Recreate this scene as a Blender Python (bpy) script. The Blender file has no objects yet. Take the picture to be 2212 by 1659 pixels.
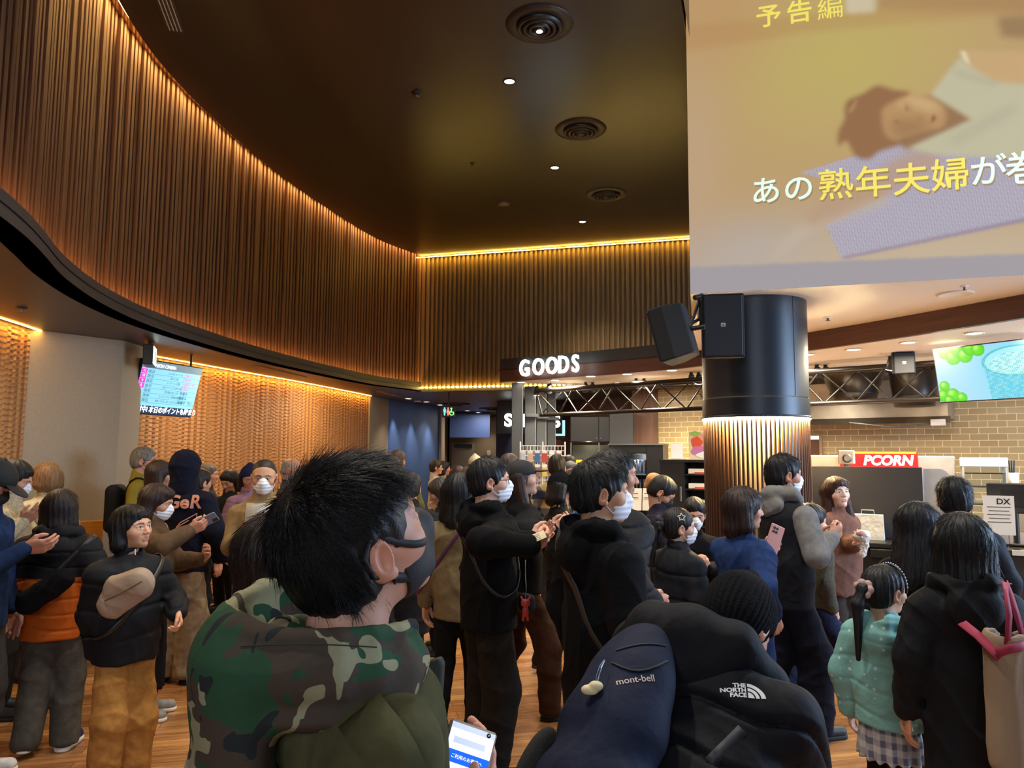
import bpy, math, numpy as np, openvdb as vdb
from mathutils import Vector, Matrix
PI = math.pi
R = math.radians
COL = bpy.context.scene.collection
SC = bpy.context.scene

# ------------------------------------------------------------------ camera, view, world
CAMZ, PITCH, ROLL, FPX = 1.65, R(5.4), R(0.35), 1650.0
f_ = np.array([0, math.cos(PITCH), math.sin(PITCH)])
u0_ = np.array([0, -math.sin(PITCH), math.cos(PITCH)])
r0_ = np.array([1.0, 0, 0])
up_ = u0_*math.cos(ROLL) - r0_*math.sin(ROLL)
rt_ = r0_*math.cos(ROLL) + u0_*math.sin(ROLL)
C0 = np.array([0, 0, CAMZ])
cd = bpy.data.cameras.new('camera'); cam = bpy.data.objects.new('camera', cd); COL.objects.link(cam)
cd.sensor_fit = 'HORIZONTAL'; cd.sensor_width = 36.0; cd.lens = 36.0*FPX/2212.0
cd.clip_start = 0.05; cd.clip_end = 200
cam.matrix_world = Matrix(((rt_[0], up_[0], -f_[0], 0), (rt_[1], up_[1], -f_[1], 0), (rt_[2], up_[2], -f_[2], CAMZ), (0, 0, 0, 1)))
SC.camera = cam
SC.view_settings.view_transform = 'Standard'
SC.view_settings.look = 'None'
SC.view_settings.exposure = 0.5
SC.view_settings.gamma = 1.0
SC.view_settings.use_curve_mapping = False
w = bpy.data.worlds.new('world'); SC.world = w; w.use_nodes = True
w.node_tree.nodes['Background'].inputs[0].default_value = (0.75, 0.85, 1.0, 1)
w.node_tree.nodes['Background'].inputs[1].default_value = 0.035

def ray(x, y): return f_ + rt_*((x-1106)/FPX) + up_*((829.5-y)/FPX)
def at(x, y, Y):                       # point on the line of sight of (x, y) at depth Y
    d = ray(x, y); return C0 + d*(Y/d[1])
def atz(x, y, z):
    d = ray(x, y); return C0 + d*((z-CAMZ)/d[2])

# ------------------------------------------------------------------ lights of the room, and two added fills
def light(name, kind, loc, energy, color, size=0.3, size_y=None, target=None, spot=None, blend=0.6):
    l = bpy.data.lights.new(name, kind); o = bpy.data.objects.new(name, l); COL.objects.link(o)
    l.energy = energy; l.color = color; o.location = loc
    if kind == 'AREA':
        l.size = size
        if size_y: l.shape = 'RECTANGLE'; l.size_y = size_y
    else: l.shadow_soft_size = size
    if spot: l.spot_size = R(spot); l.spot_blend = blend
    if target is not None:
        o.rotation_euler = (Vector(target)-Vector(loc)).to_track_quat('-Z', 'Y').to_euler()
    return o
COOL = (0.86, 0.93, 1.0); NEUT = (1.0, 0.92, 0.80); WARM = (1.0, 0.74, 0.42)
# added fills, bluish from the right, pale from behind; no window stands there
light('blue_side_fill', 'AREA', (7.2, 3.4, 2.5), 420, (0.50, 0.70, 1.0), 3.0, 2.6, (1.8, 5.6, 1.7))
light('rear_fill', 'AREA', (-0.5, -4.5, 3.4), 120, (0.80, 0.88, 1.0), 4.0, 2.5, (0.2, 5.0, 1.0))

# ------------------------------------------------------------------ helpers: materials
def lin(c):
    if isinstance(c, str):
        c = c.lstrip('#'); c = [int(c[i:i+2], 16)/255 for i in (0, 2, 4)]
        return tuple(x/12.92 if x <= 0.04045 else ((x+0.055)/1.055)**2.4 for x in c)
    return tuple(c)
MATS = {}
def mat(name, col='#808080', rough=0.6, metal=0.0, noise=None, bump=None, emit=None, spec=0.5, attr=None, coat=0, stretch=None, alpha=None, col2=None):
    if name in MATS: return MATS[name]
    m = bpy.data.materials.new(name); m.use_nodes = True; nt = m.node_tree; N = nt.nodes; L = nt.links
    b = N['Principled BSDF']; c = lin(col)
    b.inputs['Base Color'].default_value = (*c, 1); b.inputs['Roughness'].default_value = rough
    b.inputs['Metallic'].default_value = metal; b.inputs['Specular IOR Level'].default_value = spec
    if coat: b.inputs['Coat Weight'].default_value = coat; b.inputs['Coat Roughness'].default_value = 0.15
    co = None
    def coords():
        nonlocal co
        if co is None:
            tc = N.new('ShaderNodeTexCoord'); mp = N.new('ShaderNodeMapping')
            mp.inputs['Scale'].default_value = stretch or (1, 1, 1)
            L.new(tc.outputs['Object'], mp.inputs[0]); co = mp.outputs[0]
        return co
    base = None
    if attr:
        a = N.new('ShaderNodeAttribute'); a.attribute_name = attr; base = a.outputs['Color']
    if noise:
        t = N.new('ShaderNodeTexNoise'); t.inputs['Scale'].default_value = noise[0]; t.inputs['Detail'].default_value = 4
        L.new(coords(), t.inputs['Vector'])
        mx = N.new('ShaderNodeMix'); mx.data_type = 'RGBA'; mx.blend_type = 'MIX'
        rmp = N.new('ShaderNodeMapRange'); rmp.inputs[1].default_value = 0.3; rmp.inputs[2].default_value = 0.7
        L.new(t.outputs[0], rmp.inputs[0]); L.new(rmp.outputs[0], mx.inputs['Factor'])
        d = noise[1]
        mx.inputs['A'].default_value = (*[x*(1-d) for x in c], 1)
        mx.inputs['B'].default_value = (*lin(col2), 1) if col2 else (*[min(1, x*(1+d)) for x in c], 1)
        if base is not None:
            m2 = N.new('ShaderNodeMix'); m2.data_type = 'RGBA'; m2.blend_type = 'MULTIPLY'; m2.inputs['Factor'].default_value = 1
            mx.inputs['A'].default_value = (1-d, 1-d, 1-d, 1); mx.inputs['B'].default_value = (1, 1, 1, 1)
            L.new(base, m2.inputs['A']); L.new(mx.outputs['Result'], m2.inputs['B']); base = m2.outputs['Result']
        else: base = mx.outputs['Result']
    if base is not None: L.new(base, b.inputs['Base Color'])
    if bump:
        t = N.new('ShaderNodeTexNoise'); t.inputs['Scale'].default_value = bump[0]; t.inputs['Detail'].default_value = 3
        L.new(coords(), t.inputs['Vector'])
        bp = N.new('ShaderNodeBump'); bp.inputs['Strength'].default_value = bump[1]; bp.inputs['Distance'].default_value = bump[2] if len(bump) > 2 else 0.01
        L.new(t.outputs[0], bp.inputs['Height']); L.new(bp.outputs[0], b.inputs['Normal'])
    if emit:
        if attr: L.new(base, b.inputs['Emission Color']); b.inputs['Base Color'].default_value = (0.02, 0.02, 0.02, 1); L.remove(b.inputs['Base Color'].links[0])
        else: b.inputs['Emission Color'].default_value = (*c, 1)
        b.inputs['Emission Strength'].default_value = emit
    if alpha is not None: b.inputs['Alpha'].default_value = alpha
    MATS[name] = m; return m
def glass_mat(name='clear_glass', col=(0.9, 0.95, 1.0)):
    if name in MATS: return MATS[name]
    m = bpy.data.materials.new(name); m.use_nodes = True; N = m.node_tree.nodes; L = m.node_tree.links
    for n in list(N): N.remove(n)
    o = N.new('ShaderNodeOutputMaterial'); t = N.new('ShaderNodeBsdfTransparent'); g = N.new('ShaderNodeBsdfGlossy'); mx = N.new('ShaderNodeMixShader')
    t.inputs[0].default_value = (*col, 1); g.inputs[1].default_value = 0.03
    fr = N.new('ShaderNodeFresnel'); fr.inputs[0].default_value = 1.35
    L.new(fr.outputs[0], mx.inputs[0]); L.new(t.outputs[0], mx.inputs[1]); L.new(g.outputs[0], mx.inputs[2]); L.new(mx.outputs[0], o.inputs[0])
    MATS[name] = m; return m

# ------------------------------------------------------------------ helpers: objects
def link(o, parent=None):
    COL.objects.link(o)
    if parent is not None: o.parent = parent
    return o
def tag(o, label=None, cat=None, group=None, kind=None):
    if label: o['label'] = label
    if cat: o['category'] = cat
    if group: o['group'] = group
    if kind: o['kind'] = kind
    return o
def thing(name, label, cat, loc=(0, 0, 0), rz=0, group=None, rot=None):
    o = bpy.data.objects.new(name, None); o.empty_display_size = 0.1; COL.objects.link(o)
    o.location = loc; o.rotation_euler = rot or (0, 0, rz)
    return tag(o, label, cat, group)
def raw_mesh(name, V, Fc, m, smooth=True, colors=None):
    """fast mesh from arrays (all faces of one size)"""
    V = np.asarray(V, np.float32); Fc = np.asarray(Fc, np.int32)
    me = bpy.data.meshes.new(name); k = Fc.shape[1]; n = len(Fc)
    me.vertices.add(len(V)); me.vertices.foreach_set('co', V.ravel())
    me.loops.add(n*k); me.loops.foreach_set('vertex_index', Fc.ravel())
    me.polygons.add(n); me.polygons.foreach_set('loop_start', np.arange(0, n*k, k, dtype=np.int32))
    me.polygons.foreach_set('use_smooth', np.full(n, smooth, dtype=bool))
    me.update(calc_edges=True)
    if m: me.materials.append(m)
    if colors is not None:
        a = me.attributes.new('Col', 'FLOAT_COLOR', 'POINT')
        c4 = np.ones((len(V), 4), np.float32); c4[:, :3] = colors; a.data.foreach_set('color', c4.ravel())
    return me
class MB:
    """collects quads/polys of simple solids into one mesh"""
    def __init__(s): s.v = []; s.f = []; s.sm = []; s.mi = []; s.cur = 0
    def poly(s, pts, faces, smooth=False):
        b = len(s.v); s.v += [tuple(map(float, p)) for p in pts]
        for f in faces: s.f.append(tuple(b+i for i in f)); s.sm.append(smooth); s.mi.append(s.cur)
        return s
    def box(s, c, size, rot=None, taper=1.0):
        hx, hy, hz = [x/2 for x in size]; M = rot if rot is not None else Matrix.Identity(3)
        if not isinstance(M, Matrix): M = Matrix.Rotation(M, 3, 'Z')
        P = []
        for z, t in ((-hz, 1.0), (hz, taper)):
            for x, y in ((-hx, -hy), (hx, -hy), (hx, hy), (-hx, hy)): P.append(Vector(c) + M @ Vector((x*t, y*t, z)))
        return s.poly(P, [(3, 2, 1, 0), (4, 5, 6, 7), (0, 1, 5, 4), (1, 2, 6, 5), (2, 3, 7, 6), (3, 0, 4, 7)])
    def rbox(s, c, size, rot=None, b=0.01):
        """box with chamfered vertical and horizontal edges"""
        hx, hy, hz = [x/2 for x in size]; M = rot if rot is not None else Matrix.Identity(3)
        if not isinstance(M, Matrix): M = Matrix.Rotation(M, 3, 'Z')
        def ring(ix, z): return [(-hx+ix, -hy+b, z), (-hx+b, -hy+ix, z), (hx-b, -hy+ix, z), (hx-ix, -hy+b, z), (hx-ix, hy-b, z), (hx-b, hy-ix, z), (-hx+b, hy-ix, z), (-hx+ix, hy-b, z)]
        P = ring(b, -hz) + ring(0, -hz+b) + ring(0, hz-b) + ring(b, hz)
        P = [Vector(c) + M @ Vector(p) for p in P]
        Fs = [tuple(range(7, -1, -1)), tuple(range(24, 32))]
        for k in range(3):
            for i in range(8): j = (i+1) % 8; Fs.append((k*8+i, k*8+j, k*8+8+j, k*8+8+i))
        return s.poly(P, Fs)
    def tube(s, pts, r, n=8, cap=True, smooth=True):
        pts = [Vector(p) for p in pts]; b = []; rr = r if isinstance(r, (list, tuple)) else [r]*len(pts); ref = None
        for i, p in enumerate(pts):
            d = (pts[min(i+1, len(pts)-1)]-pts[max(i-1, 0)]).normalized()
            if ref is None: ref = Vector((0, 0, 1)) if abs(d.z) < 0.9 else Vector((1, 0, 0))
            x = d.cross(ref).normalized(); y = x.cross(d).normalized(); ref = y
            b += [p + (x*math.cos(2*PI*k/n) + y*math.sin(2*PI*k/n))*rr[i] for k in range(n)]
        Fs = [(i*n+k, i*n+(k+1) % n, (i+1)*n+(k+1) % n, (i+1)*n+k) for i in range(len(pts)-1) for k in range(n)]
        s.poly(b, Fs, smooth)
        if cap: s.poly(b[:n], [tuple(range(n-1, -1, -1))]); s.poly(b[-n:], [tuple(range(n))])
        return s
    def lathe(s, prof, c=(0, 0, 0), n=32, rot=None, smooth=True, closed=False):
        M = rot if rot is not None else Matrix.Identity(3); P = []
        for r_, z in prof: P += [Vector(c) + M @ Vector((r_*math.cos(2*PI*k/n), r_*math.sin(2*PI*k/n), z)) for k in range(n)]
        Fs = [(i*n+k, i*n+(k+1) % n, (i+1)*n+(k+1) % n, (i+1)*n+k) for i in range(len(prof)-1) for k in range(n)]
        s.poly(P, Fs, smooth)
        if closed: s.poly(P[:n], [tuple(range(n-1, -1, -1))]); s.poly(P[-n:], [tuple(range(n))])
        return s
    def disc(s, c, r, n=24, rot=None, down=False):
        M = rot if rot is not None else Matrix.Identity(3)
        P = [Vector(c) + M @ Vector((r*math.cos(2*PI*k/n), r*math.sin(2*PI*k/n), 0)) for k in range(n)]
        return s.poly(P, [tuple(range(n-1, -1, -1)) if down else tuple(range(n))])
    def prism(s, pts, z0, z1):
        """vertical prism over a 2D polygon (counter-clockwise)"""
        n = len(pts); P = [(x, y, z0) for x, y in pts] + [(x, y, z1) for x, y in pts]
        return s.poly(P, [tuple(range(n-1, -1, -1)), tuple(range(n, 2*n))] + [(i, (i+1) % n, n+(i+1) % n, n+i) for i in range(n)])
    def strip(s, pts, z0, z1, smooth=False):
        """upright ribbon over a 2D polyline"""
        n = len(pts); P = [(x, y, z0) for x, y in pts] + [(x, y, z1) for x, y in pts]
        return s.poly(P, [(i, i+1, n+i+1, n+i) for i in range(n-1)], smooth)
    def build(s, name, m, parent=None, loc=None):
        me = bpy.data.meshes.new(name); me.from_pydata(s.v, [], s.f); me.validate()
        ms = m if isinstance(m, (list, tuple)) else [m]
        for q in ms: me.materials.append(q)
        if len(me.polygons) == len(s.sm):
            me.polygons.foreach_set('use_smooth', s.sm)
            if len(ms) > 1: me.polygons.foreach_set('material_index', s.mi)
        me.update(); o = bpy.data.objects.new(name, me); link(o, parent)
        if loc is not None: o.location = loc
        return o
def text_mesh(name, body, size, m, parent=None, M=None, extrude=0.0, offset=0.0, align='CENTER', shear=0.0, sx=1.0, bevel=0.0, spacing=1.0):
    c = bpy.data.curves.new(name, 'FONT'); c.body = body; c.size = size; c.align_x = align; c.align_y = 'CENTER'
    c.extrude = extrude; c.offset = offset; c.shear = shear; c.bevel_depth = bevel; c.space_character = spacing; c.resolution_u = 4
    t = bpy.data.objects.new(name+'_tmp', c); me = bpy.data.meshes.new_from_object(t)
    bpy.data.objects.remove(t); bpy.data.curves.remove(c)
    me.name = name; me.materials.clear(); me.materials.append(m)
    if sx != 1: me.transform(Matrix.Diagonal((sx, 1, 1, 1)))
    o = bpy.data.objects.new(name, me); link(o, parent)
    if M is not None: o.matrix_local = M
    return o
def frame(o, x, n):
    """4x4 with local X along x, local Z along n (facing), Y up-ish"""
    x = Vector(x).normalized(); n = Vector(n); n = (n - x*n.dot(x)).normalized(); y = n.cross(x)
    return Matrix(((x.x, y.x, n.x, o[0]), (x.y, y.y, n.y, o[1]), (x.z, y.z, n.z, o[2]), (0, 0, 0, 1)))
def spline(P, n=12):
    """Catmull-Rom through 2D points"""
    P = [np.array(p, float) for p in P]; Q = [2*P[0]-P[1]] + P + [2*P[-1]-P[-2]]; out = []
    for i in range(1, len(Q)-2):
        for k in range(n):
            t = k/n; a, b, c, d = Q[i-1:i+3]
            out.append(0.5*((2*b)+(c-a)*t+(2*a-5*b+4*c-d)*t*t+(3*b-a-3*c+d)*t**3))
    out.append(P[-1]); return np.array(out)
def resample(P, step, off=0.0):
    s = np.r_[0, np.cumsum(np.linalg.norm(np.diff(P, axis=0), axis=1))]; q = np.arange(off, s[-1], step)
    pts = np.c_[np.interp(q, s, P[:, 0]), np.interp(q, s, P[:, 1])]
    e = 0.02; A = np.c_[np.interp(q-e, s, P[:, 0]), np.interp(q-e, s, P[:, 1])]; B = np.c_[np.interp(q+e, s, P[:, 0]), np.interp(q+e, s, P[:, 1])]
    t = B-A; t /= np.linalg.norm(t, axis=1)[:, None]+1e-9
    return pts, t
def offset_curve(P, d):
    t = np.gradient(P, axis=0); t /= np.linalg.norm(t, axis=1)[:, None]
    return P + np.c_[t[:, 1], -t[:, 0]]*d          # to the right of travel
# ================================================================== THE ROOM
rng = np.random.default_rng(5)
HC, HL = 5.05, 2.75                         # high ceiling, low soffit
LEFT = spline([(-2.25, -4), (-2.2, 0.5), (-2.3, 2.4), (-2.45, 3.25), (-2.58, 3.76), (-2.72, 4.16), (-2.92, 4.7), (-3.10, 5.4), (-3.20, 6.1), (-3.22, 6.71), (-3.19, 7.34), (-3.09, 8.34), (-2.91, 9.41), (-2.62, 10.61), (-2.23, 11.9), (-1.62, 12.95)])
BACK = np.array([(-1.62, 12.95), (3.3, 11.55)])
m_slat = mat('walnut_slat', '#573823', 0.5, stretch=(30, 30, 1.2), noise=(1.5, 0.35), spec=0.4)
m_slat2 = mat('oak_slat', '#755a34', 0.5, stretch=(30, 30, 1.2), noise=(1.5, 0.3), spec=0.4)
m_dark = mat('charcoal_panel', '#33302f', 0.5)
m_ceil = mat('dark_bronze_ceiling', '#1d1612', 0.30, noise=(3, 0.1), spec=0.6)
m_soff = mat('brown_grey_soffit', '#4a3d36', 0.42, noise=(2, 0.05))
m_white = mat('white_soffit', '#e6e0d8', 0.6)
m_black = mat('satin_black', '#141416', 0.45)
m_blackmatte = mat('matte_black', '#121215', 0.8)
m_grey = mat('grey_metal', '#5b5d60', 0.5, 0.2)

# floor: short walnut and oak planks with a lacquer sheen
def floor_mat():
    m = bpy.data.materials.new('plank_floor'); m.use_nodes = True; N = m.node_tree.nodes; L = m.node_tree.links; b = N['Principled BSDF']
    tc = N.new('ShaderNodeTexCoord'); mp = N.new('ShaderNodeMapping'); mp.inputs['Rotation'].default_value = (0, 0, R(-14))
    br = N.new('ShaderNodeTexBrick'); br.offset = 0.37; br.inputs['Scale'].default_value = 1.0
    br.inputs['Brick Width'].default_value = 0.9; br.inputs['Row Height'].default_value = 0.115; br.inputs['Mortar Size'].default_value = 0.0018
    br.inputs['Color1'].default_value = (*lin('#c08a52'), 1); br.inputs['Color2'].default_value = (*lin('#97633a'), 1); br.inputs['Mortar'].default_value = (*lin('#4a2a18'), 1)
    br.inputs['Bias'].default_value = 0.0
    L.new(tc.outputs['Object'], mp.inputs[0]); L.new(mp.outputs[0], br.inputs['Vector'])
    m2 = N.new('ShaderNodeMapping'); m2.inputs['Scale'].default_value = (2.2, 26, 1); L.new(mp.outputs[0], m2.inputs[0])
    no = N.new('ShaderNodeTexNoise'); no.inputs['Scale'].default_value = 1.0; no.inputs['Detail'].default_value = 5; L.new(m2.outputs[0], no.inputs['Vector'])
    cr = N.new('ShaderNodeMapRange'); cr.inputs[1].default_value = 0.3; cr.inputs[2].default_value = 0.75; cr.inputs[3].default_value = 0.62; cr.inputs[4].default_value = 1.25; L.new(no.outputs[0], cr.inputs[0])
    mx = N.new('ShaderNodeMix'); mx.data_type = 'RGBA'; mx.blend_type = 'MULTIPLY'; mx.inputs['Factor'].default_value = 1
    L.new(br.outputs['Color'], mx.inputs['A']); L.new(cr.outputs[0], mx.inputs['B']); L.new(mx.outputs['Result'], b.inputs['Base Color'])
    rr = N.new('ShaderNodeMapRange'); rr.inputs[3].default_value = 0.2; rr.inputs[4].default_value = 0.34; L.new(no.outputs[0], rr.inputs[0]); L.new(rr.outputs[0], b.inputs['Roughness'])
    bp = N.new('ShaderNodeBump'); bp.inputs['Strength'].default_value = 0.12; bp.inputs['Distance'].default_value = 0.004; L.new(no.outputs[0], bp.inputs['Height']); L.new(bp.outputs[0], b.inputs['Normal'])
    return m
def S(o): o['kind'] = 'structure'; return o
S(MB().box((0, 10, -0.05), (17, 34, 0.1)).build('floor', floor_mat()))
# shell that closes the lobby off behind and beside the viewer
m_shell = mat('taupe_wall_paint', '#6b6058', 0.8)
S(MB().box((0.5, -5.1, 3.1), (18, 0.2, 6.2)).build('wall_rear', m_shell))
S(MB().box((8.3, 10, 3.1), (0.2, 34, 6.2)).build('wall_right', m_shell))
S(MB().box((0.5, 26.5, 3.1), (18, 0.2, 6.2)).build('wall_far', m_shell))
S(MB().box((-7.0, 10, 1.5), (0.2, 34, 3.0)).build('wall_outer', m_shell))

def slats(P, z0, z1, step, wid, m, name, dmin, dmax, pair=False):
    mb = MB(); back = offset_curve(P, -0.0)
    mb.strip(back, z0, z1, True)
    pts, t = resample(P, step, step/2)
    for i, (p, d) in enumerate(zip(pts, t)):
        nrm = np.array([d[1], -d[0]]); dp = rng.uniform(dmin, dmax); ww = wid*rng.uniform(0.75, 1.12)
        a = p-d*ww/2; b = p+d*ww/2; q = [a, a+nrm*dp, b+nrm*dp, b]
        V = [(*x, z0) for x in q]+[(*x, z1) for x in q]
        mb.poly(V, [(0, 1, 5, 4), (1, 2, 6, 5), (2, 3, 7, 6), (3, 2, 1, 0), (4, 5, 6, 7)])
    return S(mb.build(name, m))
slats(LEFT[6:], HL+0.11, HC+0.25, 0.082, 0.05, m_slat, 'wall_left', 0.024, 0.042)
bk = np.array([BACK[0]+(BACK[1]-BACK[0])*k/40 for k in range(41)])
slats(bk, HL+0.02, HC+0.25, 0.079, 0.04, m_slat2, 'wall_back', 0.035, 0.04)
# band under the slats on the curved wall: two charcoal strips with a shadow groove
mb = MB()
for z0, z1, o in ((HL, HL+0.055, 0.11), (HL+0.062, HL+0.142, 0.095)):
    A = offset_curve(LEFT, o); B = offset_curve(LEFT, -0.05 if z0 == HL else o-0.008); n = len(A)
    mb.strip(A, z0, z1, True); mb.strip(B[::-1], z0, z1, True)
    mb.poly([(*p, z1) for p in A]+[(*p, z1) for p in B], [(i, i+1, n+i+1, n+i) for i in range(n-1)])
    mb.poly([(*p, z0) for p in A]+[(*p, z0) for p in B], [(n+i, n+i+1, i+1, i) for i in range(n-1)])
A = offset_curve(LEFT, 0.105); B = offset_curve(LEFT, -0.05); mb.poly([(*p, HL+0.075) for p in A]+[(*p, HL+0.075) for p in B], [(i, i+1, n+i+1, n+i) for i in range(n-1)])
S(mb.build('trim_1', m_dark))
S(MB().box((0.84, 12.29, HL+0.0), (5.12, 0.16, 0.05), R(-15.9)).build('trim_2', m_dark))
# high ceiling: its edge stops short of the slats, which leaves the light cove
ce = offset_curve(LEFT, 0.13); bd = (BACK[1]-BACK[0]); bd = bd/np.linalg.norm(bd); bn = np.array([bd[1], -bd[0]])
cb = [BACK[0]+bn*0.11+np.array([0.11, 0]), BACK[1]+bn*0.11]
poly = [tuple(p) for p in ce[:-2]] + [tuple(p) for p in cb] + [(8.2, 11.4), (8.2, 9.3), (2.2, 9.3), (1.405, 5.94), (1.24, 5.4), (0.65, 3.2), (0.3, -5)]
S(MB().prism(poly[::-1], HC, HC+0.04).build('ceiling', m_ceil))
S(MB().box((0.5, 10, HC+1.05), (18, 34, 0.1)).build('ceiling_2', m_dark))
S(MB().strip([(1.43, 5.93), (1.26, 5.4), (0.67, 3.2), (0.32, -5)], HC, HC+1.0).build('ceiling_step', m_ceil))
# low soffits: left bay and the passage under the back slats
lp = offset_curve(LEFT, 0.105)
n = len(lp); mb = MB()
mb.poly([(*p, HL) for p in lp]+[(-6.9, p[1], HL) for p in lp], [(n+i, n+i+1, i+1, i) for i in range(n-1)])
mb.poly([(-6.9, 12.9, HL), (-1.6, 12.9, HL), (3.2, 11.6, HL), (8.2, 11.4, HL), (8.2, 26.4, HL), (-6.9, 26.4, HL)], [(5, 4, 3, 2, 1, 0)])
S(mb.build('ceiling_3', m_soff))

# LED strips of the coves
m_led = mat('amber_led', (1.0, 0.50, 0.14), emit=40)
m_led2 = mat('yellow_led', (1.0, 0.60, 0.08), emit=26)
def led_ribbon(P, o, z, wdt, m, name, label, vertical=False):
    A = offset_curve(P, o); B = offset_curve(P, o+wdt); mb = MB(); n = len(A)
    if vertical: mb.poly([(*p, z) for p in A]+[(*p, z+wdt) for p in A], [(i, i+1, n+i+1, n+i) for i in range(n-1)])
    else: mb.poly([(*p, z) for p in A]+[(*p, z) for p in B], [(i, i+1, n+i+1, n+i) for i in range(n-1)])
    return tag(mb.build(name, m), label, 'light strip')
led_ribbon(LEFT[6:], 0.085, HC+0.07, 0.04, m_led, 'cove_light', 'amber light strip hidden along the top of the curved slat wall')
led_ribbon(LEFT[6:], 0.058, HL+0.10, 0.022, mat('amber_led_dim', (1.0, 0.50, 0.14), emit=46), 'cove_light', 'amber light strip on the ledge under the curved slat wall')
led_ribbon(bk, 0.075, HC-0.018, 0.05, m_led2, 'cove_light', 'yellow light strip along the top of the straight back slats')
# dotted strip at the foot of the back slats: separate LEDs in a channel
mb = MB()
for i in range(62):
    p = BACK[0]+bd*(0.04+i*0.079)+bn*0.06; mb.box((p[0], p[1], HL+0.045), (0.05, 0.02, 0.016), R(-15.9))
tag(mb.build('led_strip', mat('yellow_led_dots', (1.0, 0.66, 0.12), emit=42)), 'bright dotted yellow light strip at the foot of the back slats', 'light strip')

# ---- left bay: patterned amber wall, beige column, blue end wall
def weave_mat():
    m = bpy.data.materials.new('woven_relief'); m.use_nodes = True; N = m.node_tree.nodes; L = m.node_tree.links; b = N['Principled BSDF']
    b.inputs['Roughness'].default_value = 0.5
    at_ = N.new('ShaderNodeAttribute'); at_.attribute_name = 'Col'
    L.new(at_.outputs['Color'], b.inputs['Base Color'])
    return m
def woven_wall(P, z0, z1, name):
    """relief wall: rows of small overlapping scales, modelled as displaced geometry"""
    pts, t = resample(P, 0.0138); nz = int((z1-z0)/0.016); z = np.linspace(z0, z1, nz)
    s = np.arange(len(pts))*0.0138; Sg, Zg = np.meshgrid(s, z)
    col = np.floor(Sg/0.055); wob = 0.03*np.sin(col*2.3+Zg*1.2)
    row = (Zg+wob)/0.048 + 0.5*(col % 2); fr = row-np.floor(row); cu = (Sg/0.055-col-0.5)*2
    amp = 0.35+0.65*(0.5+0.5*np.sin(col*0.9+1.3*np.sin(Zg*0.8+col*0.23)))
    dsp = 0.020*amp*(1-fr)*(1-0.7*cu**2)
    nr = np.c_[t[:, 1], -t[:, 0]]
    X = pts[None, :, 0]+nr[None, :, 0]*dsp; Y = pts[None, :, 1]+nr[None, :, 1]*dsp
    V = np.stack([X, Y, Zg], -1).reshape(-1, 3); w_ = len(pts)
    i = np.arange(nz-1)[:, None]*w_+np.arange(w_-1)[None]; q = np.stack([i, i+1, i+w_+1, i+w_], -1).reshape(-1, 4)
    c0, c1 = np.array(lin('#7d4a26')), np.array(lin('#c08a52')); k = np.clip(0.3+0.7*np.sin(col*1.7)**2, 0, 1).reshape(-1, 1)
    me = raw_mesh(name, V, q, weave_mat(), False, c0*(1-k)+c1*k)
    return S(link(bpy.data.objects.new(name, me)))
PAT = spline([(-4.05, 4.0), (-4.24, 6.24), (-4.31, 6.9), (-4.3, 7.6), (-4.1, 8.5), (-3.70, 9.97), (-3.24, 11.58), (-2.66, 14.14)])
woven_wall(PAT, 0.0, HL+0.05, 'wall_bay')
led_ribbon(PAT, 0.05, HL-0.006, 0.018, mat('amber_led_bay', (1.0, 0.52, 0.08), emit=46), 'cove_light', 'amber light strip along the top of the woven relief wall')
m_beige = mat('beige_wall_cloth', '#a39680', 0.8, noise=(60, 0.06), bump=(220, 0.25, 0.003))
S(MB().prism([(-4.9, 6.25), (-4.33, 6.68), (-3.80, 7.40), (-3.80, 7.80), (-5.0, 8.6)], 0, HL).build('wall_column', m_beige))
S(MB().prism([(-2.9, 14.1), (-2.63, 14.14), (-2.45, 15.18), (-2.9, 15.2)], 0, HL).build('wall_pier', m_beige))
S(MB().prism([(-3.2, 15.15), (-2.46, 15.15), (-1.62, 17.41), (-3.2, 17.6)], 0, HL).build('wall_blue', mat('blue_wall_paint', '#4d6aa0', 0.6, noise=(40, 0.04))))
# panelled bench back of orange wood below the column
wb = thing('bench', 'orange wooden bench back below the beige column', 'bench', (-3.78, 6.62, 0), R(48))
MB().rbox((0, 0.12, 0.53), (0.62, 0.06, 1.06), None, 0.008).build('backrest', mat('orange_wood', '#c98433', 0.35, stretch=(3, 3, 30), noise=(1, 0.15)), wb)
MB().rbox((0, -0.1, 0.42), (0.62, 0.36, 0.06), None, 0.02).build('seat', mat('tan_leather', '#8a5a30', 0.45), wb)
MB().box((0, -0.08, 0.195), (0.56, 0.3, 0.39)).build('base', m_dark, wb)
light('bay_fill', 'AREA', (-3.1, 8.9, HL-0.02), 22, (1.0, 0.80, 0.55), 0.5, target=(-3.5, 9.0, 0)); light('bay_fill', 'AREA', (-2.5, 11.6, HL-0.02), 22, (1.0, 0.80, 0.55), 0.5, target=(-2.9, 11.7, 0)); light('bay_fill', 'AREA', (-3.5, 5.2, HL-0.02), 20, (1.0, 0.80, 0.55), 0.6, target=(-3.6, 5.6, 0))  # added soft fills that brighten the bay; no fixtures in the soffit
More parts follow.
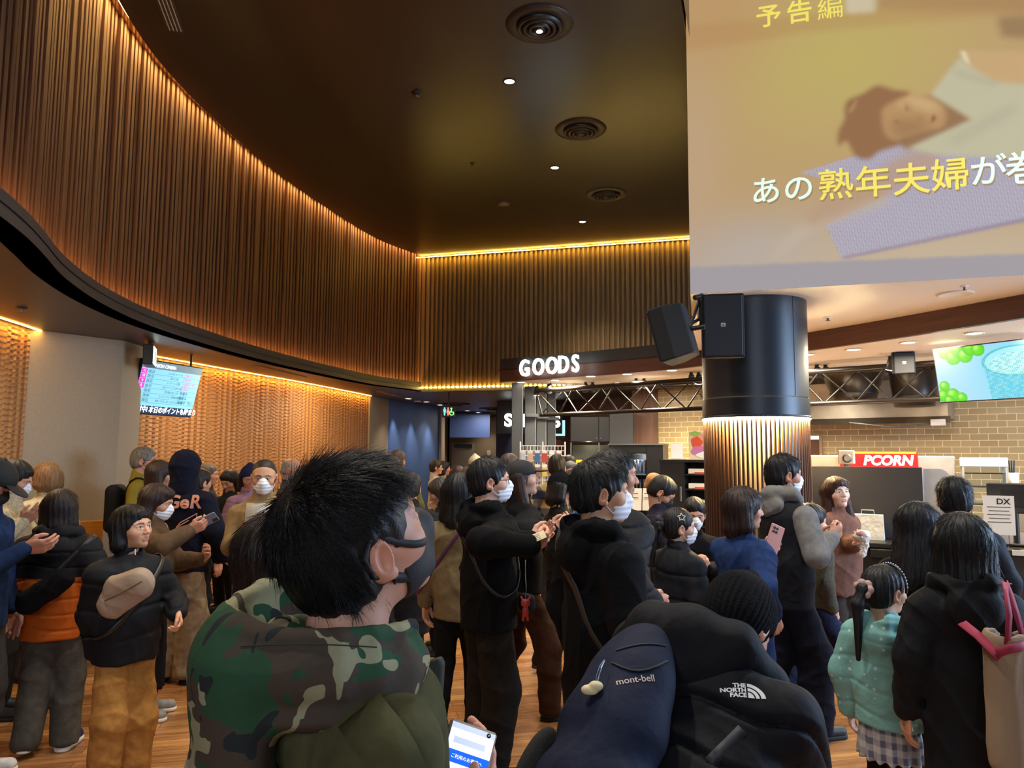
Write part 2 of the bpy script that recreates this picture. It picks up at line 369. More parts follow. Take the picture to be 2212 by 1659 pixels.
# passage behind the back slats
m_taupe = mat('taupe_paint', '#8b7a66', 0.75)
S(MB().box((-0.6, 21.0, HL/2), (2.2, 0.2, HL)).build('wall_passage', m_taupe))
S(MB().prism([(-1.75, 17.35), (-1.6, 17.35), (-1.75, 21), (-1.9, 21)], 0, HL).build('wall_return', m_taupe))
S(MB().box((-1.05, 19.3, 2.42), (1.0, 0.3, 0.62)).build('wall_header', mat('deep_blue_paint', '#2b3f6e', 0.6)))
d1 = MB().box((-1.32, 20.86, 1.0), (0.62, 0.06, 2.0)).build('door_1', mat('grey_door', '#9a8f84', 0.5)); S(d1)
MB().box((-1.32, 20.82, 1.92), (0.5, 0.03, 0.1)).build('sign_plate', m_black, d1)
MB().tube([(-1.1, 20.80, 0.95), (-1.1, 20.80, 1.1)], 0.015).build('door_handle', m_grey, d1)
sw = MB().rbox((-0.62, 20.88, 1.72), (0.10, 0.03, 0.16), None, 0.006).build('wall_panel_box', mat('ivory_plastic', '#cfc6b4', 0.5)); tag(sw, 'small ivory control box on the taupe wall beside the far door', 'control box')
S(MB().prism([(-0.35, 17.2), (0.55, 16.2), (0.7, 16.4), (-0.2, 20.9)], 0, HL).build('wall_navy', mat('navy_wall_paint', '#262b3f', 0.6)))
m_dkwood = mat('dark_wood_panel', '#4b2c20', 0.45, stretch=(14, 14, 0.8), noise=(1.2, 0.3))
S(MB().prism([(0.55, 16.2), (1.2, 15.6), (1.3, 15.8), (0.7, 16.4)], 0, HL).build('wall_wood', m_dkwood))
m_walnut = mat('walnut_panel', '#6d4c38', 0.5, stretch=(26, 26, 0.9), noise=(1.3, 0.35))
S(MB().prism([(1.15, 15.7), (2.45, 13.3), (2.6, 13.35), (1.3, 15.8)], 0, HL).build('wall_wood_2', m_walnut))
S(MB().prism([(2.0, 12.7), (2.6, 12.5), (2.7, 12.6), (2.45, 13.4)], 0, HL).build('wall_wood_3', m_walnut))
# brick-tiled wall of the concession
def brick_mat():
    m = bpy.data.materials.new('glazed_brick_tile'); m.use_nodes = True; N = m.node_tree.nodes; L = m.node_tree.links; b = N['Principled BSDF']
    tc = N.new('ShaderNodeTexCoord'); sp = N.new('ShaderNodeSeparateXYZ'); cb_ = N.new('ShaderNodeCombineXYZ')
    L.new(tc.outputs['Object'], sp.inputs[0]); L.new(sp.outputs[0], cb_.inputs[0]); L.new(sp.outputs[2], cb_.inputs[1])
    br = N.new('ShaderNodeTexBrick'); br.inputs['Scale'].default_value = 1; br.inputs['Brick Width'].default_value = 0.205; br.inputs['Row Height'].default_value = 0.082; br.inputs['Mortar Size'].default_value = 0.0045
    br.inputs['Mortar Smooth'].default_value = 0.3
    br.inputs['Color1'].default_value = (*lin('#ab986f'), 1); br.inputs['Color2'].default_value = (*lin('#9c8862'), 1); br.inputs['Mortar'].default_value = (*lin('#e6d2a6'), 1)
    L.new(cb_.outputs[0], br.inputs['Vector']); L.new(br.outputs['Color'], b.inputs['Base Color'])
    b.inputs['Roughness'].default_value = 0.28
    bp = N.new('ShaderNodeBump'); bp.inputs['Strength'].default_value = 0.5; bp.inputs['Distance'].default_value = 0.006; bp.invert = True
    L.new(br.outputs['Fac'], bp.inputs['Height']); L.new(bp.outputs[0], b.inputs['Normal'])
    return m
bw = MB().box((3.2, 0.1, HL/2+0.1), (6.6, 0.2, HL+0.2)).build('wall_brick', brick_mat()); S(bw)
bw.location = (2.48, 12.45, 0); bw.rotation_euler = (0, 0, math.atan2(9.6-12.45, 6.05-2.48))
BRX = np.array([math.cos(bw.rotation_euler.z), math.sin(bw.rotation_euler.z)]); BRN = np.array([BRX[1], -BRX[0]])
def brick_pt(s, out=0.0): return np.array([2.48, 12.45]) + BRX*s + BRN*out

# ---- canopy over the counters, its curved wood fascia, and the bulkhead that carries the screen
FAS = spline([(-0.18, 11.32), (0.62, 10.72), (1.35, 10.15), (1.93, 9.62), (2.5, 8.8), (3.04, 7.78), (3.43, 7.07), (3.73, 6.45), (3.99, 5.88), (4.28, 5.25), (4.6, 4.3)], 8)
m_fas = mat('walnut_fascia', '#57362a', 0.4, stretch=(1.2, 1.2, 30), noise=(1.6, 0.3))
mb = MB(); FB = offset_curve(FAS, -0.06)
mb.strip(FAS, HL, HL+0.185, True); n = len(FAS)
mb.poly([(*p, HL) for p in FAS]+[(*p, HL) for p in FB], [(n+i, n+i+1, i+1, i) for i in range(n-1)])
S(mb.build('trim_3', m_fas))
mb = MB(); FT = FAS[:34]
mb.strip(FT, HL+0.17, HL+0.34, True); n = len(FT); mb.poly([(*p, HL+0.34) for p in FT]+[(p[0]+0.4, p[1]+0.6, HL+0.34) for p in FT], [(i, i+1, n+i+1, n+i) for i in range(n-1)])
mb.poly([(-0.18, 11.32, HL), (-0.18, 11.32, HL+0.34), (0.1, 12.6, HL+0.34), (0.1, 12.6, HL)], [(3, 2, 1, 0)])
S(mb.build('trim_4', m_dark))
n = len(FB); mb = MB()
far = [(p[0]+3.2, p[1]+3.4) for p in FB]
mb.poly([(*p, HL+0.004) for p in FB]+[(min(8.1, p[0]), min(p[1], 12.6), HL+0.004) for p in far], [(n+i, n+i+1, i+1, i) for i in range(n-1)])
S(mb.build('ceiling_4', m_white))
ZB = 2.935
SA, SB = np.array([1.405, 5.94]), np.array([4.35, 5.01]); SD = (SB-SA)/np.linalg.norm(SB-SA); SN = np.array([SD[1], -SD[0]])   # line of the screen wall, its normal faces the viewer
m_bulk = mat('bulkhead_paint', '#e2dcd4', 0.7)
iu = int(np.argmin(np.abs(FAS[:, 1]-9.25)))
poly = [tuple(SA), tuple(SB)] + [tuple(p) for p in FAS[iu:][::-1] if p[1] > 5.2]
HS = HC+1.0
S(MB().prism(poly, ZB, HS).build('wall_bulkhead', m_bulk))
# ================================================================== CEILING FIXTURES
m_lamp = mat('lamp_glow', (1.0, 0.93, 0.82), emit=14)
m_lampw = mat('lamp_glow_warm', (1.0, 0.82, 0.58), emit=9)
m_ring = mat('fixture_white', '#e3ddd4', 0.5)
m_ringd = mat('fixture_dark', '#1f1a18', 0.45)
def downlight(p, r, label, group, ring, glow, energy=0, col=NEUT, spot=110):
    t = thing('downlight', label, 'ceiling light', p, 0, group)
    MB().lathe([(r*0.82, 0.004), (r*0.86, -0.006), (r*1.12, -0.007), (r*1.15, 0.0)], n=24).build('trim_ring', ring, t)
    MB().disc((0, 0, -0.001), r*0.83, 24, down=True).build('lens', glow, t)
    if energy: light('downlight_beam', 'SPOT', (p[0], p[1], p[2]-0.02), energy, col, 0.05, target=(p[0], p[1], 0), spot=spot, blend=0.8)
    return t
dls = [((-0.04, 6.67), 'round downlight on the dark ceiling, first behind the largest vent'), ((0.49, 8.75), 'round downlight on the dark ceiling between the second and third vents'), ((1.01, 10.83), 'round downlight on the dark ceiling beyond the smallest vent'),
       ((-0.55, 4.55), 'round downlight of the dark ceiling over the queue'), ((-1.1, 2.4), 'round downlight of the dark ceiling over the viewer'), ((2.6, 3.2), 'round downlight of the dark ceiling in front of the screen')]
for (x, y), lb in dls[:3]: downlight((x, y, HC), 0.055, lb, 'downlights of the high ceiling', m_ringd, m_lamp, 220, NEUT, 100)
for x, y in ((-0.55, 4.4), (-1.1, 2.2), (2.6, 3.2), (0.6, 3.4)): light('lobby_beam', 'SPOT', (x, y, HC-0.03), 190, NEUT, 0.08, target=(x, y, 0), spot=105, blend=0.8)
def diffuser(p, r, label, lit=False):
    t = thing('air_diffuser', label, 'ceiling vent', p, 0, 'round air diffusers')
    MB().lathe([(r*0.55, 0.01), (r*0.62, -0.02), (r*0.95, -0.018), (r, 0.0)], n=48).build('flange', m_ringd, t)
    for k, (a, b_) in enumerate(((0.66, 0.56), (0.50, 0.40), (0.33, 0.25))):
        MB().lathe([(r*a, -0.022-0.004*k), (r*(a-0.02), -0.05-0.006*k), (r*b_, -0.046-0.006*k), (r*(b_-0.05), -0.005)], n=48).build('cone_ring', m_ringd, t)
    MB().lathe([(0.001, -0.062), (r*0.16, -0.058), (r*0.19, -0.03)], n=32).build('core', m_ringd, t)
    if lit: MB().disc((0, 0, -0.064), r*0.09, 24, down=True).build('core_disc', m_lamp, t)  # small white glowing disc at the vent's centre
    else: MB().lathe([(0.001, -0.066), (r*0.05, -0.064), (r*0.06, -0.058)], n=20).build('core_screw', m_grey, t)
    return t
diffuser((0.20, 5.74, HC), 0.27, 'largest round black ceiling vent with a small glowing core', True)
diffuser((0.70, 7.68, HC), 0.27, 'round black ceiling vent in the middle of its row of three')
diffuser((1.21, 9.65, HC), 0.27, 'round black ceiling vent farthest along the dark ceiling')
def sprinkler(p, label, r=0.035, m=None):
    t = thing('sprinkler', label, 'sprinkler', p, 0, None)
    MB().lathe([(r, 0.0), (r*0.95, -0.008), (r*0.5, -0.012), (0.001, -0.012)], n=20).build('rosette', m or m_ringd, t)
    MB().lathe([(r*0.25, -0.01), (r*0.22, -0.03), (r*0.55, -0.034), (0.001, -0.036)], n=16).build('head', m_grey, t)
sprinkler(tuple(atz(900, 201, HC)), 'sprinkler head on the dark ceiling level with the first downlight', 0.05)
sprinkler(tuple(atz(1020, 353, HC)), 'tiny sprinkler head left of the second downlight on the dark ceiling', 0.025)
sd = thing('smoke_detector', 'flat brown smoke detector on the dark ceiling left of the farthest vent', 'smoke detector', tuple(atz(1088, 439, HC)))
MB().lathe([(0.085, 0), (0.08, -0.02), (0.05, -0.028), (0.001, -0.028)], n=24).build('body', mat('brown_plastic', '#57493c', 0.5), sd)
lv = thing('slot_diffuser', 'white slotted linear air vent beside the curved wall on the dark ceiling', 'ceiling vent', (0, 0, 0))
a, b = atz(345, -30, HC-0.004), atz(380, 66, HC-0.004); d_ = Vector(b-a)
ang = math.atan2(d_.y, d_.x)
MB().box(tuple((a+b)/2), (d_.length, 0.13, 0.012), ang).build('frame', m_ringd, lv)
for k in range(4):
    q = Vector(((a+b)/2)) + Vector((-math.sin(ang), math.cos(ang), 0))*(-0.042+0.028*k)
    MB().box((q.x, q.y, HC-0.012), (d_.length*0.96, 0.006, 0.012), ang).build('louvre', mat('pale_louvre', '#9d9388', 0.5), lv)
# canopy lights: warm discs, and the light they give
m_can = m_lampw
for i, (px, py) in enumerate(((1126, 826), (1199, 821), (1276, 813), (1337, 827), (1355, 808), (1451, 800))):
    p = atz(px, py, HL); downlight(tuple(p), 0.075, 'round canopy downlight behind the shop sign, %s' % ('under the corner post', 'second from the corner post', 'third from the corner post', 'in the inner row', 'fourth from the corner post', 'nearest the round pillar')[i], 'downlights of the shop canopy', m_ring, m_lampw)
for i, (px, py) in enumerate(((1744, 766), (1844, 755), (1962, 740), (2104, 720))):
    p = atz(px, py, HL); downlight(tuple(p), 0.075, 'round counter downlight under the curved wood fascia, %s' % ('against the pillar', 'second from the pillar', 'third from the pillar', 'above the drink screen')[i], 'downlights of the food counter', m_ring, m_lampw)
for s, o, e_ in ((0.5, 1.0, 120), (1.7, 1.1, 240), (2.9, 1.15, 280), (4.1, 1.15, 300)):
    q = brick_pt(s, o); light('counter_wash', 'SPOT', (q[0], q[1], HL-0.03), e_, (1.0, 0.87, 0.64), 0.06, target=(q[0]-BRN[0]*0.3, q[1]-BRN[1]*0.3, 1.0), spot=120, blend=0.7)
for x, y, e in ((0.8, 11.3, 45), (1.9, 10.6, 45), (3.2, 8.6, 50), (4.0, 7.3, 50), (4.6, 6.3, 50)):
    light('canopy_light', 'AREA', (x, y, HL-0.04), e*1.6, (1.0, 0.84, 0.60), 0.5, target=(x, y, 0))
# fittings of the white soffit
sp = thing('ceiling_speaker', 'round white ceiling speaker on the soffit under the screen', 'ceiling speaker', tuple(atz(2064, 634, ZB)))
MB().lathe([(0.13, 0), (0.13, -0.01), (0.115, -0.014), (0.11, -0.008), (0.001, -0.012)], n=36).build('grille', m_ring, sp)
sprinkler(tuple(atz(2083, 617, ZB)), 'small chrome sprinkler behind the white ceiling speaker', 0.03, m_ring)
sprinkler(tuple(atz(1788, 685, ZB)), 'flat white sprinkler cover on the soffit right of the pillar', 0.045, m_ring)
sd = thing('smoke_detector', 'white smoke detector on the shop canopy behind the sign', 'smoke detector', tuple(atz(1231, 830, HL)))
MB().lathe([(0.07, 0), (0.07, -0.05), (0.05, -0.06), (0.001, -0.06)], n=20).build('body', m_ring, sd)
# passage ceiling: vents, downlights
for px, py, r, lb in ((985, 872, 0.3, 'wide round ceiling vent above the restroom sign'), (1062, 882, 0.3, 'wide round ceiling vent of the passage nearer the shop post')):
    p = atz(px, py, HL); t = thing('air_diffuser', lb, 'ceiling vent', tuple(p), 0, 'passage air diffusers')
    MB().lathe([(r*0.5, 0), (r*0.55, -0.03), (r, -0.02), (r, 0)], n=36).build('flange', m_ringd, t)
    MB().lathe([(r*0.3, -0.005), (r*0.4, -0.05), (0.001, -0.05)], n=36).build('core', m_ringd, t)
k = 0
for px, py in ((882, 861), (921, 868), (951, 874.5), (1010, 887), (1033, 891), (1055, 896)):
    k += 1; p = atz(px, py, HL)
    downlight(tuple(p), 0.07, 'small passage downlight %s' % ('at the start of the blue wall', 'midway along the blue wall', 'at the end of the blue wall', 'just past the restroom sign', 'second past the restroom sign', 'third past the restroom sign')[k-1], 'passage downlights', m_ring, m_lampw, 26, (1.0, 0.85, 0.65), 100)
lvs = thing('slot_diffuser', 'narrow slot vent on the soffit above the relief wall', 'ceiling vent', (0, 0, 0))
a, b = atz(555, 792, HL-0.006), atz(655, 815, HL-0.006); d_ = Vector(b-a); MB().box(tuple((a+b)/2), (d_.length, 0.12, 0.012), math.atan2(d_.y, d_.x)).build('frame', mat('soffit_trim', '#8c6a40', 0.5), lvs)
lvs = thing('slot_diffuser', 'narrow slot vent on the soffit near the blue wall', 'ceiling vent', (0, 0, 0))
a, b = atz(820, 846, HL-0.006), atz(866, 857, HL-0.006); d_ = Vector(b-a); MB().box(tuple((a+b)/2), (d_.length, 0.12, 0.012), math.atan2(d_.y, d_.x)).build('frame', mat('soffit_trim', '#8c6a40', 0.5), lvs)
p = atz(902, 866, HL); cc = thing('dome_camera', 'small white dome camera on the passage soffit', 'security camera', tuple(p))
MB().lathe([(0.07, 0), (0.07, -0.03), (0.05, -0.03)], n=20).build('collar', m_ring, cc); MB().lathe([(0.05, -0.03), (0.04, -0.06), (0.001, -0.075)], n=20).build('dome', m_black, cc)
sprinkler(tuple(atz(47, 664, HL)), 'sprinkler on the brown soffit by the curved wall', 0.04, m_ringd)
# wash light on the navy and wood walls
for q, tq, c in (((-0.05, 16.5, 2.6), (0.1, 16.9, 0.6), NEUT), ((0.42, 16.05, 2.6), (0.45, 16.4, 0.6), NEUT), ((0.78, 15.75, 2.6), (0.85, 16.0, 0.6), (1, .6, .25)), ((-2.25, 15.25, 2.65), (-2.3, 15.5, 0.8), NEUT), ((-1.95, 15.95, 2.65), (-2.05, 16.2, 0.8), NEUT), ((-1.65, 16.7, 2.65), (-1.8, 16.9, 0.8), NEUT)):
    light('wall_washer', 'SPOT', q, 40, c, 0.03, target=tq, spot=50, blend=0.9)
light('passage_light', 'AREA', (-0.6, 18.6, 2.7), 25, NEUT, 0.6, target=(-0.6, 18.6, 0))

# ================================================================== SIGNS AND SCREENS
m_sign = mat('sign_white_glow', (0.92, 1.0, 0.97), emit=2.6)
gd = thing('shop_sign', 'white glowing GOODS lettering on the canopy fascia', 'sign', (0, 0, 0))
g0, g1 = np.array(at(1114, 805, 11.0)), np.array(at(1258, 783, 10.2))
gx = FAS[14]-FAS[2]; gx = gx/np.linalg.norm(gx); gn = np.array([gx[1], -gx[0]])
gc = FAS[8]+gn*0.03
# letters stand just in front of the fascia
zc = CAMZ+1.258
pc = np.array(at(1185, 793, 10.62)); 
for i, ch in enumerate('GOODS'):
    px = (1133, 1163, 1192, 1217, 1243)[i]; dpt = (11.0, 10.8, 10.62, 10.45, 10.28)[i]
    q = at(px, (797, 794, 791.5, 789, 787)[i], dpt)
    text_mesh('letter', ch, 0.335, m_sign, gd, frame(q, (gx[0], gx[1], 0), (gn[0], gn[1], 0)), 0.02, 0.004, sx=0.74)
# snack shop lettering far behind the posts
sn = thing('shop_sign', 'white glowing letters of a farther shop half hidden by the grey posts', 'sign', (0, 0, 0))
MB().box((0.35, 15.12, 2.42), (1.3, 0.06, 0.65), R(-11)).build('backing_panel', m_black, sn)
for ch, px, py in (('S', 1098, 909), ('I', 1130, 910), ('S', 1202, 911)):
    text_mesh('letter', ch, 0.34, m_sign, sn, frame(at(px, py, 15.0), (1, -0.2, 0), (-0.2, -1, 0)), 0.02, 0.012)
# restroom sign
rs = thing('restroom_sign', 'black hanging restroom sign with blue, red and green pictograms', 'sign', tuple(at(969, 889, 13.2)))
MB().rbox((0, 0, 0), (0.22, 0.08, 0.20), None, 0.006).build('casing', m_black, rs)
MB().tube([(0, 0, 0.1), (0, 0, HL-rs.location.z)], 0.012).build('hanger', m_black, rs)
def picto(x, m, skirt=False):
    mb = MB(); mb.disc((x, 0, 0.055), 0.014, 16, Matrix.Rotation(R(90), 3, 'X'))
    w0, w1 = (0.012, 0.030) if skirt else (0.026, 0.016)
    mb.poly([(x-w0, 0, 0.035), (x+w0, 0, 0.035), (x+w1, 0, -0.02), (x-w1, 0, -0.02)], [(3, 2, 1, 0)])
    mb.poly([(x-0.013, 0, -0.02), (x+0.013, 0, -0.02), (x+0.010, 0, -0.07), (x-0.010, 0, -0.07)], [(3, 2, 1, 0)])
    o = mb.build('pictogram', m, rs); o.location = (0, -0.043, 0); return o
picto(-0.065, mat('picto_blue', (0.05, 0.35, 0.9), emit=3)); picto(-0.005, mat('picto_red', (0.9, 0.08, 0.06), emit=3), True)
mb = MB(); mb.disc((0.05, 0, 0.05), 0.014, 16, Matrix.Rotation(R(90), 3, 'X')); mb.tube([(0.05, 0, 0.035), (0.052, 0, -0.01), (0.085, 0, -0.012), (0.09, 0, -0.05)], 0.008); mb.tube([(0.058+0.034*math.cos(t), 0, -0.03+0.034*math.sin(t)) for t in np.linspace(1.9, 6.0, 14)], 0.006)
o = mb.build('pictogram', mat('picto_green', (0.15, 0.8, 0.12), emit=3), rs); o.location = (0, -0.043, 0)
# timetable screen hanging along the curved ledge
tt = thing('timetable_screen', 'tilted cyan timetable screen hanging under the ledge beside the column', 'screen', (0, 0, 0))
TL, TRr = Vector(at(311, 771, 7.72)), Vector(at(437, 797, 8.55)); tx = (TRr-TL); tx.z = 0; tw = tx.length; tx.normalize()
nrm0 = Vector((tx.y, -tx.x, 0)); ti = R(14); tn = (nrm0*math.cos(ti)+Vector((0, 0, -1))*math.sin(ti)).normalized()
ty = tn.cross(tx).normalized(); th = 0.555; org = TRr - tx*tw/2 - ty*th/2; org.z -= 0.0
MT = frame(org, tx, tn)
sc_ = MB(); sc_.rbox((0, 0, -0.02), (tw+0.02, th+0.02, 0.04), None, 0.004); o = sc_.build('casing', m_black, tt); o.matrix_local = MT
def panel(parent, M, x, y, w_, h_, m, z=0.003, name='display_panel'):
    o = MB().poly([(x-w_/2, y-h_/2, z), (x+w_/2, y-h_/2, z), (x+w_/2, y+h_/2, z), (x-w_/2, y+h_/2, z)], [(0, 1, 2, 3)]).build(name, m, parent); o.matrix_local = M; return o
m_cy = mat('screen_cyan', (0.22, 0.56, 0.72), emit=0.75); m_nv = mat('screen_navy', (0.005, 0.02, 0.06), emit=1.0); m_tw = mat('screen_white', (0.9, 0.97, 1), emit=1.3); m_mg = mat('screen_magenta', (0.9, 0.04, 0.45), emit=0.75); m_tk = mat('screen_ink', (0.01, 0.06, 0.11), emit=0.6); m_hd = mat('screen_header', (0.13, 0.20, 0.25), emit=0.8)
panel(tt, MT, 0, 0.01, tw, th-0.02, m_cy)
panel(tt, MT, 0, th/2-0.038, tw, 0.075, m_hd, 0.004, 'header_panel'); panel(tt, MT, 0, -th/2+0.043, tw, 0.086, m_nv, 0.004, 'ticker_panel')
def scr_text(parent, M, body, x, y, size, m, align='LEFT', sx=1.0, off=0.0, name='screen_text', z=0.006):
    return text_mesh(name, body, size, m, parent, M @ Matrix.Translation((x, y, z)), 0, off, align, 0, sx)
scr_text(tt, MT, 'AEON CINEMA', -tw/2+0.17, th/2-0.04, 0.05, m_tw, 'LEFT', 0.9, 0.001)
rows = [('08:25', 'パリに咲くエトワール', '上映中', ''), ('08:30', '超かぐや姫!', '上映中', ''), ('08:35', 'スーパーマン (字幕)', '上映中', '残少'), ('08:35', '私がビーバーになる時 (字幕)', '上映中', ''), ('08:40', '君が最後に遺した歌', '準備中', ''), ('08:40', 'ゴールデンカムイ 網走監獄襲撃編', '準備中', ''), ('08:50', '映画ドラえもん 新・のび太の海底鬼岩城', '準備中', '残少')]
rows_mb = MB(); y = th/2-0.105
for i, (a, b, c, e) in enumerate(rows):
    yy = th/2-0.108-i*0.0505
    rows_mb.poly([(-tw/2, yy-0.026, 0.005), (tw/2, yy-0.026, 0.005), (tw/2, yy-0.024, 0.005), (-tw/2, yy-0.024, 0.005)], [(0, 1, 2, 3)])
    scr_text(tt, MT, a, -tw/2+0.095, yy, 0.046, m_tk, 'LEFT', 0.85)
    scr_text(tt, MT, b, 0.05, yy, 0.028, m_tk, 'CENTER', 0.8)
    scr_text(tt, MT, c, tw/2-0.20, yy, 0.042, mat('screen_red', (0.6, 0.03, 0.22), emit=0.9) if i < 4 else m_tk, 'CENTER', 1)
    if e: scr_text(tt, MT, e, tw/2-0.065, yy, 0.042, mat('screen_red', (0.6, 0.03, 0.22)) if i < 4 else m_tk, 'CENTER', 1)
    if i < 4: panel(tt, MT, -tw/2+0.04, yy, 0.08, 0.044, m_mg, 0.006, 'number_tile'); scr_text(tt, MT, str(11-i), -tw/2+0.04, yy, 0.036, m_tw, 'CENTER', 1, 0, 'screen_text', 0.009)
o = rows_mb.build('row_rules', m_tk, tt); o.matrix_local = MT
scr_text(tt, MT, '受付中! 本日のポイントも貯まり', -tw/2+0.0, -th/2+0.044, 0.074, m_tw, 'LEFT', 0.87, 0.0022)
for s in (-0.3, 0.3):
    q = MT @ Vector((s, th/2-0.05, -0.03)); MB().tube([q, (q.x, q.y, HL)], 0.014).build('hanger', m_black, tt)
# exit sign seen edge-on beside it
ex = thing('exit_sign', 'thin lit exit sign hanging edge-on beside the column', 'sign', tuple(at(323, 769, 7.5)))
rot = math.atan2(1, -0.36)
MB().rbox((0, 0, 0), (0.30, 0.09, 0.2), rot, 0.006).build('casing', m_black, ex)
o = MB().box((0, 0, 0), (0.27, 0.006, 0.17), rot).build('lit_face', mat('exit_glow', (0.8, 1, 0.9), emit=2.2), ex); o.location = (0.044, 0.016, 0)
o = MB().box((0, 0, 0), (0.07, 0.004, 0.09), rot).build('running_figure', mat('exit_green', (0.02, 0.5, 0.2), emit=1.2), ex); o.location = (0.048, 0.018, 0.0)
MB().tube([(0, 0, 0.1), (0, 0, HL-at(323, 769, 7.5)[2])], 0.012).build('hanger', m_black, ex)
# far timetable behind the posts
fm = thing('timetable_screen', 'small pale blue timetable screen far behind the grey posts', 'screen', tuple(at(1210, 928, 15.2)))
MB().rbox((0, 0, 0), (0.22, 0.05, 0.40), R(-10), 0.006).build('casing', m_black, fm)
o = MB().box((0, 0, 0.03), (0.20, 0.005, 0.31), R(-10)).build('display_panel', mat('screen_pale', (0.35, 0.68, 0.85), emit=1.0), fm); o.location = (-0.005, -0.03, 0)
mb = MB()
for i in range(6):
    for x, w_ in ((-0.065, 0.03), (0.0, 0.07), (0.07, 0.03)): mb.box((x, 0, 0.15-i*0.045), (w_, 0.004, 0.012), R(-10))
o = mb.build('screen_text', m_tk, fm); o.location = (-0.005, -0.036, 0)

MB().tube([(0, 0, 0.2), (0, 0, HL-fm.location.z)], 0.012).build('hanger', m_black, fm)
# ---- projected trailer on the bulkhead
def on_screen(x, y, out=0.0):            # point of the screen wall on the sight line of (x, y)
    d = ray(x, y); t = ((SA[0])*SN[0]+(SA[1])*SN[1])/(d[0]*SN[0]+d[1]*SN[1]); p = C0+d*t
    return p + np.array([SN[0], SN[1], 0])*out
def scr_uv(P):                           # metres along the wall and height
    return (P[..., :2]-SA) @ SD, P[..., 2]
K = 2.676
def PS(pts):
    P_ = np.array(pts, float); n = len(P_); out = []
    for i in range(n):
        a, b, c, d = P_[i-1], P_[i], P_[(i+1) % n], P_[(i+2) % n]
        for t in np.linspace(0, 1, 6)[:-1]: out.append(0.5*((2*b)+(c-a)*t+(2*a-5*b+4*c-d)*t*t+(3*b-a-3*c+d)*t**3))
    return PX(out)
def PX(pts): return np.array([scr_uv(on_screen(1480+x/K, y/K)) for x, y in pts])
U1 = float(np.linalg.norm(SB-SA)); nu, nz = 400, 380
U, Z = np.meshgrid(np.linspace(0, U1, nu), np.linspace(ZB, HS-0.15, nz))
def inside(poly):
    r = np.zeros(U.shape, bool); n = len(poly)
    for i in range(n):
        (x0, y0), (x1, y1) = poly[i], poly[(i+1) % n]
        if y0 == y1: continue
        c = ((Z > min(y0, y1)) & (Z <= max(y0, y1))); r ^= c & (U < x0+(Z-y0)*(x1-x0)/(y1-y0))
    return r.astype(np.float32)
def blur(a, k):
    for _ in range(2):
        for ax in (0, 1):
            p = np.pad(a, [(k, k) if i == ax else (0, 0) for i in range(2)], 'edge'); c = np.cumsum(p, ax)
            c = np.concatenate([np.zeros_like(np.take(c, [0], ax)), c], ax); n = a.shape[ax]
            a = (np.take(c, range(2*k+1, 2*k+1+n), ax)-np.take(c, range(0, n), ax))/(2*k+1)
    return a
IMG = np.zeros(U.shape+(3,), np.float32)
def put(m, col, a=1.0):
    m = (m*a)[..., None]; IMG[:] = IMG*(1-m)+np.array(lin(col), np.float32)*m
def blob(px, py, rx, ry):
    c = PX([(px, py)])[0]; return np.exp(-(((U-c[0])/rx)**2+((Z-c[1])/ry)**2))
put(np.ones(U.shape), '#bd9c6c')
put(blob(900, 330, 0.85, 0.65), '#bfae62', 0.85); put(blob(150, 100, 0.5, 0.5), '#bd9160', 0.6); put(blob(300, 1500, 0.9, 0.36), '#b3a9a4', 0.9); put(blob(1500, 1500, 1.3, 0.35), '#c6b59c', 0.8); put(blob(60, 900, 0.25, 0.8), '#bfa283', 0.7)
put(blur(inside(PX([(0, 150), (2420, -60), (2420, 40), (700, 190), (0, 300)])), 3), '#b3854f', 0.4)
put(blur(inside(PX([(925, -60), (1130, -60), (1100, 70), (930, 80)])), 2), '#cdbf9e'); put(blur(inside(PX([(1100, -80), (2420, -80), (2420, 120), (1700, 60), (1100, 60)])), 4), '#a97f52', 0.7)
put(blur(inside(PX([(1800, 100), (2420, 60), (2420, 260), (1830, 215)])), 3), '#8a6a48', 0.7)
mm_ = inside(PX([(665, 1000), (1290, 810), (2420, 780), (2420, 1170), (905, 1485), (810, 1300), (1180, 1120)])); put(blur(mm_, 1), '#a79fae')
st = (np.sin(U*2*PI/0.019+Z*40) > 0)*mm_; put(st.astype(np.float32), '#c9c3d0', 0.45)
put(blur(inside(PX([(905, 1485), (2420, 1160), (2420, 1190), (915, 1500)])), 1), '#8d83a0', 0.8)
put(blur(inside(PS([(1100, 1120), (700, 1280), (500, 1480), (540, 1490), (760, 1330), (1160, 1180)])), 4), '#c2b2a0', 0.7); put(blur(inside(PS([(740, 1210), (1300, 880), (1480, 930), (1200, 1110), (760, 1300)])), 4), '#b8977a', 0.75)
put(blur(inside(PS([(1420, 550), (1650, 690), (1620, 720), (1290, 870), (1250, 700)])), 2), '#97724c')                # neck in shade
put(blur(inside(PS([(1590, 300), (1750, 295), (2420, 340), (2420, 540), (1790, 480), (1640, 380)])), 2), '#c8a674')     # raised arm
put(blur(inside(PX([(1590, 330), (1640, 380), (1790, 475), (2420, 530), (2420, 930), (1500, 900), (1280, 860), (1660, 690), (1420, 550), (1500, 440)])), 2), '#c2bb9c')
put(blur(inside(PX([(1590, 295), (1620, 300), (1650, 385), (1610, 345)])), 1), '#e8e4c4', 0.7)
put(blur(inside(PX([(1550, 400), (1800, 480), (1780, 500), (1560, 430)])), 3), '#a79f86', 0.6); put(blur(inside(PX([(1500, 820), (1900, 600), (1920, 640), (1560, 840)])), 5), '#a8a48c', 0.6)
put(blur(inside(PS([(1280, 540), (1420, 570), (1490, 620), (1510, 680), (1480, 740), (1380, 760), (1250, 800), (1130, 830), (1080, 700), (1150, 600)])), 2), '#b98f5e')   # face
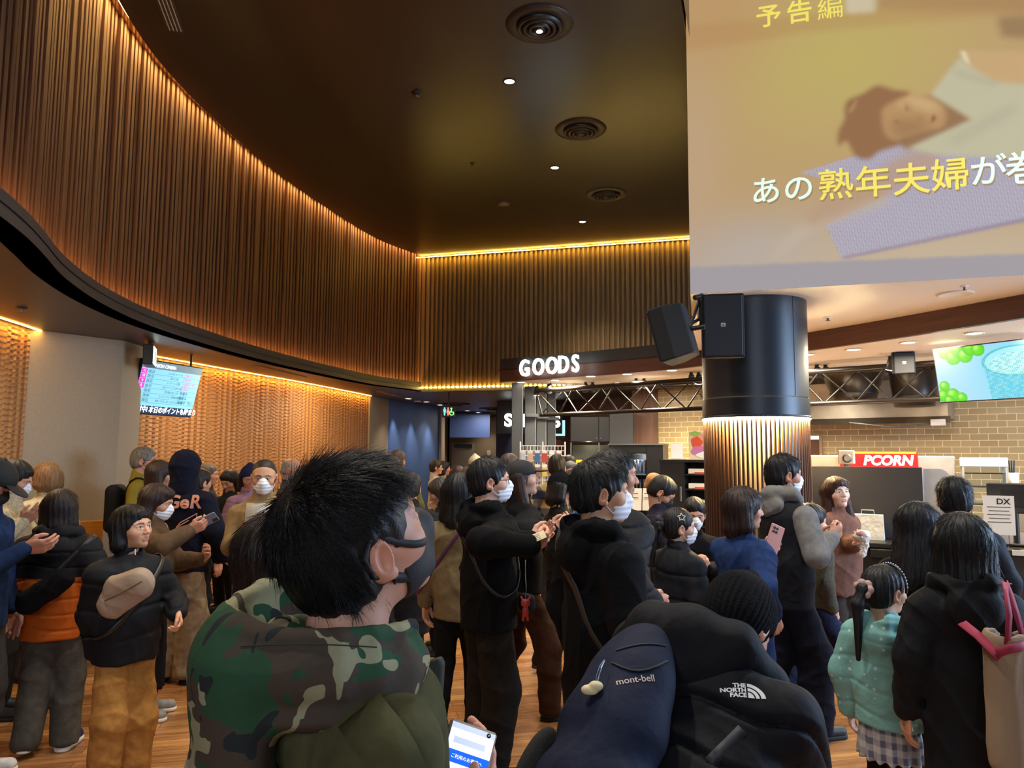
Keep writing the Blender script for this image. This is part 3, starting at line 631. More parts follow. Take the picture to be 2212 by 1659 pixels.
put(blur(inside(PS([(1260, 560), (1410, 580), (1480, 640), (1400, 640), (1300, 610), (1240, 620)])), 4), '#d3b57e', 0.8)
put(blur(inside(PS([(1190, 700), (1330, 690), (1420, 720), (1350, 770), (1230, 800)])), 5), '#96704a', 0.7)
put(blur(inside(PS([(1210, 520), (1110, 495), (1020, 545), (930, 590), (920, 690), (885, 760), (890, 850), (930, 815), (990, 910), (1070, 920), (1120, 880), (1290, 820), (1180, 800), (1140, 720), (1150, 620), (1300, 540)])), 2), '#956b45')  # hair
put(blur(inside(PX([(940, 640), (1000, 560), (985, 620), (955, 660)])), 1), '#b58c5c', 0.7)
put(blur(inside(PX([(1268, 600), (1277, 603), (1292, 648), (1280, 652)])), 1), '#7a5434', 0.8); put(blur(inside(PX([(1210, 696), (1238, 702), (1234, 712), (1208, 706)])), 1), '#7a5434', 0.7)
put(blur(inside(PX([(1340, 672), (1366, 676), (1372, 692), (1352, 698)])), 2), '#9a7048', 0.8); put(blur(inside(PX([(1250, 585), (1262, 575), (1300, 600), (1310, 640), (1296, 640), (1285, 605)])), 2), '#a67b4c', 0.7); put(blur(inside(PX([(1432, 655), (1450, 690), (1420, 720), (1425, 690)])), 1), '#7a4f36')
put(blur(inside(PX([(-200, 1555), (2600, 1440), (2600, 1800), (-200, 1700)])), 1), '#a39ca0')     # strip of wall under the picture; its dim tone is painted and glows
V = np.stack([SA[0]+SD[0]*U+SN[0]*0.004, SA[1]+SD[1]*U+SN[1]*0.004, Z], -1).reshape(-1, 3)
ii = np.arange(nz-1)[:, None]*nu+np.arange(nu-1)[None]; Q = np.stack([ii, ii+1, ii+nu+1, ii+nu], -1).reshape(-1, 4)
m_tvp = None
m_proj = mat('projected_picture', '#ffffff', 0.8, attr='Col', emit=0.68)
pj = thing('projection_screen', 'large projected trailer with yellow and pale lettering over a person lying on a mat', 'screen', (0, 0, 0))
link(bpy.data.objects.new('picture', raw_mesh('picture', V, Q, m_proj, False, IMG.reshape(-1, 3))), pj)
m_yel = mat('projected_yellow', lin('#dccb5a'), emit=0.70); m_pal = mat('projected_pale', lin('#cfe6d2'), emit=0.72); m_shd = mat('projected_shadow', lin('#8f7a55'), emit=0.6)
def screen_word(ch, x, y, size, m, off, sx=1.0, shadow=True):
    M_ = frame(on_screen(1480+x/K, y/K, 0.012), (SD[0], SD[1], 0), (SN[0], SN[1], 0))
    text_mesh('caption', ch, size, m, pj, M_, 0, off, sx=sx)
    if shadow: text_mesh('caption_shadow', ch, size, m_shd, pj, frame(on_screen(1480+x/K+2.5, y/K+3.5, 0.008), (SD[0], SD[1], 0), (SN[0], SN[1], 0)), 0, off+0.001, sx=sx)
for ch, x, y in (('予', 482, 105), ('告', 660, 80), ('編', 838, 60)): screen_word(ch, x, y, 0.195, m_yel, 0.0 if ch == '編' else 0.003, shadow=False)
for ch, x, y, m_, s in (('あ', 466, 1115, m_pal, 0.225), ('の', 655, 1100, m_pal, 0.225), ('熟', 868, 1080, m_yel, 0.25), ('年', 1085, 1065, m_yel, 0.25), ('夫', 1305, 1050, m_yel, 0.25), ('婦', 1530, 1025, m_yel, 0.25), ('が', 1750, 1000, m_pal, 0.235), ('巻', 1965, 985, m_pal, 0.25)): screen_word(ch, x, y, s*1.02, m_, 0.0022)

# ================================================================== PILLAR AND LOUDSPEAKERS
PXC, PYC, PR = 2.03, 6.36, 0.425
pl = thing('round_pillar', 'round pillar with a blue-black metal sleeve above a slatted lit base', 'pillar', (PXC, PYC, 0))
m_sleeve = mat('anthracite_sleeve', '#2c3138', 0.38, 0.35, bump=(300, 0.12, 0.002))
zs = 1.965
MB().lathe([(PR, zs+0.17), (PR, ZB+0.02)], n=72).build('sleeve', m_sleeve, pl)
MB().lathe([(PR-0.012, zs+0.155), (PR-0.012, zs+0.18)], n=72).build('joint', m_black, pl)
MB().lathe([(PR+0.004, zs+0.02), (PR+0.004, zs+0.16)], n=72).build('lower_sleeve', m_sleeve, pl)
MB().lathe([(PR-0.01, zs+0.005), (PR+0.012, zs+0.005), (PR+0.012, zs+0.022), (PR, zs+0.022)], n=72).build('collar', m_sleeve, pl)
for a in (-62, 30, 150):
    x, y = math.cos(R(a)), math.sin(R(a)); MB().box((x*(PR+0.001), y*(PR+0.001), (zs+ZB)/2+0.05), (0.004, 0.004, ZB-zs-0.1), R(a)).build('seam', m_black, pl)
MB().lathe([(PR-0.028, 0), (PR-0.030, 0.9), (PR-0.095, zs+0.01)], n=72).build('core', mat('cream_core', '#e2c898', 0.5), pl)
mb = MB(); ns = 74
for i in range(ns):
    a = 2*PI*i/ns; mb.box((math.cos(a)*(PR-0.018), math.sin(a)*(PR-0.018), zs/2), (0.032, 0.0145, zs), a)
mb.build('slat_ring', mat('pillar_slat', '#4a2f22', 0.45, stretch=(20, 20, 1), noise=(1.4, 0.25)), pl)
mb = MB(); mb.lathe([(PR-0.094, zs-0.004), (PR+0.006, zs-0.004)], n=72); mb.build('lamp_ring', mat('pillar_led', (1.0, 0.78, 0.40), emit=420), pl)
def loudspeaker(M, label, w_=0.30, h_=0.50, d_=0.27, logo=True):
    t = thing('loudspeaker', label, 'speaker'); t.matrix_world = M
    b = MB(); hw, hh = w_/2, h_/2
    # cabinet: front baffle along -Z.. here the front is local +Z, tapering to the back
    F0 = [(-hw, -hh, 0), (hw, -hh, 0), (hw, hh, 0), (-hw, hh, 0)]; B1 = [(-hw, -hh, -d_*0.45), (hw, -hh, -d_*0.45), (hw, hh, -d_*0.45), (-hw, hh, -d_*0.45)]; B0 = [(-hw*0.6, -hh*0.94, -d_), (hw*0.6, -hh*0.94, -d_), (hw*0.6, hh*0.94, -d_), (-hw*0.6, hh*0.94, -d_)]
    b.poly(F0+B1+B0, [(0, 1, 2, 3), (4, 5, 1, 0), (5, 6, 2, 1), (6, 7, 3, 2), (7, 4, 0, 3), (8, 9, 5, 4), (9, 10, 6, 5), (10, 11, 7, 6), (11, 8, 4, 7), (11, 10, 9, 8)])
    cab = b.build('cabinet', m_blackmatte, t); bv = cab.modifiers.new('edge', 'BEVEL'); bv.width = 0.012; bv.segments = 2
    g = MB().rbox((0, 0, 0.006), (w_*0.9, h_*0.94, 0.014), None, 0.005).build('grille', mat('grille_blue_black', '#10141d', 0.6, bump=(900, 0.3, 0.001)), t)
    if logo:
        MB().box((0, 0.004, 0.015), (0.034, 0.028, 0.002)).build('logo_plate', mat('silver_plate', '#8d94a0', 0.4, 0.5), t)
        text_mesh('logo', 'JBL', 0.018, m_black, t, Matrix.Translation((0, 0.001, 0.0168)), 0, 0.0006)
    MB().tube([(0, 0, -d_+0.01), (0, 0.02, -d_-0.1)], 0.018).build('bracket', m_black, t)
    return t
loudspeaker(frame(at(1562, 703, 5.70), (1, -0.2, 0.0), (-0.17, -1, -0.06)), 'upright black loudspeaker flat against the pillar front', 0.312, 0.485, 0.2)
tls = loudspeaker(frame(at(1424, 732, 5.55), (0.45, 0.88, 0.0), (-0.86, 0.45, -0.25)), 'tilted black loudspeaker turned away at the left of the pillar', 0.28, 0.40, 0.24, False)
e_ = tls.matrix_world.inverted() @ Vector((1.50, 5.95, ZB+0.01)); MB().tube([(0, 0.05, -0.2), (e_*0.5+Vector((0, 0.02, -0.1))), e_], 0.012, 8).build('mount_arm', m_black, tls)
cb_ = MB().tube([at(1508, 645, 5.75), at(1514, 670, 5.78), at(1513, 700, 5.78), at(1505, 712, 5.7), at(1495, 706, 5.62), at(1490, 694, 5.6)], 0.008).build('speaker_cable', m_black); tag(cb_, 'thin black cable looping behind the tilted loudspeaker', 'cable')
br = MB(); br.tube([at(1500, 643, 5.86), at(1518, 640, 5.9)], 0.02); br.tube([at(1512, 643, 5.9), at(1510, 690, 5.8), at(1490, 700, 5.66)], 0.014); tag(br.build('wall_bracket', m_black), 'black mounting bracket under the screen corner', 'bracket')

# ================================================================== TRUSS, SPOTS, HOOD, DRINK SCREEN
m_truss = mat('black_truss', '#2b2725', 0.35, 0.6)
T0, T1 = np.array(at(1158, 844, 11.6)), np.array(at(2075, 771, 7.75))
zt, zb = 2.645, 2.28
def tp(s): return T0[0]+(T1[0]-T0[0])*s, T0[1]+(T1[1]-T0[1])*s
tr = thing('lighting_truss', 'long black lattice truss hanging over the counters', 'truss', (0, 0, 0))
dv = np.array([T1[0]-T0[0], T1[1]-T0[1]]); Lt = np.linalg.norm(dv); dv /= Lt; nv = np.array([dv[1], -dv[0]])
for o_, z in ((0.0, zt), (0.22, zt), (0.11, zb)):
    a, b = tp(0), tp(1); MB().tube([(a[0]-nv[0]*o_, a[1]-nv[1]*o_, z), (b[0]-nv[0]*o_, b[1]-nv[1]*o_, z)], 0.03, 10).build('chord', m_truss, tr)
nb = 16
for i in range(nb):
    s0, s1 = i/nb, (i+1)/nb; a, b = tp(s0), tp(s1)
    for o_ in (0.0, 0.22):
        up = (i % 2 == 0) == (o_ == 0.0); p = (a[0]-nv[0]*(o_ if up else 0.11), a[1]-nv[1]*(o_ if up else 0.11), zt if up else zb); q = (b[0]-nv[0]*(0.11 if up else o_), b[1]-nv[1]*(0.11 if up else o_), zb if up else zt)
        MB().tube([p, q], 0.011, 6).build('brace', m_truss, tr)
for s in (0.05, 0.5, 0.92):
    a = tp(s); MB().tube([(a[0], a[1], zt), (a[0], a[1], HL)], 0.012, 6).build('hanger', m_truss, tr)
a = tp(0); MB().tube([(a[0], a[1], zt), (a[0]+dv[0]*0.12, a[1]+dv[1]*0.12, zb)], 0.014, 6).build('end_brace', m_truss, tr)
def spot(px, py, dep, label, lit=False):
    p = at(px, py, dep); p[2] = HL
    t = thing('spotlight', label, 'spotlight', tuple(p), 0, 'spotlights along the truss')
    MB().tube([(0, 0, 0), (0, 0, -0.04)], 0.022, 10).build('mount', m_black, t)
    rt = Matrix.Rotation(R(25), 3, 'X')
    MB().lathe([(0.03, 0.06), (0.036, 0.05), (0.05, -0.05), (0.046, -0.055)], (0, 0, -0.085), 16, rt, closed=True).build('lamp_head', mat('spot_grey', '#3a3d40', 0.4, 0.4), t)
    MB().disc((0, 0.024, -0.14), 0.042, 16, rt, down=True).build('lens', m_lamp if lit else m_black, t)
for i, (px, py, dp) in enumerate(((1160, 828, 11.9), (1186, 829, 11.6), (1265, 824, 11.3), (1280, 826, 11.3), (1374, 816, 10.7), (1391, 818, 10.7), (1493, 808, 9.9), (1509, 810, 9.9), (1764, 782, 9.0), (1783, 786, 9.0), (1923, 765, 8.2), (2111, 738, 7.6), (2133, 737, 7.6))):
    spot(px, py, dp, 'small grey spotlight above the truss, %s' % ('outer one by the grey posts', 'inner one by the grey posts', 'first of the second pair', 'second of the second pair', 'first of the third pair', 'second of the third pair', 'outer one just left of the pillar', 'lit one touching the pillar', 'first right of the pillar', 'second right of the pillar', 'lit one beside the square speaker', 'left one above the drink screen', 'right one above the drink screen')[i], i in (0, 7, 10))
# stainless extract hood on the brick wall
m_steel = mat('brushed_steel', '#c4bdb2', 0.32, 0.75, noise=(6, 0.12))
hd = thing('extractor_hood', 'wide stainless extractor hood on the brick wall behind the truss', 'hood', (0, 0, 0))
hs0, hs1 = 2.0, 4.15
A_, B_ = brick_pt(hs0, 0.02), brick_pt(hs1, 0.02); A2, B2 = brick_pt(hs0, 0.5), brick_pt(hs1, 0.5)
MB().prism([tuple(A2), tuple(B2), tuple(B_), tuple(A_)], 2.16, 2.66).build('canopy_box', m_steel, hd)
MB().prism([tuple(brick_pt(hs0-0.02, 0.52)), tuple(brick_pt(hs1+0.02, 0.52)), tuple(brick_pt(hs1+0.02, 0.45)), tuple(brick_pt(hs0-0.02, 0.45))], 2.10, 2.18).build('lip', mat('dark_steel', '#4b443c', 0.3, 0.8), hd)
q = brick_pt(hs1-0.1, 0.56); MB().rbox((q[0], q[1], 2.1), (0.16, 0.08, 0.08), bw.rotation_euler.z, 0.006).build('fire_nozzle_box', m_ring, hd)
q0, q1 = brick_pt(3.0, 0.54), brick_pt(hs1-0.1, 0.56); MB().tube([(q0[0], q0[1], 2.12), ((q0[0]+q1[0])/2, (q0[1]+q1[1])/2, 2.05), (q1[0], q1[1], 2.09)], 0.012).build('hose', m_grey, hd)
# black drum pendants between truss and hood
def drum(px, py, dep, label, r0=0.33, r1=0.2, h_=0.36):
    p = at(px, py, dep); p[2] = HL-0.02
    t = thing('pendant_drum', label, 'duct', tuple(p)); 
    MB().lathe([(r0+0.03, 0), (r0+0.03, -0.03), (r0, -0.035), (r1+0.02, -h_*0.7), (r1, -h_), (r1-0.01, -h_), (0.001, -h_+0.02)], n=40).build('drum', mat('black_duct', '#2a2522', 0.35, 0.4), t)
    MB().lathe([(r1+0.015, -h_*0.72), (r1+0.03, -h_*0.74), (r1+0.012, -h_*0.78)], n=40).build('collar', m_black, t)
drum(1842, 792, 9.45, 'round black duct drum hanging right of the pillar', 0.36, 0.26, 0.38)
drum(1972, 800, 9.1, 'second black duct drum half hidden by the square speaker', 0.27, 0.22, 0.46)
ls = loudspeaker(frame(at(1953, 784, 7.85), (1, -0.35, 0.02), (-0.42, -1, -0.15)), 'square black loudspeaker clamped to the truss', 0.21, 0.225, 0.2)
# drink screen
TVC = at(2150, 801, 7.0)
tv = thing('drink_screen', 'bright wall screen with green grapes and an iced drink', 'screen')
TVL, TVR = np.array(at(2016, 757, 7.25)), np.array(at(2212, 734, 6.55)); tvx = Vector((TVR[0]-TVL[0], TVR[1]-TVL[1], 0)).normalized()
tvn = Vector((tvx.y, -tvx.x, 0)); tvn = (tvn*math.cos(R(9))+Vector((0, 0, -1))*math.sin(R(9))).normalized(); tvy = tvn.cross(tvx)
tw_, th_ = 1.02, 0.50
org = Vector(TVL)+tvx*tw_/2-tvy*th_/2; MV = frame(org, tvx, tvn); tv.matrix_world = MV
MB().rbox((0, 0, -0.026), (tw_+0.02, th_+0.02, 0.045), None, 0.005).build('casing', m_black, tv)
nu2, nv2 = 220, 110
u_, v_ = np.meshgrid(np.linspace(-tw_/2, tw_/2, nu2), np.linspace(-th_/2, th_/2, nv2)); im = np.zeros(u_.shape+(3,), np.float32)
def tput(m, col, a=1.0):
    m = np.clip(m, 0, 1)[..., None]*a; im[:] = im*(1-m)+np.array(lin(col), np.float32)*m
im[:] = np.array(lin('#a8d8ee')); tput(np.exp(-((u_-0.25)**2/0.12+(v_)**2/0.1)), '#5fd0ec', 0.9)
def grape(x, y, r):
    d = np.sqrt((u_-x)**2+(v_-y)**2)/r; tput((d < 1).astype(float), '#58d813'); tput(np.exp(-((u_-x+r*0.3)**2+(v_-y-r*0.35)**2)/(r*0.4)**2)*(d < 1), '#c8ff7a', 0.8); tput((d < 1)*np.clip(d-0.55, 0, 1)*1.2, '#2c9a0a', 0.8)
for x, y, r in ((-0.40, 0.22, 0.07), (-0.33, 0.16, 0.07), (-0.27, 0.23, 0.08), (-0.22, 0.17, 0.07), (-0.16, 0.24, 0.08), (-0.10, 0.21, 0.06), (-0.45, -0.10, 0.05), (-0.47, -0.19, 0.06), (-0.38, -0.19, 0.065), (-0.30, -0.22, 0.05), (-0.42, -0.24, 0.05)): grape(x, y, r)
gl = ((np.abs(u_-0.22) < 0.29-0.1*(0.1-v_)) & (v_ < 0.10)).astype(float); tput(gl, '#4cc4dc', 0.85)
e = ((u_-0.22)/0.29)**2+((v_-0.08)/0.13)**2; tput((e < 1).astype(float), '#9fe6ee', 0.9); tput(((e < 1.1) & (e > 0.9)).astype(float), '#3fb9c0', 0.9)
e2 = ((u_-0.22)/0.24)**2+((v_-0.06)/0.10)**2; nz_ = np.sin(u_*210+3*np.sin(v_*160))*np.sin(v_*190+2*np.sin(u_*130)); tput((e2 < 1)*(nz_ > 0.1), '#d8fbf6', 0.8); tput((e2 < 1)*(nz_ < -0.4), '#58b9bd', 0.8); tput(gl*(nz_ > 0.5), '#c9f6ef', 0.6)
tput((np.abs(u_-0.30-0.1*(v_-0.1)) < 0.012)*(v_ > 0.02), '#e9fbff', 0.9)
V = np.stack([u_, v_, np.full(u_.shape, 0.0)], -1).reshape(-1, 3); ii = np.arange(nv2-1)[:, None]*nu2+np.arange(nu2-1)[None]
link(bpy.data.objects.new('display_panel', raw_mesh('display_panel', V, np.stack([ii, ii+1, ii+nu2+1, ii+nu2], -1).reshape(-1, 4), mat('drink_picture', '#ffffff', 0.6, attr='Col', emit=0.78, spec=0.05), False, im.reshape(-1, 3))), tv)
for s in (-0.25, 0.2): MB().tube([(s, 0, -0.05), (s, 0.06, -0.32)], 0.02).build('mount_arm', m_black, tv)
# ================================================================== SHOP AND FOOD COUNTER
def px2(dpx, d): return dpx/FPX*d
m_fin = mat('grey_fin', '#4a4e52', 0.5)
for i, (px, dp, wd) in enumerate(((1117, 11.5, 0.17), (1145, 12.0, 0.17), (1169, 12.5, 0.16), (1191, 13.0, 0.14))):
    p = at(px, 990, dp)
    t = thing('display_post', 'grey upright display post under the shop canopy, %s' % ('the nearest one at the corner', 'second from the corner', 'third from the corner', 'farthest from the corner')[i], 'post', (p[0], p[1], 0), 0, 'grey display posts')
    MB().rbox((0, 0, HL/2), (wd, 0.1, HL-0.004), None, 0.006).build('upright', m_fin, t)
    MB().box((wd*0.5-0.004, -0.052, HL/2), (0.008, 0.006, HL-0.1)).build('edge_strip', mat('pale_edge', '#9aa0a4', 0.4), t)
    if i: MB().rbox((0.02, -0.11, 2.28), (0.2, 0.12, 0.05), None, 0.006).build('bracket', m_fin, t)
# white wire rack with hanging goods
m_wire = mat('white_wire', '#f2efe6', 0.4)
rk = thing('wire_rack', 'white wire grid rack hung with small goods beside the grey posts', 'rack', (*at(1172, 990, 11.0)[:2], 0))
mb = MB(); hw = 0.32
for x in np.linspace(-hw, hw, 14): mb.tube([(x, 0, 0.15), (x, 0, 1.80)], 0.0035, 5)
for z in np.linspace(0.2, 1.8, 24): mb.tube([(-hw, 0.004, z), (hw, 0.004, z)], 0.0035, 5)
mb.build('grid', m_wire, rk)
for x in (-hw, 0, hw): MB().tube([(x, 0, 0), (x, 0, 1.86)], 0.012, 8).build('upright', m_wire, rk)
MB().tube([(-hw, 0, 0.02), (-hw, -0.3, 0.02), (hw, -0.3, 0.02), (hw, 0, 0.02)], 0.014, 8).build('foot', m_wire, rk)
gcols = ['#c9d3dc', '#d9b9a0', '#4a6fb0', '#c94a3a', '#e8e2d0', '#b08a70', '#6a90c0', '#d8d0c0', '#9a7060', '#e0c060', '#c06a80', '#7a9a70']
gl_ = ['pale blue', 'peach', 'blue', 'red', 'cream', 'tan', 'sky blue', 'ivory', 'brown', 'yellow', 'rose', 'green']
for i in range(12):
    x = -0.28+0.51*(i % 6)/5; z = 1.73-0.20*(i//6)
    q = rk.location
    t = thing('goods_pack', '%s goods pack hanging on the white rack, %s row' % (gl_[i], ('upper', 'lower')[i//6]), 'packet', (q.x+x, q.y-0.03, z-0.10), 0, 'goods packs on the white rack')
    MB().rbox((0, 0, 0), (0.07, 0.014, 0.13), None, 0.004).build('pouch', mat('pack_%d' % i, gcols[i], 0.35), t)
    MB().rbox((0, -0.001, 0.085), (0.07, 0.004, 0.04), None, 0.002).build('header_card', m_wire, t)
# black wall cabinets with a lit glass shelf below
q = at(1308, 950, 12.75)
cb = thing('wall_cabinet', 'black two-door wall cabinet above the lit glass shelf', 'cabinet', (q[0]-0.1, q[1], 0), R(-10))
MB().rbox((0, 0, 2.10), (0.94, 0.4, 0.42), None, 0.006).build('body', mat('cabinet_black', '#1d1d20', 0.4), cb)
for s in (-1, 1):
    d = MB().rbox((s*0.23, -0.208, 2.10), (0.45, 0.016, 0.40), None, 0.004).build('door', mat('cabinet_black', '#1d1d20'), cb)
    MB().lathe([(0.012, 0), (0.012, 0.02), (0.001, 0.022)], (s*0.03, -0.216, 1.95), 12, Matrix.Rotation(R(90), 3, 'X')).build('knob', m_grey, d)
gs = thing('glass_showcase', 'lit glass showcase with yellow boxes under the black wall cabinet', 'display case', (q[0]-0.1, q[1]-0.01, 0), R(-10))
MB().rbox((0, 0.17, 1.35), (0.94, 0.02, 1.0), None, 0.004).build('back_panel', mat('showcase_back', '#3a3a34', 0.5), gs)
MB().box((0, 0, 0.42), (0.94, 0.38, 0.84)).build('base', m_black, gs)
for z in (1.15, 1.45): MB().box((0, 0, z), (0.9, 0.32, 0.012)).build('shelf', glass_mat(), gs)
for s in (-0.46, 0.0, 0.46): MB().box((s, -0.17, 1.36), (0.02, 0.02, 1.04)).build('frame_post', m_grey, gs)
for i in range(3):
    t = thing('yellow_box', 'small yellow box in the lit showcase, %s' % ('the left one', 'the middle one', 'the right one')[i], 'box', (q[0]-0.42+0.19*i, q[1]-0.08-0.03*i, 1.458), R(-10), 'yellow boxes in the showcase')
    MB().rbox((0, 0, 0.07), (0.15, 0.1, 0.14), None, 0.004).build('carton', mat('yellow_card', '#d9b820', 0.5), t)
    MB().box((0, -0.052, 0.07), (0.10, 0.002, 0.05)).build('front_print', mat('print_blue', '#3a60a8', 0.5), t)
light('showcase_lamp', 'POINT', (q[0]-0.3, q[1]-0.15, 1.84), 3, (1, .95, .6), 0.05); light('showcase_lamp', 'POINT', (q[0]+0.15, q[1]-0.2, 1.84), 3, (1, .95, .6), 0.05)
tp_ = thing('wall_panel', 'plain dark grey panel box right of the black wall cabinet', 'panel', (*at(1343, 935, 12.6)[:2], 0), R(-10))
MB().rbox((0, 0, 2.12), (0.38, 0.34, 0.52), None, 0.006).build('box_body', mat('panel_grey', '#303236', 0.5), tp_)
# tall black kiosk with a lit goods window
q = at(1380, 1000, 11.2); kc = thing('display_kiosk', 'tall black kiosk with a lit window full of hanging goods', 'display case', (q[0], q[1], 0), R(-20))
mb = MB(); mb.box((-0.24, 0, 0.91), (0.29, 0.5, 1.82)); mb.box((0.27, 0, 0.91), (0.24, 0.5, 1.82)); mb.box((0.03, 0, 0.45), (0.26, 0.5, 0.9)); mb.box((0.03, 0, 1.76), (0.26, 0.5, 0.13)); mb.box((0.03, 0.2, 1.3), (0.26, 0.08, 0.85)); mb.build('body', mat('cabinet_black', '#1d1d20'), kc)
MB().box((0, 0, 1.83), (0.80, 0.52, 0.02)).build('top', m_grey, kc)
MB().box((0.03, -0.252, 1.3), (0.25, 0.004, 0.82)).build('window_pane', glass_mat(), kc)
for z in (1.12, 1.40): MB().box((0.03, -0.05, z), (0.255, 0.36, 0.012)).build('shelf', m_wire, kc)
light('kiosk_lamp', 'POINT', tuple(Vector((q[0], q[1], 1.64))+Vector((-0.02, -0.14, 0))), 5, (1, .95, .85), 0.05)
for i in range(8):
    dx = -0.05+0.052*(i % 4); zz = (1.41, 1.13)[i//4]; M = Matrix.Rotation(R(-20), 3, 'Z'); o = M @ Vector((dx, -0.1, 0))
    t = thing('goods_folder', '%s folder standing in the lit kiosk window, %s shelf' % (('white', 'grey', 'blue', 'cream')[i % 4], ('upper', 'lower')[i//4]), 'folder', (q[0]+o.x, q[1]+o.y, zz), R(-20), 'folders in the kiosk window')
    MB().rbox((0, 0, 0.1), (0.03, 0.16, 0.2), None, 0.003).build('sleeve', mat('folder_%d' % (i % 4), ('#e8e8e4', '#8a8f98', '#5f7fc0', '#d8cba8')[i % 4], 0.4), t)
    MB().box((0, -0.082, 0.1), (0.018, 0.002, 0.12)).build('spine_label', m_wire, t)
for i, px in enumerate((1374, 1402)):
    p = at(px, 1100, 9.2); t = thing('price_stand', 'white folded price card on the shop counter, %s' % ('left one', 'right one')[i], 'sign', (p[0], p[1], 1.02), R(-15), 'price cards on the shop counter')
    for s, nm in ((1, 'front_leaf'), (-1, 'rear_leaf')): MB().box((0, s*-0.05, 0.13), (0.14, 0.006, 0.27), Matrix.Rotation(R(-s*20), 3, 'X')).build(nm, mat('white_card', '#efe9dc', 0.5), t)
    mb = MB()
    for k in range(4): mb.box((-0.01, -0.048-0.03*(0.5-k/4)+0.0, 0.2-0.05*k), (0.08, 0.003, 0.008), Matrix.Rotation(R(-20), 3, 'X'))
    mb.build('printed_lines', mat('ink', '#5a5550', 0.6), t)
ct = thing('shop_counter', 'black shop counter in front of the kiosk', 'counter', (*at(1395, 1100, 9.3)[:2], 0), R(-32))
MB().rbox((0, 0.1, 0.49), (1.25, 0.5, 0.98), None, 0.006).build('base', mat('cabinet_black', '#1d1d20'), ct)
MB().rbox((0, 0.1, 1.0), (1.3, 0.56, 0.04), None, 0.006).build('top', mat('counter_black', '#26241f', 0.3), ct)
# black shelf unit with paper trays left of the pillar, with poster and leaflet on top
q = at(1480, 1040, 8.6); un = thing('shelf_unit', 'black open shelf unit with paper trays left of the pillar', 'shelf', (q[0], q[1], 0), R(-25))
mb = MB(); mb.box((-0.1, 0, 0.8), (0.26, 0.4, 1.6)); mb.box((0.25, 0.18, 0.8), (0.44, 0.04, 1.6)); mb.box((0.48, 0, 0.8), (0.03, 0.4, 1.6)); mb.box((0.13, 0, 1.61), (0.74, 0.42, 0.03)); mb.build('body', mat('cabinet_black', '#1d1d20'), un)
for z in (1.46, 1.30, 1.12, 0.9, 0.6): MB().box((0.25, 0, z), (0.44, 0.36, 0.015)).build('shelf', m_black, un)
MB().rbox((-0.005, -0.21, 1.25), (0.02, 0.02, 0.16), None, 0.004).build('handle', m_grey, un)
for i, z in enumerate((1.4685, 1.3085, 1.1285)):
    M = Matrix.Rotation(R(-25), 3, 'Z'); o = M @ Vector((0.22, -0.04, 0))
    t = thing('paper_tray', 'white paper stack in the black shelf unit, %s' % ('top shelf', 'middle shelf', 'third shelf')[i], 'paper', (q[0]+o.x, q[1]+o.y, z), R(-25), 'paper stacks in the shelf unit')
    MB().rbox((0, 0, 0.03), (0.30, 0.24, 0.055), None, 0.004).build('sheets', mat('white_card', '#efe9dc'), t); MB().box((-0.02, -0.124, 0.005), (0.12, 0.006, 0.03)).build('tag', mat('tag_red', '#d05a4a', 0.5), t)
po = thing('poster_stand', 'colourful film poster board standing on the black shelf unit', 'poster', (q[0]+0.22, q[1]-0.02, 1.625), R(-12))
MB().box((0, 0.012, 0.16), (0.34, 0.018, 0.32)).build('board', m_wire, po)
mb_cols = [('#e8a080', (-0.05, 0.20, 0.11, 0.10)), ('#d8502a', (-0.09, 0.19, 0.07, 0.07)), ('#58b0d0', (0.07, 0.18, 0.06, 0.06)), ('#c070a0', (-0.06, 0.10, 0.10, 0.06)), ('#60b0a0', (0.08, 0.10, 0.07, 0.06)), ('#f0ece0', (0.02, 0.05, 0.12, 0.045)), ('#a0c050', (-0.10, 0.29, 0.06, 0.03)), ('#e0c070', (0.10, 0.28, 0.06, 0.03))]
MB().box((0, 0.0015, 0.16), (0.33, 0.003, 0.31)).build('print_ground', mat('poster_cream', '#e6cfa0', 0.5), po)
for k, (c, (x, z, a, b)) in enumerate(mb_cols):
    mb = MB(); mb.poly([(x+a*(0.9+0.1*math.sin(3*t+k))*math.cos(t), -0.001-0.0006*k, z+b*(0.9+0.1*math.cos(4*t+k))*math.sin(t)) for t in np.linspace(0, 2*PI, 25)[:-1]], [tuple(range(23, -1, -1))]); mb.build('print_patch', mat('poster_%d' % k, c, 0.5), po)
lf = thing('leaflet_stand', 'white leaflet leaning on the shelf unit beside the poster', 'leaflet', (q[0]-0.10, q[1]-0.06, 1.625), R(-12))
MB().box((0, 0.02, 0.09), (0.13, 0.004, 0.18), Matrix.Rotation(R(-12), 3, 'X')).build('sheet', mat('white_card', '#efe9dc'), lf)
MB().box((0, 0.01, 0.008), (0.14, 0.06, 0.012)).build('foot', glass_mat(), lf)

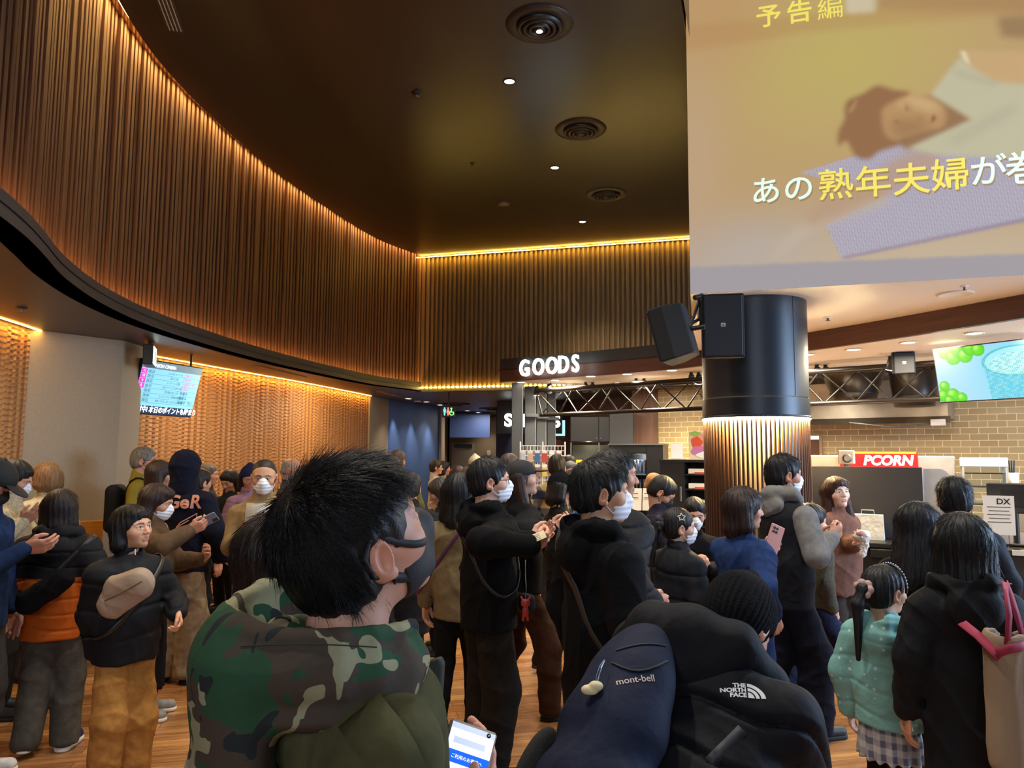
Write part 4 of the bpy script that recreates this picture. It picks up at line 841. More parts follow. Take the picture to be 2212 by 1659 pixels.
# ---- food counter
q0, q1 = np.array(at(1752, 1010, 6.62)), np.array(at(1992, 1010, 6.22)); cx = (q1-q0)[:2]; cl = np.linalg.norm(cx); cx /= cl; ca = math.atan2(cx[1], cx[0]); cn = np.array([cx[1], -cx[0]])
def cp(s, o): return q0[:2]+cx*s+cn*o                       # along the counter, towards the viewer
fc = thing('food_counter', 'long dark food counter with a black top right of the pillar', 'counter', (*cp(0, 0), 0), ca)
MB().box((1.34, 0.0, 0.47), (2.6, 0.56, 0.94)).build('base', mat('counter_brown_black', '#2c2623', 0.45), fc)
MB().rbox((1.34, -0.02, 0.97), (2.62, 0.64, 0.04), None, 0.006).build('top', mat('counter_black', '#26241f', 0.3), fc)
MB().rbox((0.76, -0.33, 0.91), (0.6, 0.06, 0.07), None, 0.006).build('ledge', mat('counter_black', '#26241f', 0.3), fc)
MB().box((1.9, -0.345, 0.972), (1.0, 0.02, 0.036)).build('white_edge', mat('white_laminate', '#d9d2c6', 0.4), fc)
for s in (0.4, 1.2, 2.0): MB().box((s, -0.281, 0.45), (0.006, 0.004, 0.88)).build('panel_joint', m_black, fc)
pt = thing('counter_partition', 'tall black partition panel standing on the food counter', 'partition', (*cp(0, 0.0), 0.99), ca)
MB().rbox((cl/2, 0.06, 0.295), (cl, 0.04, 0.59), None, 0.004).build('panel', mat('partition_black', '#28262a', 0.5), pt)
P = [(0, 0), (0.19, 0), (0.19, 0.50)]+[(0.11+0.08*math.cos(a), 0.50+0.08*math.sin(a)) for a in np.linspace(0, PI/2, 8)][1:]+[(0, 0.58)]
mb = MB(); n = len(P); mb.poly([(cl+0.004+x, 0.07, z) for x, z in P]+[(cl+0.004+x, 0.085, z) for x, z in P], [tuple(range(n)), tuple(range(2*n-1, n-1, -1))]+[((i+1) % n, i, n+i, n+(i+1) % n) for i in range(n)])
mb.build('steel_end', m_steel, pt)
bg = thing('shopping_bag', 'white paper carrier bag standing on the food counter', 'bag', (*cp(0.44, 0.08), 0.992), ca)
MB().box((0, 0, 0.1), (0.23, 0.13, 0.20), None, 0.94).build('bag_body', mat('white_paper_bag', '#dcd8d0', 0.6, bump=(14, 0.8, 0.02)), bg)
MB().tube([(-0.05, -0.065, 0.19), (-0.045, -0.07, 0.24), (0.045, -0.07, 0.24), (0.05, -0.065, 0.19)], 0.003, 6).build('handle', mat('white_paper_bag', '#dcd8d0'), bg)
nb_ = thing('notice_strip', 'white notice strip lying on the counter edge', 'card', (*cp(0.80, 0.27), 0.9925), ca)
MB().box((0, 0, 0.006), (0.14, 0.05, 0.012)).build('card', mat('white_card', '#efe9dc'), nb_)
# popcorn machine behind the partition
pm = thing('popcorn_machine', 'steel popcorn machine with a red and yellow lit sign', 'popcorn machine', (*at(1890, 1000, 8.3)[:2], 0), ca)
MB().rbox((0.0, 0.2, 0.85), (1.5, 0.6, 1.66), None, 0.01).build('cabinet', m_steel, pm)
MB().rbox((0.04, -0.14, 1.625), (0.75, 0.05, 0.20), None, 0.01).build('sign_box', mat('sign_red', '#c01018', 0.35, emit=0.35), pm)
for z in (1.71, 1.54): MB().box((0.1, -0.167, z), (0.6, 0.004, 0.02)).build('sign_rule', mat('sign_yellow', '#f0b020', 0.4, emit=0.7), pm)
text_mesh('sign_lettering', 'PCORN', 0.14, mat('sign_letter_white', '#fff6e8', 0.4, emit=0.6), pm, frame((0.13, -0.168, 1.625), (1, 0, 0), (0, -1, 0)), 0.002, 0.006, sx=0.98, shear=0.18)
dp_ = thing('napkin_dispenser', 'clear dispenser standing in front of the lit popcorn sign', 'dispenser', (*at(1829, 995, 7.7)[:2], 0), ca)
MB().rbox((0, 0, 1.66), (0.15, 0.1, 0.14), None, 0.01).build('case', mat('smoky_plastic', '#b8aa98', 0.3), dp_); MB().tube([(0, 0, 0), (0, 0, 1.6)], 0.03, 12).build('stand', m_grey, dp_); MB().lathe([(0.03, 0), (0.045, 0.005), (0.03, 0.01)], (0.01, -0.052, 1.65), 20, Matrix.Rotation(R(90), 3, 'X')).build('knob', m_grey, dp_)
wk = thing('back_counter', 'steel back counter along the brick wall', 'counter', (*at(2085, 1060, 8.3)[:2], 0), ca)
MB().rbox((0.6, 0.25, 0.46), (1.2, 0.5, 0.92), None, 0.006).build('base', m_steel, wk); MB().rbox((0.6, 0.25, 0.94), (1.25, 0.54, 0.04), None, 0.006).build('top', m_steel, wk)
hc = thing('hot_food_case', 'glass hot food case with wire shelves on the back counter', 'display case', (*at(2124, 1010, 7.6)[:2], 0.96), ca)
sx_, sy_, sz_ = 0.36, 0.34, 0.70
for x in (-1, 1):
    for y in (-1, 1): MB().box((x*sx_/2, y*sy_/2, sz_/2), (0.02, 0.02, sz_)).build('corner_post', m_steel, hc)
MB().rbox((0, 0, sz_-0.04), (sx_+0.03, sy_+0.03, 0.09), None, 0.006).build('head_panel', mat('pale_steel', '#b8c4cc', 0.35), hc); MB().rbox((0, 0, 0.03), (sx_+0.03, sy_+0.03, 0.06), None, 0.006).build('base', m_steel, hc)
for z in (0.25, 0.42, 0.55): MB().box((0, 0, z), (sx_-0.02, sy_-0.02, 0.008)).build('shelf', m_grey, hc)
MB().box((0, -sy_/2, 0.34), (sx_-0.02, 0.004, 0.56)).build('glass_front', glass_mat(), hc)
tg = thing('utensil_holder', 'white utensil holder beside the hot food case', 'holder', (*at(2186, 1020, 7.5)[:2], 0.96), ca)
MB().lathe([(0.001, 0.42), (0.05, 0.42), (0.06, 0.56), (0.056, 0.56), (0.046, 0.43), (0.001, 0.43)], n=20).build('cup', m_ring, tg); MB().tube([(0, 0, 0), (0, 0, 0.42)], 0.02).build('stem', m_steel, tg)
for k in range(3): MB().tube([(0.01*k-0.01, 0, 0.45), (0.022*k-0.02, 0.01, 0.68)], 0.008, 6).build('utensil', m_black, tg)
# till monitor, paper sign, cups, popcorn tray
mo = thing('till_monitor', 'black till monitor seen from behind on the counter', 'monitor', (*cp(1.46, 0.02), 0.992), ca-0.1)
MB().rbox((0, 0, 0.36), (0.36, 0.035, 0.23), None, 0.008).build('housing', m_black, mo); MB().rbox((0.04, -0.02, 0.36), (0.26, 0.01, 0.13), None, 0.004).build('rear_plate', mat('matte_black', '#121215'), mo); MB().tube([(0, 0, 0.01), (0, 0, 0.26)], 0.022).build('neck', m_black, mo); MB().rbox((0, 0, 0.01), (0.2, 0.16, 0.02), None, 0.006).build('base', m_black, mo)
nt = thing('notice_sheet', 'white notice sheet with bold letters fixed before the till monitor', 'notice', (*cp(1.34, 0.22), 0.992), ca)
MB().box((0, 0, 0.24), (0.2, 0.004, 0.29)).build('sheet', mat('white_card', '#efe9dc'), nt); MB().rbox((0, 0.05, 0.05), (0.12, 0.06, 0.1), None, 0.006).build('stand', glass_mat(), nt)
text_mesh('heading', 'DX', 0.06, m_black, nt, frame((0.03, -0.0035, 0.34), (1, 0, 0), (0, -1, 0)), 0, 0.0012)
mb = MB()
for k in range(5): mb.box((0.0, -0.003, 0.30-0.028*k), (0.15-0.02*(k % 2), 0.001, 0.006))
mb.build('printed_lines', mat('ink', '#5a5550'), nt)
cs = thing('cup_stand', 'red and white cup stand beside the till monitor', 'stand', (*cp(1.72, 0.16), 0.992), ca)
MB().rbox((0, 0, 0.22), (0.15, 0.12, 0.05), None, 0.004).build('red_top', mat('bright_red', '#c92630', 0.4), cs); MB().rbox((0, 0, 0.10), (0.13, 0.11, 0.19), None, 0.004).build('body', mat('clear_white', '#d8d4cc', 0.2), cs); MB().box((0, -0.058, 0.13), (0.05, 0.004, 0.08)).build('front_label', m_dark, cs)
cn_ = thing('steel_canister', 'shiny steel canister with a yellow band on the counter', 'canister', (*cp(1.74, 0.29), 0.992), ca)
MB().lathe([(0.001, 0), (0.06, 0), (0.06, 0.012), (0.042, 0.016), (0.042, 0.13), (0.001, 0.13)], n=28).build('body', mat('chrome', '#d8d8d8', 0.08, 1.0), cn_); MB().lathe([(0.043, 0.065), (0.043, 0.08)], n=28).build('band', mat('yellow_card', '#d9b820'), cn_)
tr_ = thing('popcorn_warmer', 'black warming tray on short legs holding a carton of popcorn', 'tray', (*cp(1.93, 0.22), 0.992), ca)
MB().rbox((0.02, 0, 0.08), (0.24, 0.2, 0.05), None, 0.008).build('tray', m_black, tr_)
for x in (-0.08, 0.12):
    for y in (-0.08, 0.08): MB().tube([(x, y, 0), (x, y, 0.06)], 0.008, 6).build('leg', m_black, tr_)
pc_ = thing('popcorn_carton', 'green patterned carton heaped with yellow popcorn on the warming tray', 'popcorn', (*cp(1.95, 0.22), 1.097), ca)
MB().box((0, 0, 0.04), (0.19, 0.15, 0.08)).build('carton', mat('green_carton', '#8a9a58', 0.5, noise=(40, 0.4), col2='#e0dcc0'), pc_)
rg = np.random.default_rng(3); mb = MB()
for k in range(150):
    x, y = rg.uniform(-0.085, 0.085), rg.uniform(-0.065, 0.065); mb.lathe([(0.001, -0.011), (0.011, -0.003), (0.009, 0.007), (0.001, 0.011)], (x, y, 0.082+0.025*(1-(x/0.1)**2)*rg.uniform(0.3, 1)), 6)
o = mb.build('popcorn_heap', mat('popcorn', '#e8cf70', 0.6), pc_); o['kind'] = 'stuff'
bk_ = thing('paper_box', 'white open paper food box on the back counter', 'box', (*at(2196, 1075, 7.0)[:2], 1.0), ca)
MB().box((0, 0, 0.22), (0.13, 0.1, 0.08), None, 1.15).build('box_body', m_ring, bk_); MB().box((0.05, 0.06, 0.31), (0.12, 0.006, 0.14), Matrix.Rotation(R(-25), 3, 'X')).build('flap', m_ring, bk_); MB().rbox((0, 0, 0.09), (0.3, 0.2, 0.18), None, 0.01).build('wire_basket', mat('basket_steel', '#a59880', 0.3, 0.7), bk_)
wf = thing('wall_frame', 'small framed hatch on the brick wall beside the pillar', 'hatch', (*brick_pt(2.28, 0.02), 0), bw.rotation_euler.z)
MB().box((0, 0, 1.8), (0.42, 0.03, 0.42)).build('frame', mat('tan_frame', '#a08058', 0.5), wf); MB().box((0, -0.018, 1.82), (0.34, 0.004, 0.3)).build('inner_panel', mat('hatch_brown', '#5a3c28', 0.5), wf); MB().box((0, -0.02, 1.94), (0.34, 0.006, 0.05)).build('lit_strip', mat('pale_light', '#e8f0f4', 0.5, emit=1), wf)
# ================================================================== ORGANIC SHAPES (signed distance fields turned into meshes)
class Sdf:
    def __init__(s): s.p = []
    def add(s, kind, k, op, lo, hi, *a): s.p.append((kind, k, op, np.array(lo, float), np.array(hi, float), a)); return s
    def cap(s, a, b, ra, rb=None, k=0.02, op='u', flat=None, ax=(0, 1, 0)):
        rb = ra if rb is None else rb; a = np.array(a, float); b = np.array(b, float); r = max(ra, rb)
        return s.add('cap', k, op, np.minimum(a, b)-r, np.maximum(a, b)+r, a, b, ra, rb, flat, np.array(ax, float))
    def chain(s, pts, rs, k=0.02, op='u', flat=None, ax=(0, 1, 0)):
        for i in range(len(pts)-1): s.cap(pts[i], pts[i+1], rs[i], rs[i+1], k, op, flat, ax)
        return s
    def ell(s, c, r, k=0.02, op='u', rot=None):
        c = np.array(c, float); r = np.array(r, float); M = np.eye(3) if rot is None else np.array(rot, float)
        e = np.abs(M) @ r
        return s.add('ell', k, op, c-e, c+e, c, r, M)
    def box(s, c, hf, rnd=0.01, k=0.01, op='u', rot=None):
        c = np.array(c, float); hf = np.array(hf, float); M = np.eye(3) if rot is None else np.array(rot, float); e = np.abs(M) @ hf
        return s.add('box', k, op, c-e, c+e, c, hf, rnd, M)
    def cut(s, pt, nrm, k=0.004):        # removes what lies beyond the plane
        return s.add('cut', k, 'i', (0, 0, 0), (0, 0, 0), np.array(pt, float), np.array(nrm, float)/np.linalg.norm(nrm))
    def transform(s, fn): s.xf = fn; return s
    def mesh(s, h, post=None):
        us = [p for p in s.p if p[2] == 'u']
        lo = np.min([p[3]-p[1] for p in us], 0)-3*h; hi = np.max([p[4]+p[1] for p in us], 0)+3*h
        if post: lo -= 0.02; hi += 0.02
        n = np.ceil((hi-lo)/h).astype(int)+1
        if n.prod() > 9e6: h = h*(n.prod()/9e6)**(1/3); n = np.ceil((hi-lo)/h).astype(int)+1
        ax = [(lo[i]+h*np.arange(n[i])).astype(np.float32) for i in range(3)]
        BIG = 0.08; d = np.full(n, BIG, np.float32)
        for kind, k, op, l, u, a in s.p:
            if kind == 'cut':
                X, Y, Z = ax[0][:, None, None], ax[1][None, :, None], ax[2][None, None, :]
                q = (X-a[0][0])*a[1][0]+(Y-a[0][1])*a[1][1]+(Z-a[0][2])*a[1][2]
                t = np.maximum(k-np.abs(d-q), 0)/k; d = np.maximum(d, q)+t*t*k*0.25; continue
            m = k+BIG if op == 'u' else k+2*h
            i0 = np.clip(np.floor((l-m-lo)/h).astype(int), 0, n); i1 = np.clip(np.ceil((u+m-lo)/h).astype(int)+1, 0, n)
            if (i1 <= i0).any(): continue
            sl = tuple(slice(i0[j], i1[j]) for j in range(3))
            X, Y, Z = ax[0][sl[0]][:, None, None], ax[1][sl[1]][None, :, None], ax[2][sl[2]][None, None, :]
            if kind == 'cap':
                A, B, ra, rb, flat, fx = a; ba = B-A; L2 = max(float(ba @ ba), 1e-9)
                px, py, pz = X-A[0], Y-A[1], Z-A[2]
                t = np.clip((px*ba[0]+py*ba[1]+pz*ba[2])/L2, 0, 1)
                qx, qy, qz = px-t*ba[0], py-t*ba[1], pz-t*ba[2]; r2 = qx*qx+qy*qy+qz*qz
                if flat:
                    c = qx*fx[0]+qy*fx[1]+qz*fx[2]; r2 = r2-c*c+(c/flat)**2
                q = np.sqrt(np.maximum(r2, 0))-(ra+t*(rb-ra))
                if flat: q = q*min(1, flat+0.1)
            elif kind == 'ell':
                c, r, M = a; px, py, pz = X-c[0], Y-c[1], Z-c[2]
                g = [px*M[0, j]+py*M[1, j]+pz*M[2, j] for j in range(3)]
                k0 = np.sqrt(sum((g[j]/r[j])**2 for j in range(3))); k1 = np.sqrt(sum((g[j]/r[j]**2)**2 for j in range(3)))
                q = k0*(k0-1)/np.maximum(k1, 1e-6)
            else:
                c, hf, rnd, M = a; px, py, pz = X-c[0], Y-c[1], Z-c[2]
                g = [np.abs(px*M[0, j]+py*M[1, j]+pz*M[2, j])-hf[j]+rnd for j in range(3)]
                q = np.sqrt(sum(np.maximum(v, 0)**2 for v in g))+np.minimum(np.maximum(np.maximum(g[0], g[1]), g[2]), 0)-rnd
            e = d[sl]; k = max(k, 1e-4)
            if op == 'u': t = np.maximum(k-np.abs(e-q), 0)/k; d[sl] = np.minimum(e, q)-t*t*k*0.25
            elif op == 's': q = -q; t = np.maximum(k-np.abs(e-q), 0)/k; d[sl] = np.maximum(e, q)+t*t*k*0.25
        if post:
            X, Y, Z = ax[0][:, None, None], ax[1][None, :, None], ax[2][None, None, :]
            d = d+post(X, Y, Z)
        G = vdb.FloatGrid(); G.background = 3*h; G.copyFromArray(np.clip(d, -3*h, 3*h).astype(np.float32), tolerance=0)
        v, q = (G.convertToQuads(isovalue=0.0))[:2]
        return np.asarray(v)*h+lo, np.asarray(q)
def sdf_obj(name, S_, h, m, parent, post=None, colors=None, loc=None):
    v, q = S_.mesh(h, post)
    me = raw_mesh(name, v, q, m, True, colors(v) if colors else None); o = bpy.data.objects.new(name, me); link(o, parent)
    return o
def joined(name, parts, m, parent, colors=None):
    V, Q, n = [], [], 0
    for v, q in parts: V.append(v); Q.append(q+n); n += len(v)
    V = np.concatenate(V); Q = np.concatenate(Q)
    o = bpy.data.objects.new(name, raw_mesh(name, V, Q, m, True, colors)); return link(o, parent)
def folds(amp, freq, seed, stretch=(1, 1, 1), n=5):
    """crisp creases: warped ridges whose strength comes and goes over the cloth"""
    r = np.random.default_rng(abs(int(seed))); D = r.normal(size=(n, 3))*np.array(stretch); D = D/np.linalg.norm(D, axis=1)[:, None]*freq*r.uniform(0.6, 1.5, n)[:, None]; ph = r.uniform(0, 6.28, n); W = r.normal(size=(n, 3))*freq*0.35; Mo = r.normal(size=(n, 3))*freq*0.28
    def f(X, Y, Z):
        t = 0
        for i in range(n):
            w_ = 1.1*np.sin(X*W[i, 0]+Y*W[i, 1]+Z*W[i, 2]+ph[i]*2)
            a = np.abs(np.sin(0.5*(X*D[i, 0]+Y*D[i, 1]+Z*D[i, 2]+ph[i]+w_)))
            g = 0.5+0.5*np.sin(X*Mo[i, 0]+Y*Mo[i, 1]+Z*Mo[i, 2]+ph[i]*3)
            t = t+g*((1-a)**2*1.9-0.5)
        return (-amp*1.5/n**0.5*t).astype(np.float32)
    return f
def rotm(yaw=0, pitch=0, roll=0):
    """local +Y forward, +X right, +Z up: yaw turns to the right, pitch lifts the chin, roll leans to the right"""
    return np.array(Matrix.Rotation(-R(yaw), 3, 'Z') @ Matrix.Rotation(R(pitch), 3, 'X') @ Matrix.Rotation(R(roll), 3, 'Y'))

# ---- surfaces of people
m_skin = mat('skin', '#ffffff', 0.5, attr='Col', noise=(60, 0.06), spec=0.4)
MATS['skin'].node_tree.nodes['Principled BSDF'].inputs['Subsurface Weight'].default_value = 0.0
def hair_mat(col):
    return mat('hair_'+col.strip('#'), col, 0.5, noise=(90, 0.45), stretch=(1, 1, 0.12), bump=(260, 0.35, 0.004), spec=0.35)
def cloth(col, kind='knit'):
    nm = kind+'_'+col.strip('#')
    if kind == 'shell': return mat(nm, col, 0.74, noise=(10, 0.10), bump=(20, 0.35, 0.012), spec=0.22)
    if kind == 'fleece': return mat(nm, col, 0.95, noise=(70, 0.25), bump=(180, 0.6, 0.006), spec=0.12)
    if kind == 'denim': return mat(nm, col, 0.88, noise=(24, 0.22), bump=(20, 0.5, 0.012), spec=0.15)
    if kind == 'rubber': return mat(nm, col, 0.6)
    return mat(nm, col, 0.92, noise=(30, 0.16), bump=(22, 0.4, 0.010), spec=0.12)
m_mask_w = mat('mask_white', '#e6e9f0', 0.75, bump=(120, 0.2, 0.002)); m_mask_b = mat('mask_black', '#15161a', 0.7)
m_glass_frame = mat('spectacle_frame', '#25221f', 0.35, 0.4)

# ---- hands
def hand_sdf(wr, d, pn, s, curl, right, h, thumb=0.5, spread=0.06):
    """wr wrist point, d direction to the fingers, pn palm normal, s hand length, right hand or left"""
    d = np.array(d, float); d /= np.linalg.norm(d); pn = np.array(pn, float); pn = pn-d*(pn @ d); pn /= np.linalg.norm(pn); sd = np.cross(d, pn)*(1 if right else -1)     # towards the thumb
    wr = np.array(wr, float); P = lambda a, b, c: wr+(d*a+sd*b+pn*c)*s
    S_ = Sdf(); fl = dict(flat=0.5, ax=pn)
    S_.cap(P(-0.10, 0, 0), P(0.06, 0, 0), 0.125*s, 0.14*s, 0.03*s)
    S_.cap(P(0.12, 0.07, 0), P(0.42, 0.11, 0), 0.17*s, 0.15*s, 0.05*s, **fl); S_.cap(P(0.12, -0.07, 0), P(0.40, -0.12, 0), 0.17*s, 0.14*s, 0.05*s, **fl)
    for i, (o, L, rr) in enumerate(((0.16, 0.44, 0.052), (0.055, 0.49, 0.054), (-0.055, 0.45, 0.052), (-0.155, 0.36, 0.046))):
        a = 0.0; p = np.array([0.47 if i in (1, 2) else 0.44, o, 0.0]); dirs = []; pts = [P(*(p-[0.1, 0, 0]))]; pts.append(P(*p)); c_ = R(curl)*(0.85+0.1*i)
        for j, seg in enumerate((0.44, 0.32, 0.24)):
            a += c_*(0.55, 0.85, 0.55)[j]; p = p+np.array([math.cos(a)*seg*L, o*spread*2*seg, math.sin(a)*seg*L]); pts.append(P(*p))
        S_.chain(pts, [rr*s*x for x in (1.1, 1.1, 1.0, 0.92, 0.78)], 0.012*s)
    tb = R(30+40*thumb); p0 = P(0.12, 0.13, 0.02); p1 = P(0.30, 0.27, 0.08+0.06*thumb); p2 = P(0.46, 0.30-0.05*thumb, 0.10+0.14*thumb); p3 = P(0.57, 0.29-0.10*thumb, 0.11+0.2*thumb)
    S_.chain([p0, p1, p2, p3], [0.09*s, 0.068*s, 0.060*s, 0.048*s], 0.03*s)
    return S_.mesh(h)

# ---- heads: local frame, eye line at z = 0, +Y towards the face; s = head height / 0.232
def head_sdf(s=1.0, female=False, child=False, neck=None):
    S_ = Sdf(); c = lambda *a: [x*s for x in a]; j = 0.9 if female or child else 1.0; f = 0.92 if child else 1.0
    S_.ell(c(0, -0.012, 0.036), c(0.076, 0.094, 0.082), 0.02*s)
    S_.ell(c(0, 0.022, 0.012), c(0.067, 0.070, 0.072), 0.03*s)
    S_.ell(c(0, 0.030, -0.050), c(0.053*j, 0.056, 0.058*f), 0.03*s)
    S_.ell(c(0, 0.066, -0.094*f), c(0.020*j, 0.018, 0.016), 0.028*s)
    for q in (-1, 1):
        S_.ell(c(q*0.043, 0.052, -0.022), c(0.022, 0.026, 0.022), 0.025*s)                     # cheek
        S_.cap(c(q*0.012, 0.086, 0.024), c(q*0.045, 0.072, 0.022), 0.009*s, 0.008*s, 0.016*s)  # brow ridge
    S_.chain([c(0, 0.084, 0.012), c(0, 0.098, -0.014), c(0, 0.106, -0.028)], [0.008*s, 0.009*s, 0.0115*s], 0.012*s)
    for q in (-1, 1):
        S_.ell(c(q*0.011, 0.096, -0.031), c(0.008, 0.010, 0.0075), 0.008*s)
        S_.ell(c(q*0.031, 0.094, 0.004), c(0.019, 0.014, 0.012), 0.014*s, 's')
        S_.ell(c(q*0.031, 0.0745, 0.002), c(0.0145, 0.0135, 0.0125), 0.003*s)
        S_.cap(c(q*0.018, 0.0865, 0.008), c(q*0.044, 0.080, 0.007), 0.0042*s, 0.0042*s, 0.006*s)
        S_.cap(c(q*0.020, 0.0855, -0.007), c(q*0.042, 0.080, -0.006), 0.0035*s, 0.0035*s, 0.006*s)
    S_.cap(c(-0.016, 0.084, -0.0555), c(0.016, 0.084, -0.0555), 0.0066*s, None, 0.006*s); S_.cap(c(-0.013, 0.083, -0.066), c(0.013, 0.083, -0.066), 0.0078*s, None, 0.006*s)
    S_.cap(c(-0.018, 0.0945, -0.0605), c(0.018, 0.0945, -0.0605), 0.0022*s, None, 0.003*s, 's')
    for q in (-1, 1):
        M = np.array(Matrix.Rotation(R(-q*22), 3, 'Z') @ Matrix.Rotation(R(-12), 3, 'X'))
        S_.ell(c(q*0.0815, -0.012, -0.008), c(0.0105, 0.020, 0.033), 0.006*s, 'u', M)
        S_.ell(c(q*0.090, -0.007, -0.004), c(0.007, 0.011, 0.020), 0.006*s, 's', M)
        S_.ell(c(q*0.0795, -0.002, -0.032), c(0.008, 0.010, 0.011), 0.006*s)
    if neck is not None:
        a, b, r = neck; S_.cap(a, b, r, r*1.12, 0.03*s)
    return S_
def skin_colors(base, s, lip=True, shadow=None):
    b = np.array(lin(base)); lipc = np.array(lin('#b06a5e')); dark = np.array(lin('#1b1412')); white = np.array(lin('#d8d4ce')); red = b*np.array([1.12, 0.85, 0.8])
    def f(v):
        c = np.tile(b, (len(v), 1)); x, y, z = np.abs(v[:, 0])/s, v[:, 1]/s, v[:, 2]/s
        def mixin(m, col): m = np.clip(m, 0, 1)[:, None]; c[:] = c*(1-m)+col*m
        mixin(np.exp(-((x-0.045)/0.02)**2-((z+0.025)/0.02)**2)*(y > 0.03)*0.35, red)
        mixin((x > 0.072)*0.35*(y < 0.03), red); mixin(((z > -0.04) & (z < -0.02) & (y > 0.1))*0.3, red)
        if lip: mixin(((z < -0.050) & (z > -0.0735) & (x < 0.020) & (y > 0.08))*0.8, lipc)
        e = ((x-0.031)/0.0125)**2+((z-0.0015)/0.0062)**2
        mixin(((e < 1) & (y > 0.07))*1.0, white); mixin((((x-0.031)**2+(z-0.0015)**2 < 0.0058**2) & (e < 1.15) & (y > 0.07))*1.0, dark)
        lid = np.abs(z-0.0078+0.22*(x-0.031)**2/0.0125) ; mixin(((lid < 0.0022) & (x > 0.017) & (x < 0.045) & (y > 0.065))*0.85, dark)
        bz = 0.0235-0.35*np.abs(x-0.028); mixin(((np.abs(z-bz-0.002) < 0.0035) & (x > 0.013) & (x < 0.047) & (y > 0.06))*0.75, dark)
        return c
    return f
def hair_strands(V, Nn, parent, m, s, n, length, crown, downw, rad=0.0007, lift=0.25, seed=1, keep=None, name='hair_strands', segs=4, droop=0.0):
    """thin tapering strands rooted on the hair volume, one mesh"""
    r = np.random.default_rng(seed); idx = r.integers(0, len(V), n); P = V[idx]; N_ = Nn[idx]
    k = N_[:, 2] > -0.35; P, N_ = P[k], N_[k]; n = len(P)
    if keep is not None: k = keep(P); P, N_ = P[k], N_[k]; n = len(P)
    if n < 150: return None
    fl = P-np.array(crown); fl = fl/np.maximum(np.linalg.norm(fl, axis=1), 1e-6)[:, None]+np.array([0, 0, -downw]); t = fl-N_*(fl*N_).sum(1)[:, None]; t /= np.maximum(np.linalg.norm(t, axis=1), 1e-6)[:, None]
    t = t+r.normal(size=t.shape)*0.10; L = length*r.uniform(0.5, 1.2, n)[:, None]; bi = np.cross(t, N_); bi /= np.maximum(np.linalg.norm(bi, axis=1), 1e-6)[:, None]
    lf = lift*r.uniform(0.2, 1.4, n)[:, None]; cur = r.normal(size=(n, 1))*0.12
    rings = []
    for i in range(segs):
        u = i/(segs-1); c = P-N_*rad*1.5+(t*u+bi*cur*u*u)*L+N_*(lf*u*(1-0.35*u)*L); c[:, 2] -= droop*u*u*L[:, 0]
        w_ = rad*(1.25-u*0.95); rings += [c+bi*w_, c-bi*w_*0.5+N_*w_*0.87, c-bi*w_*0.5-N_*w_*0.87]
    A = np.stack(rings, 1).reshape(-1, 3); base = (np.arange(n)*segs*3)[:, None, None]; q = []
    for i in range(segs-1):
        for k in range(3): q.append([i*3+k, i*3+(k+1) % 3, (i+1)*3+(k+1) % 3, (i+1)*3+k])
    F_ = (base+np.array(q)[None]).reshape(-1, 4)
    return link(bpy.data.objects.new(name, raw_mesh(name, A, F_, m, True)), parent)
def vnormals(v, q):
    n = np.cross(v[q[:, 2]]-v[q[:, 0]], v[q[:, 3]]-v[q[:, 1]]); o = np.zeros_like(v)
    for k in range(4): np.add.at(o, q[:, k], n)
    return o/np.maximum(np.linalg.norm(o, axis=1), 1e-9)[:, None]
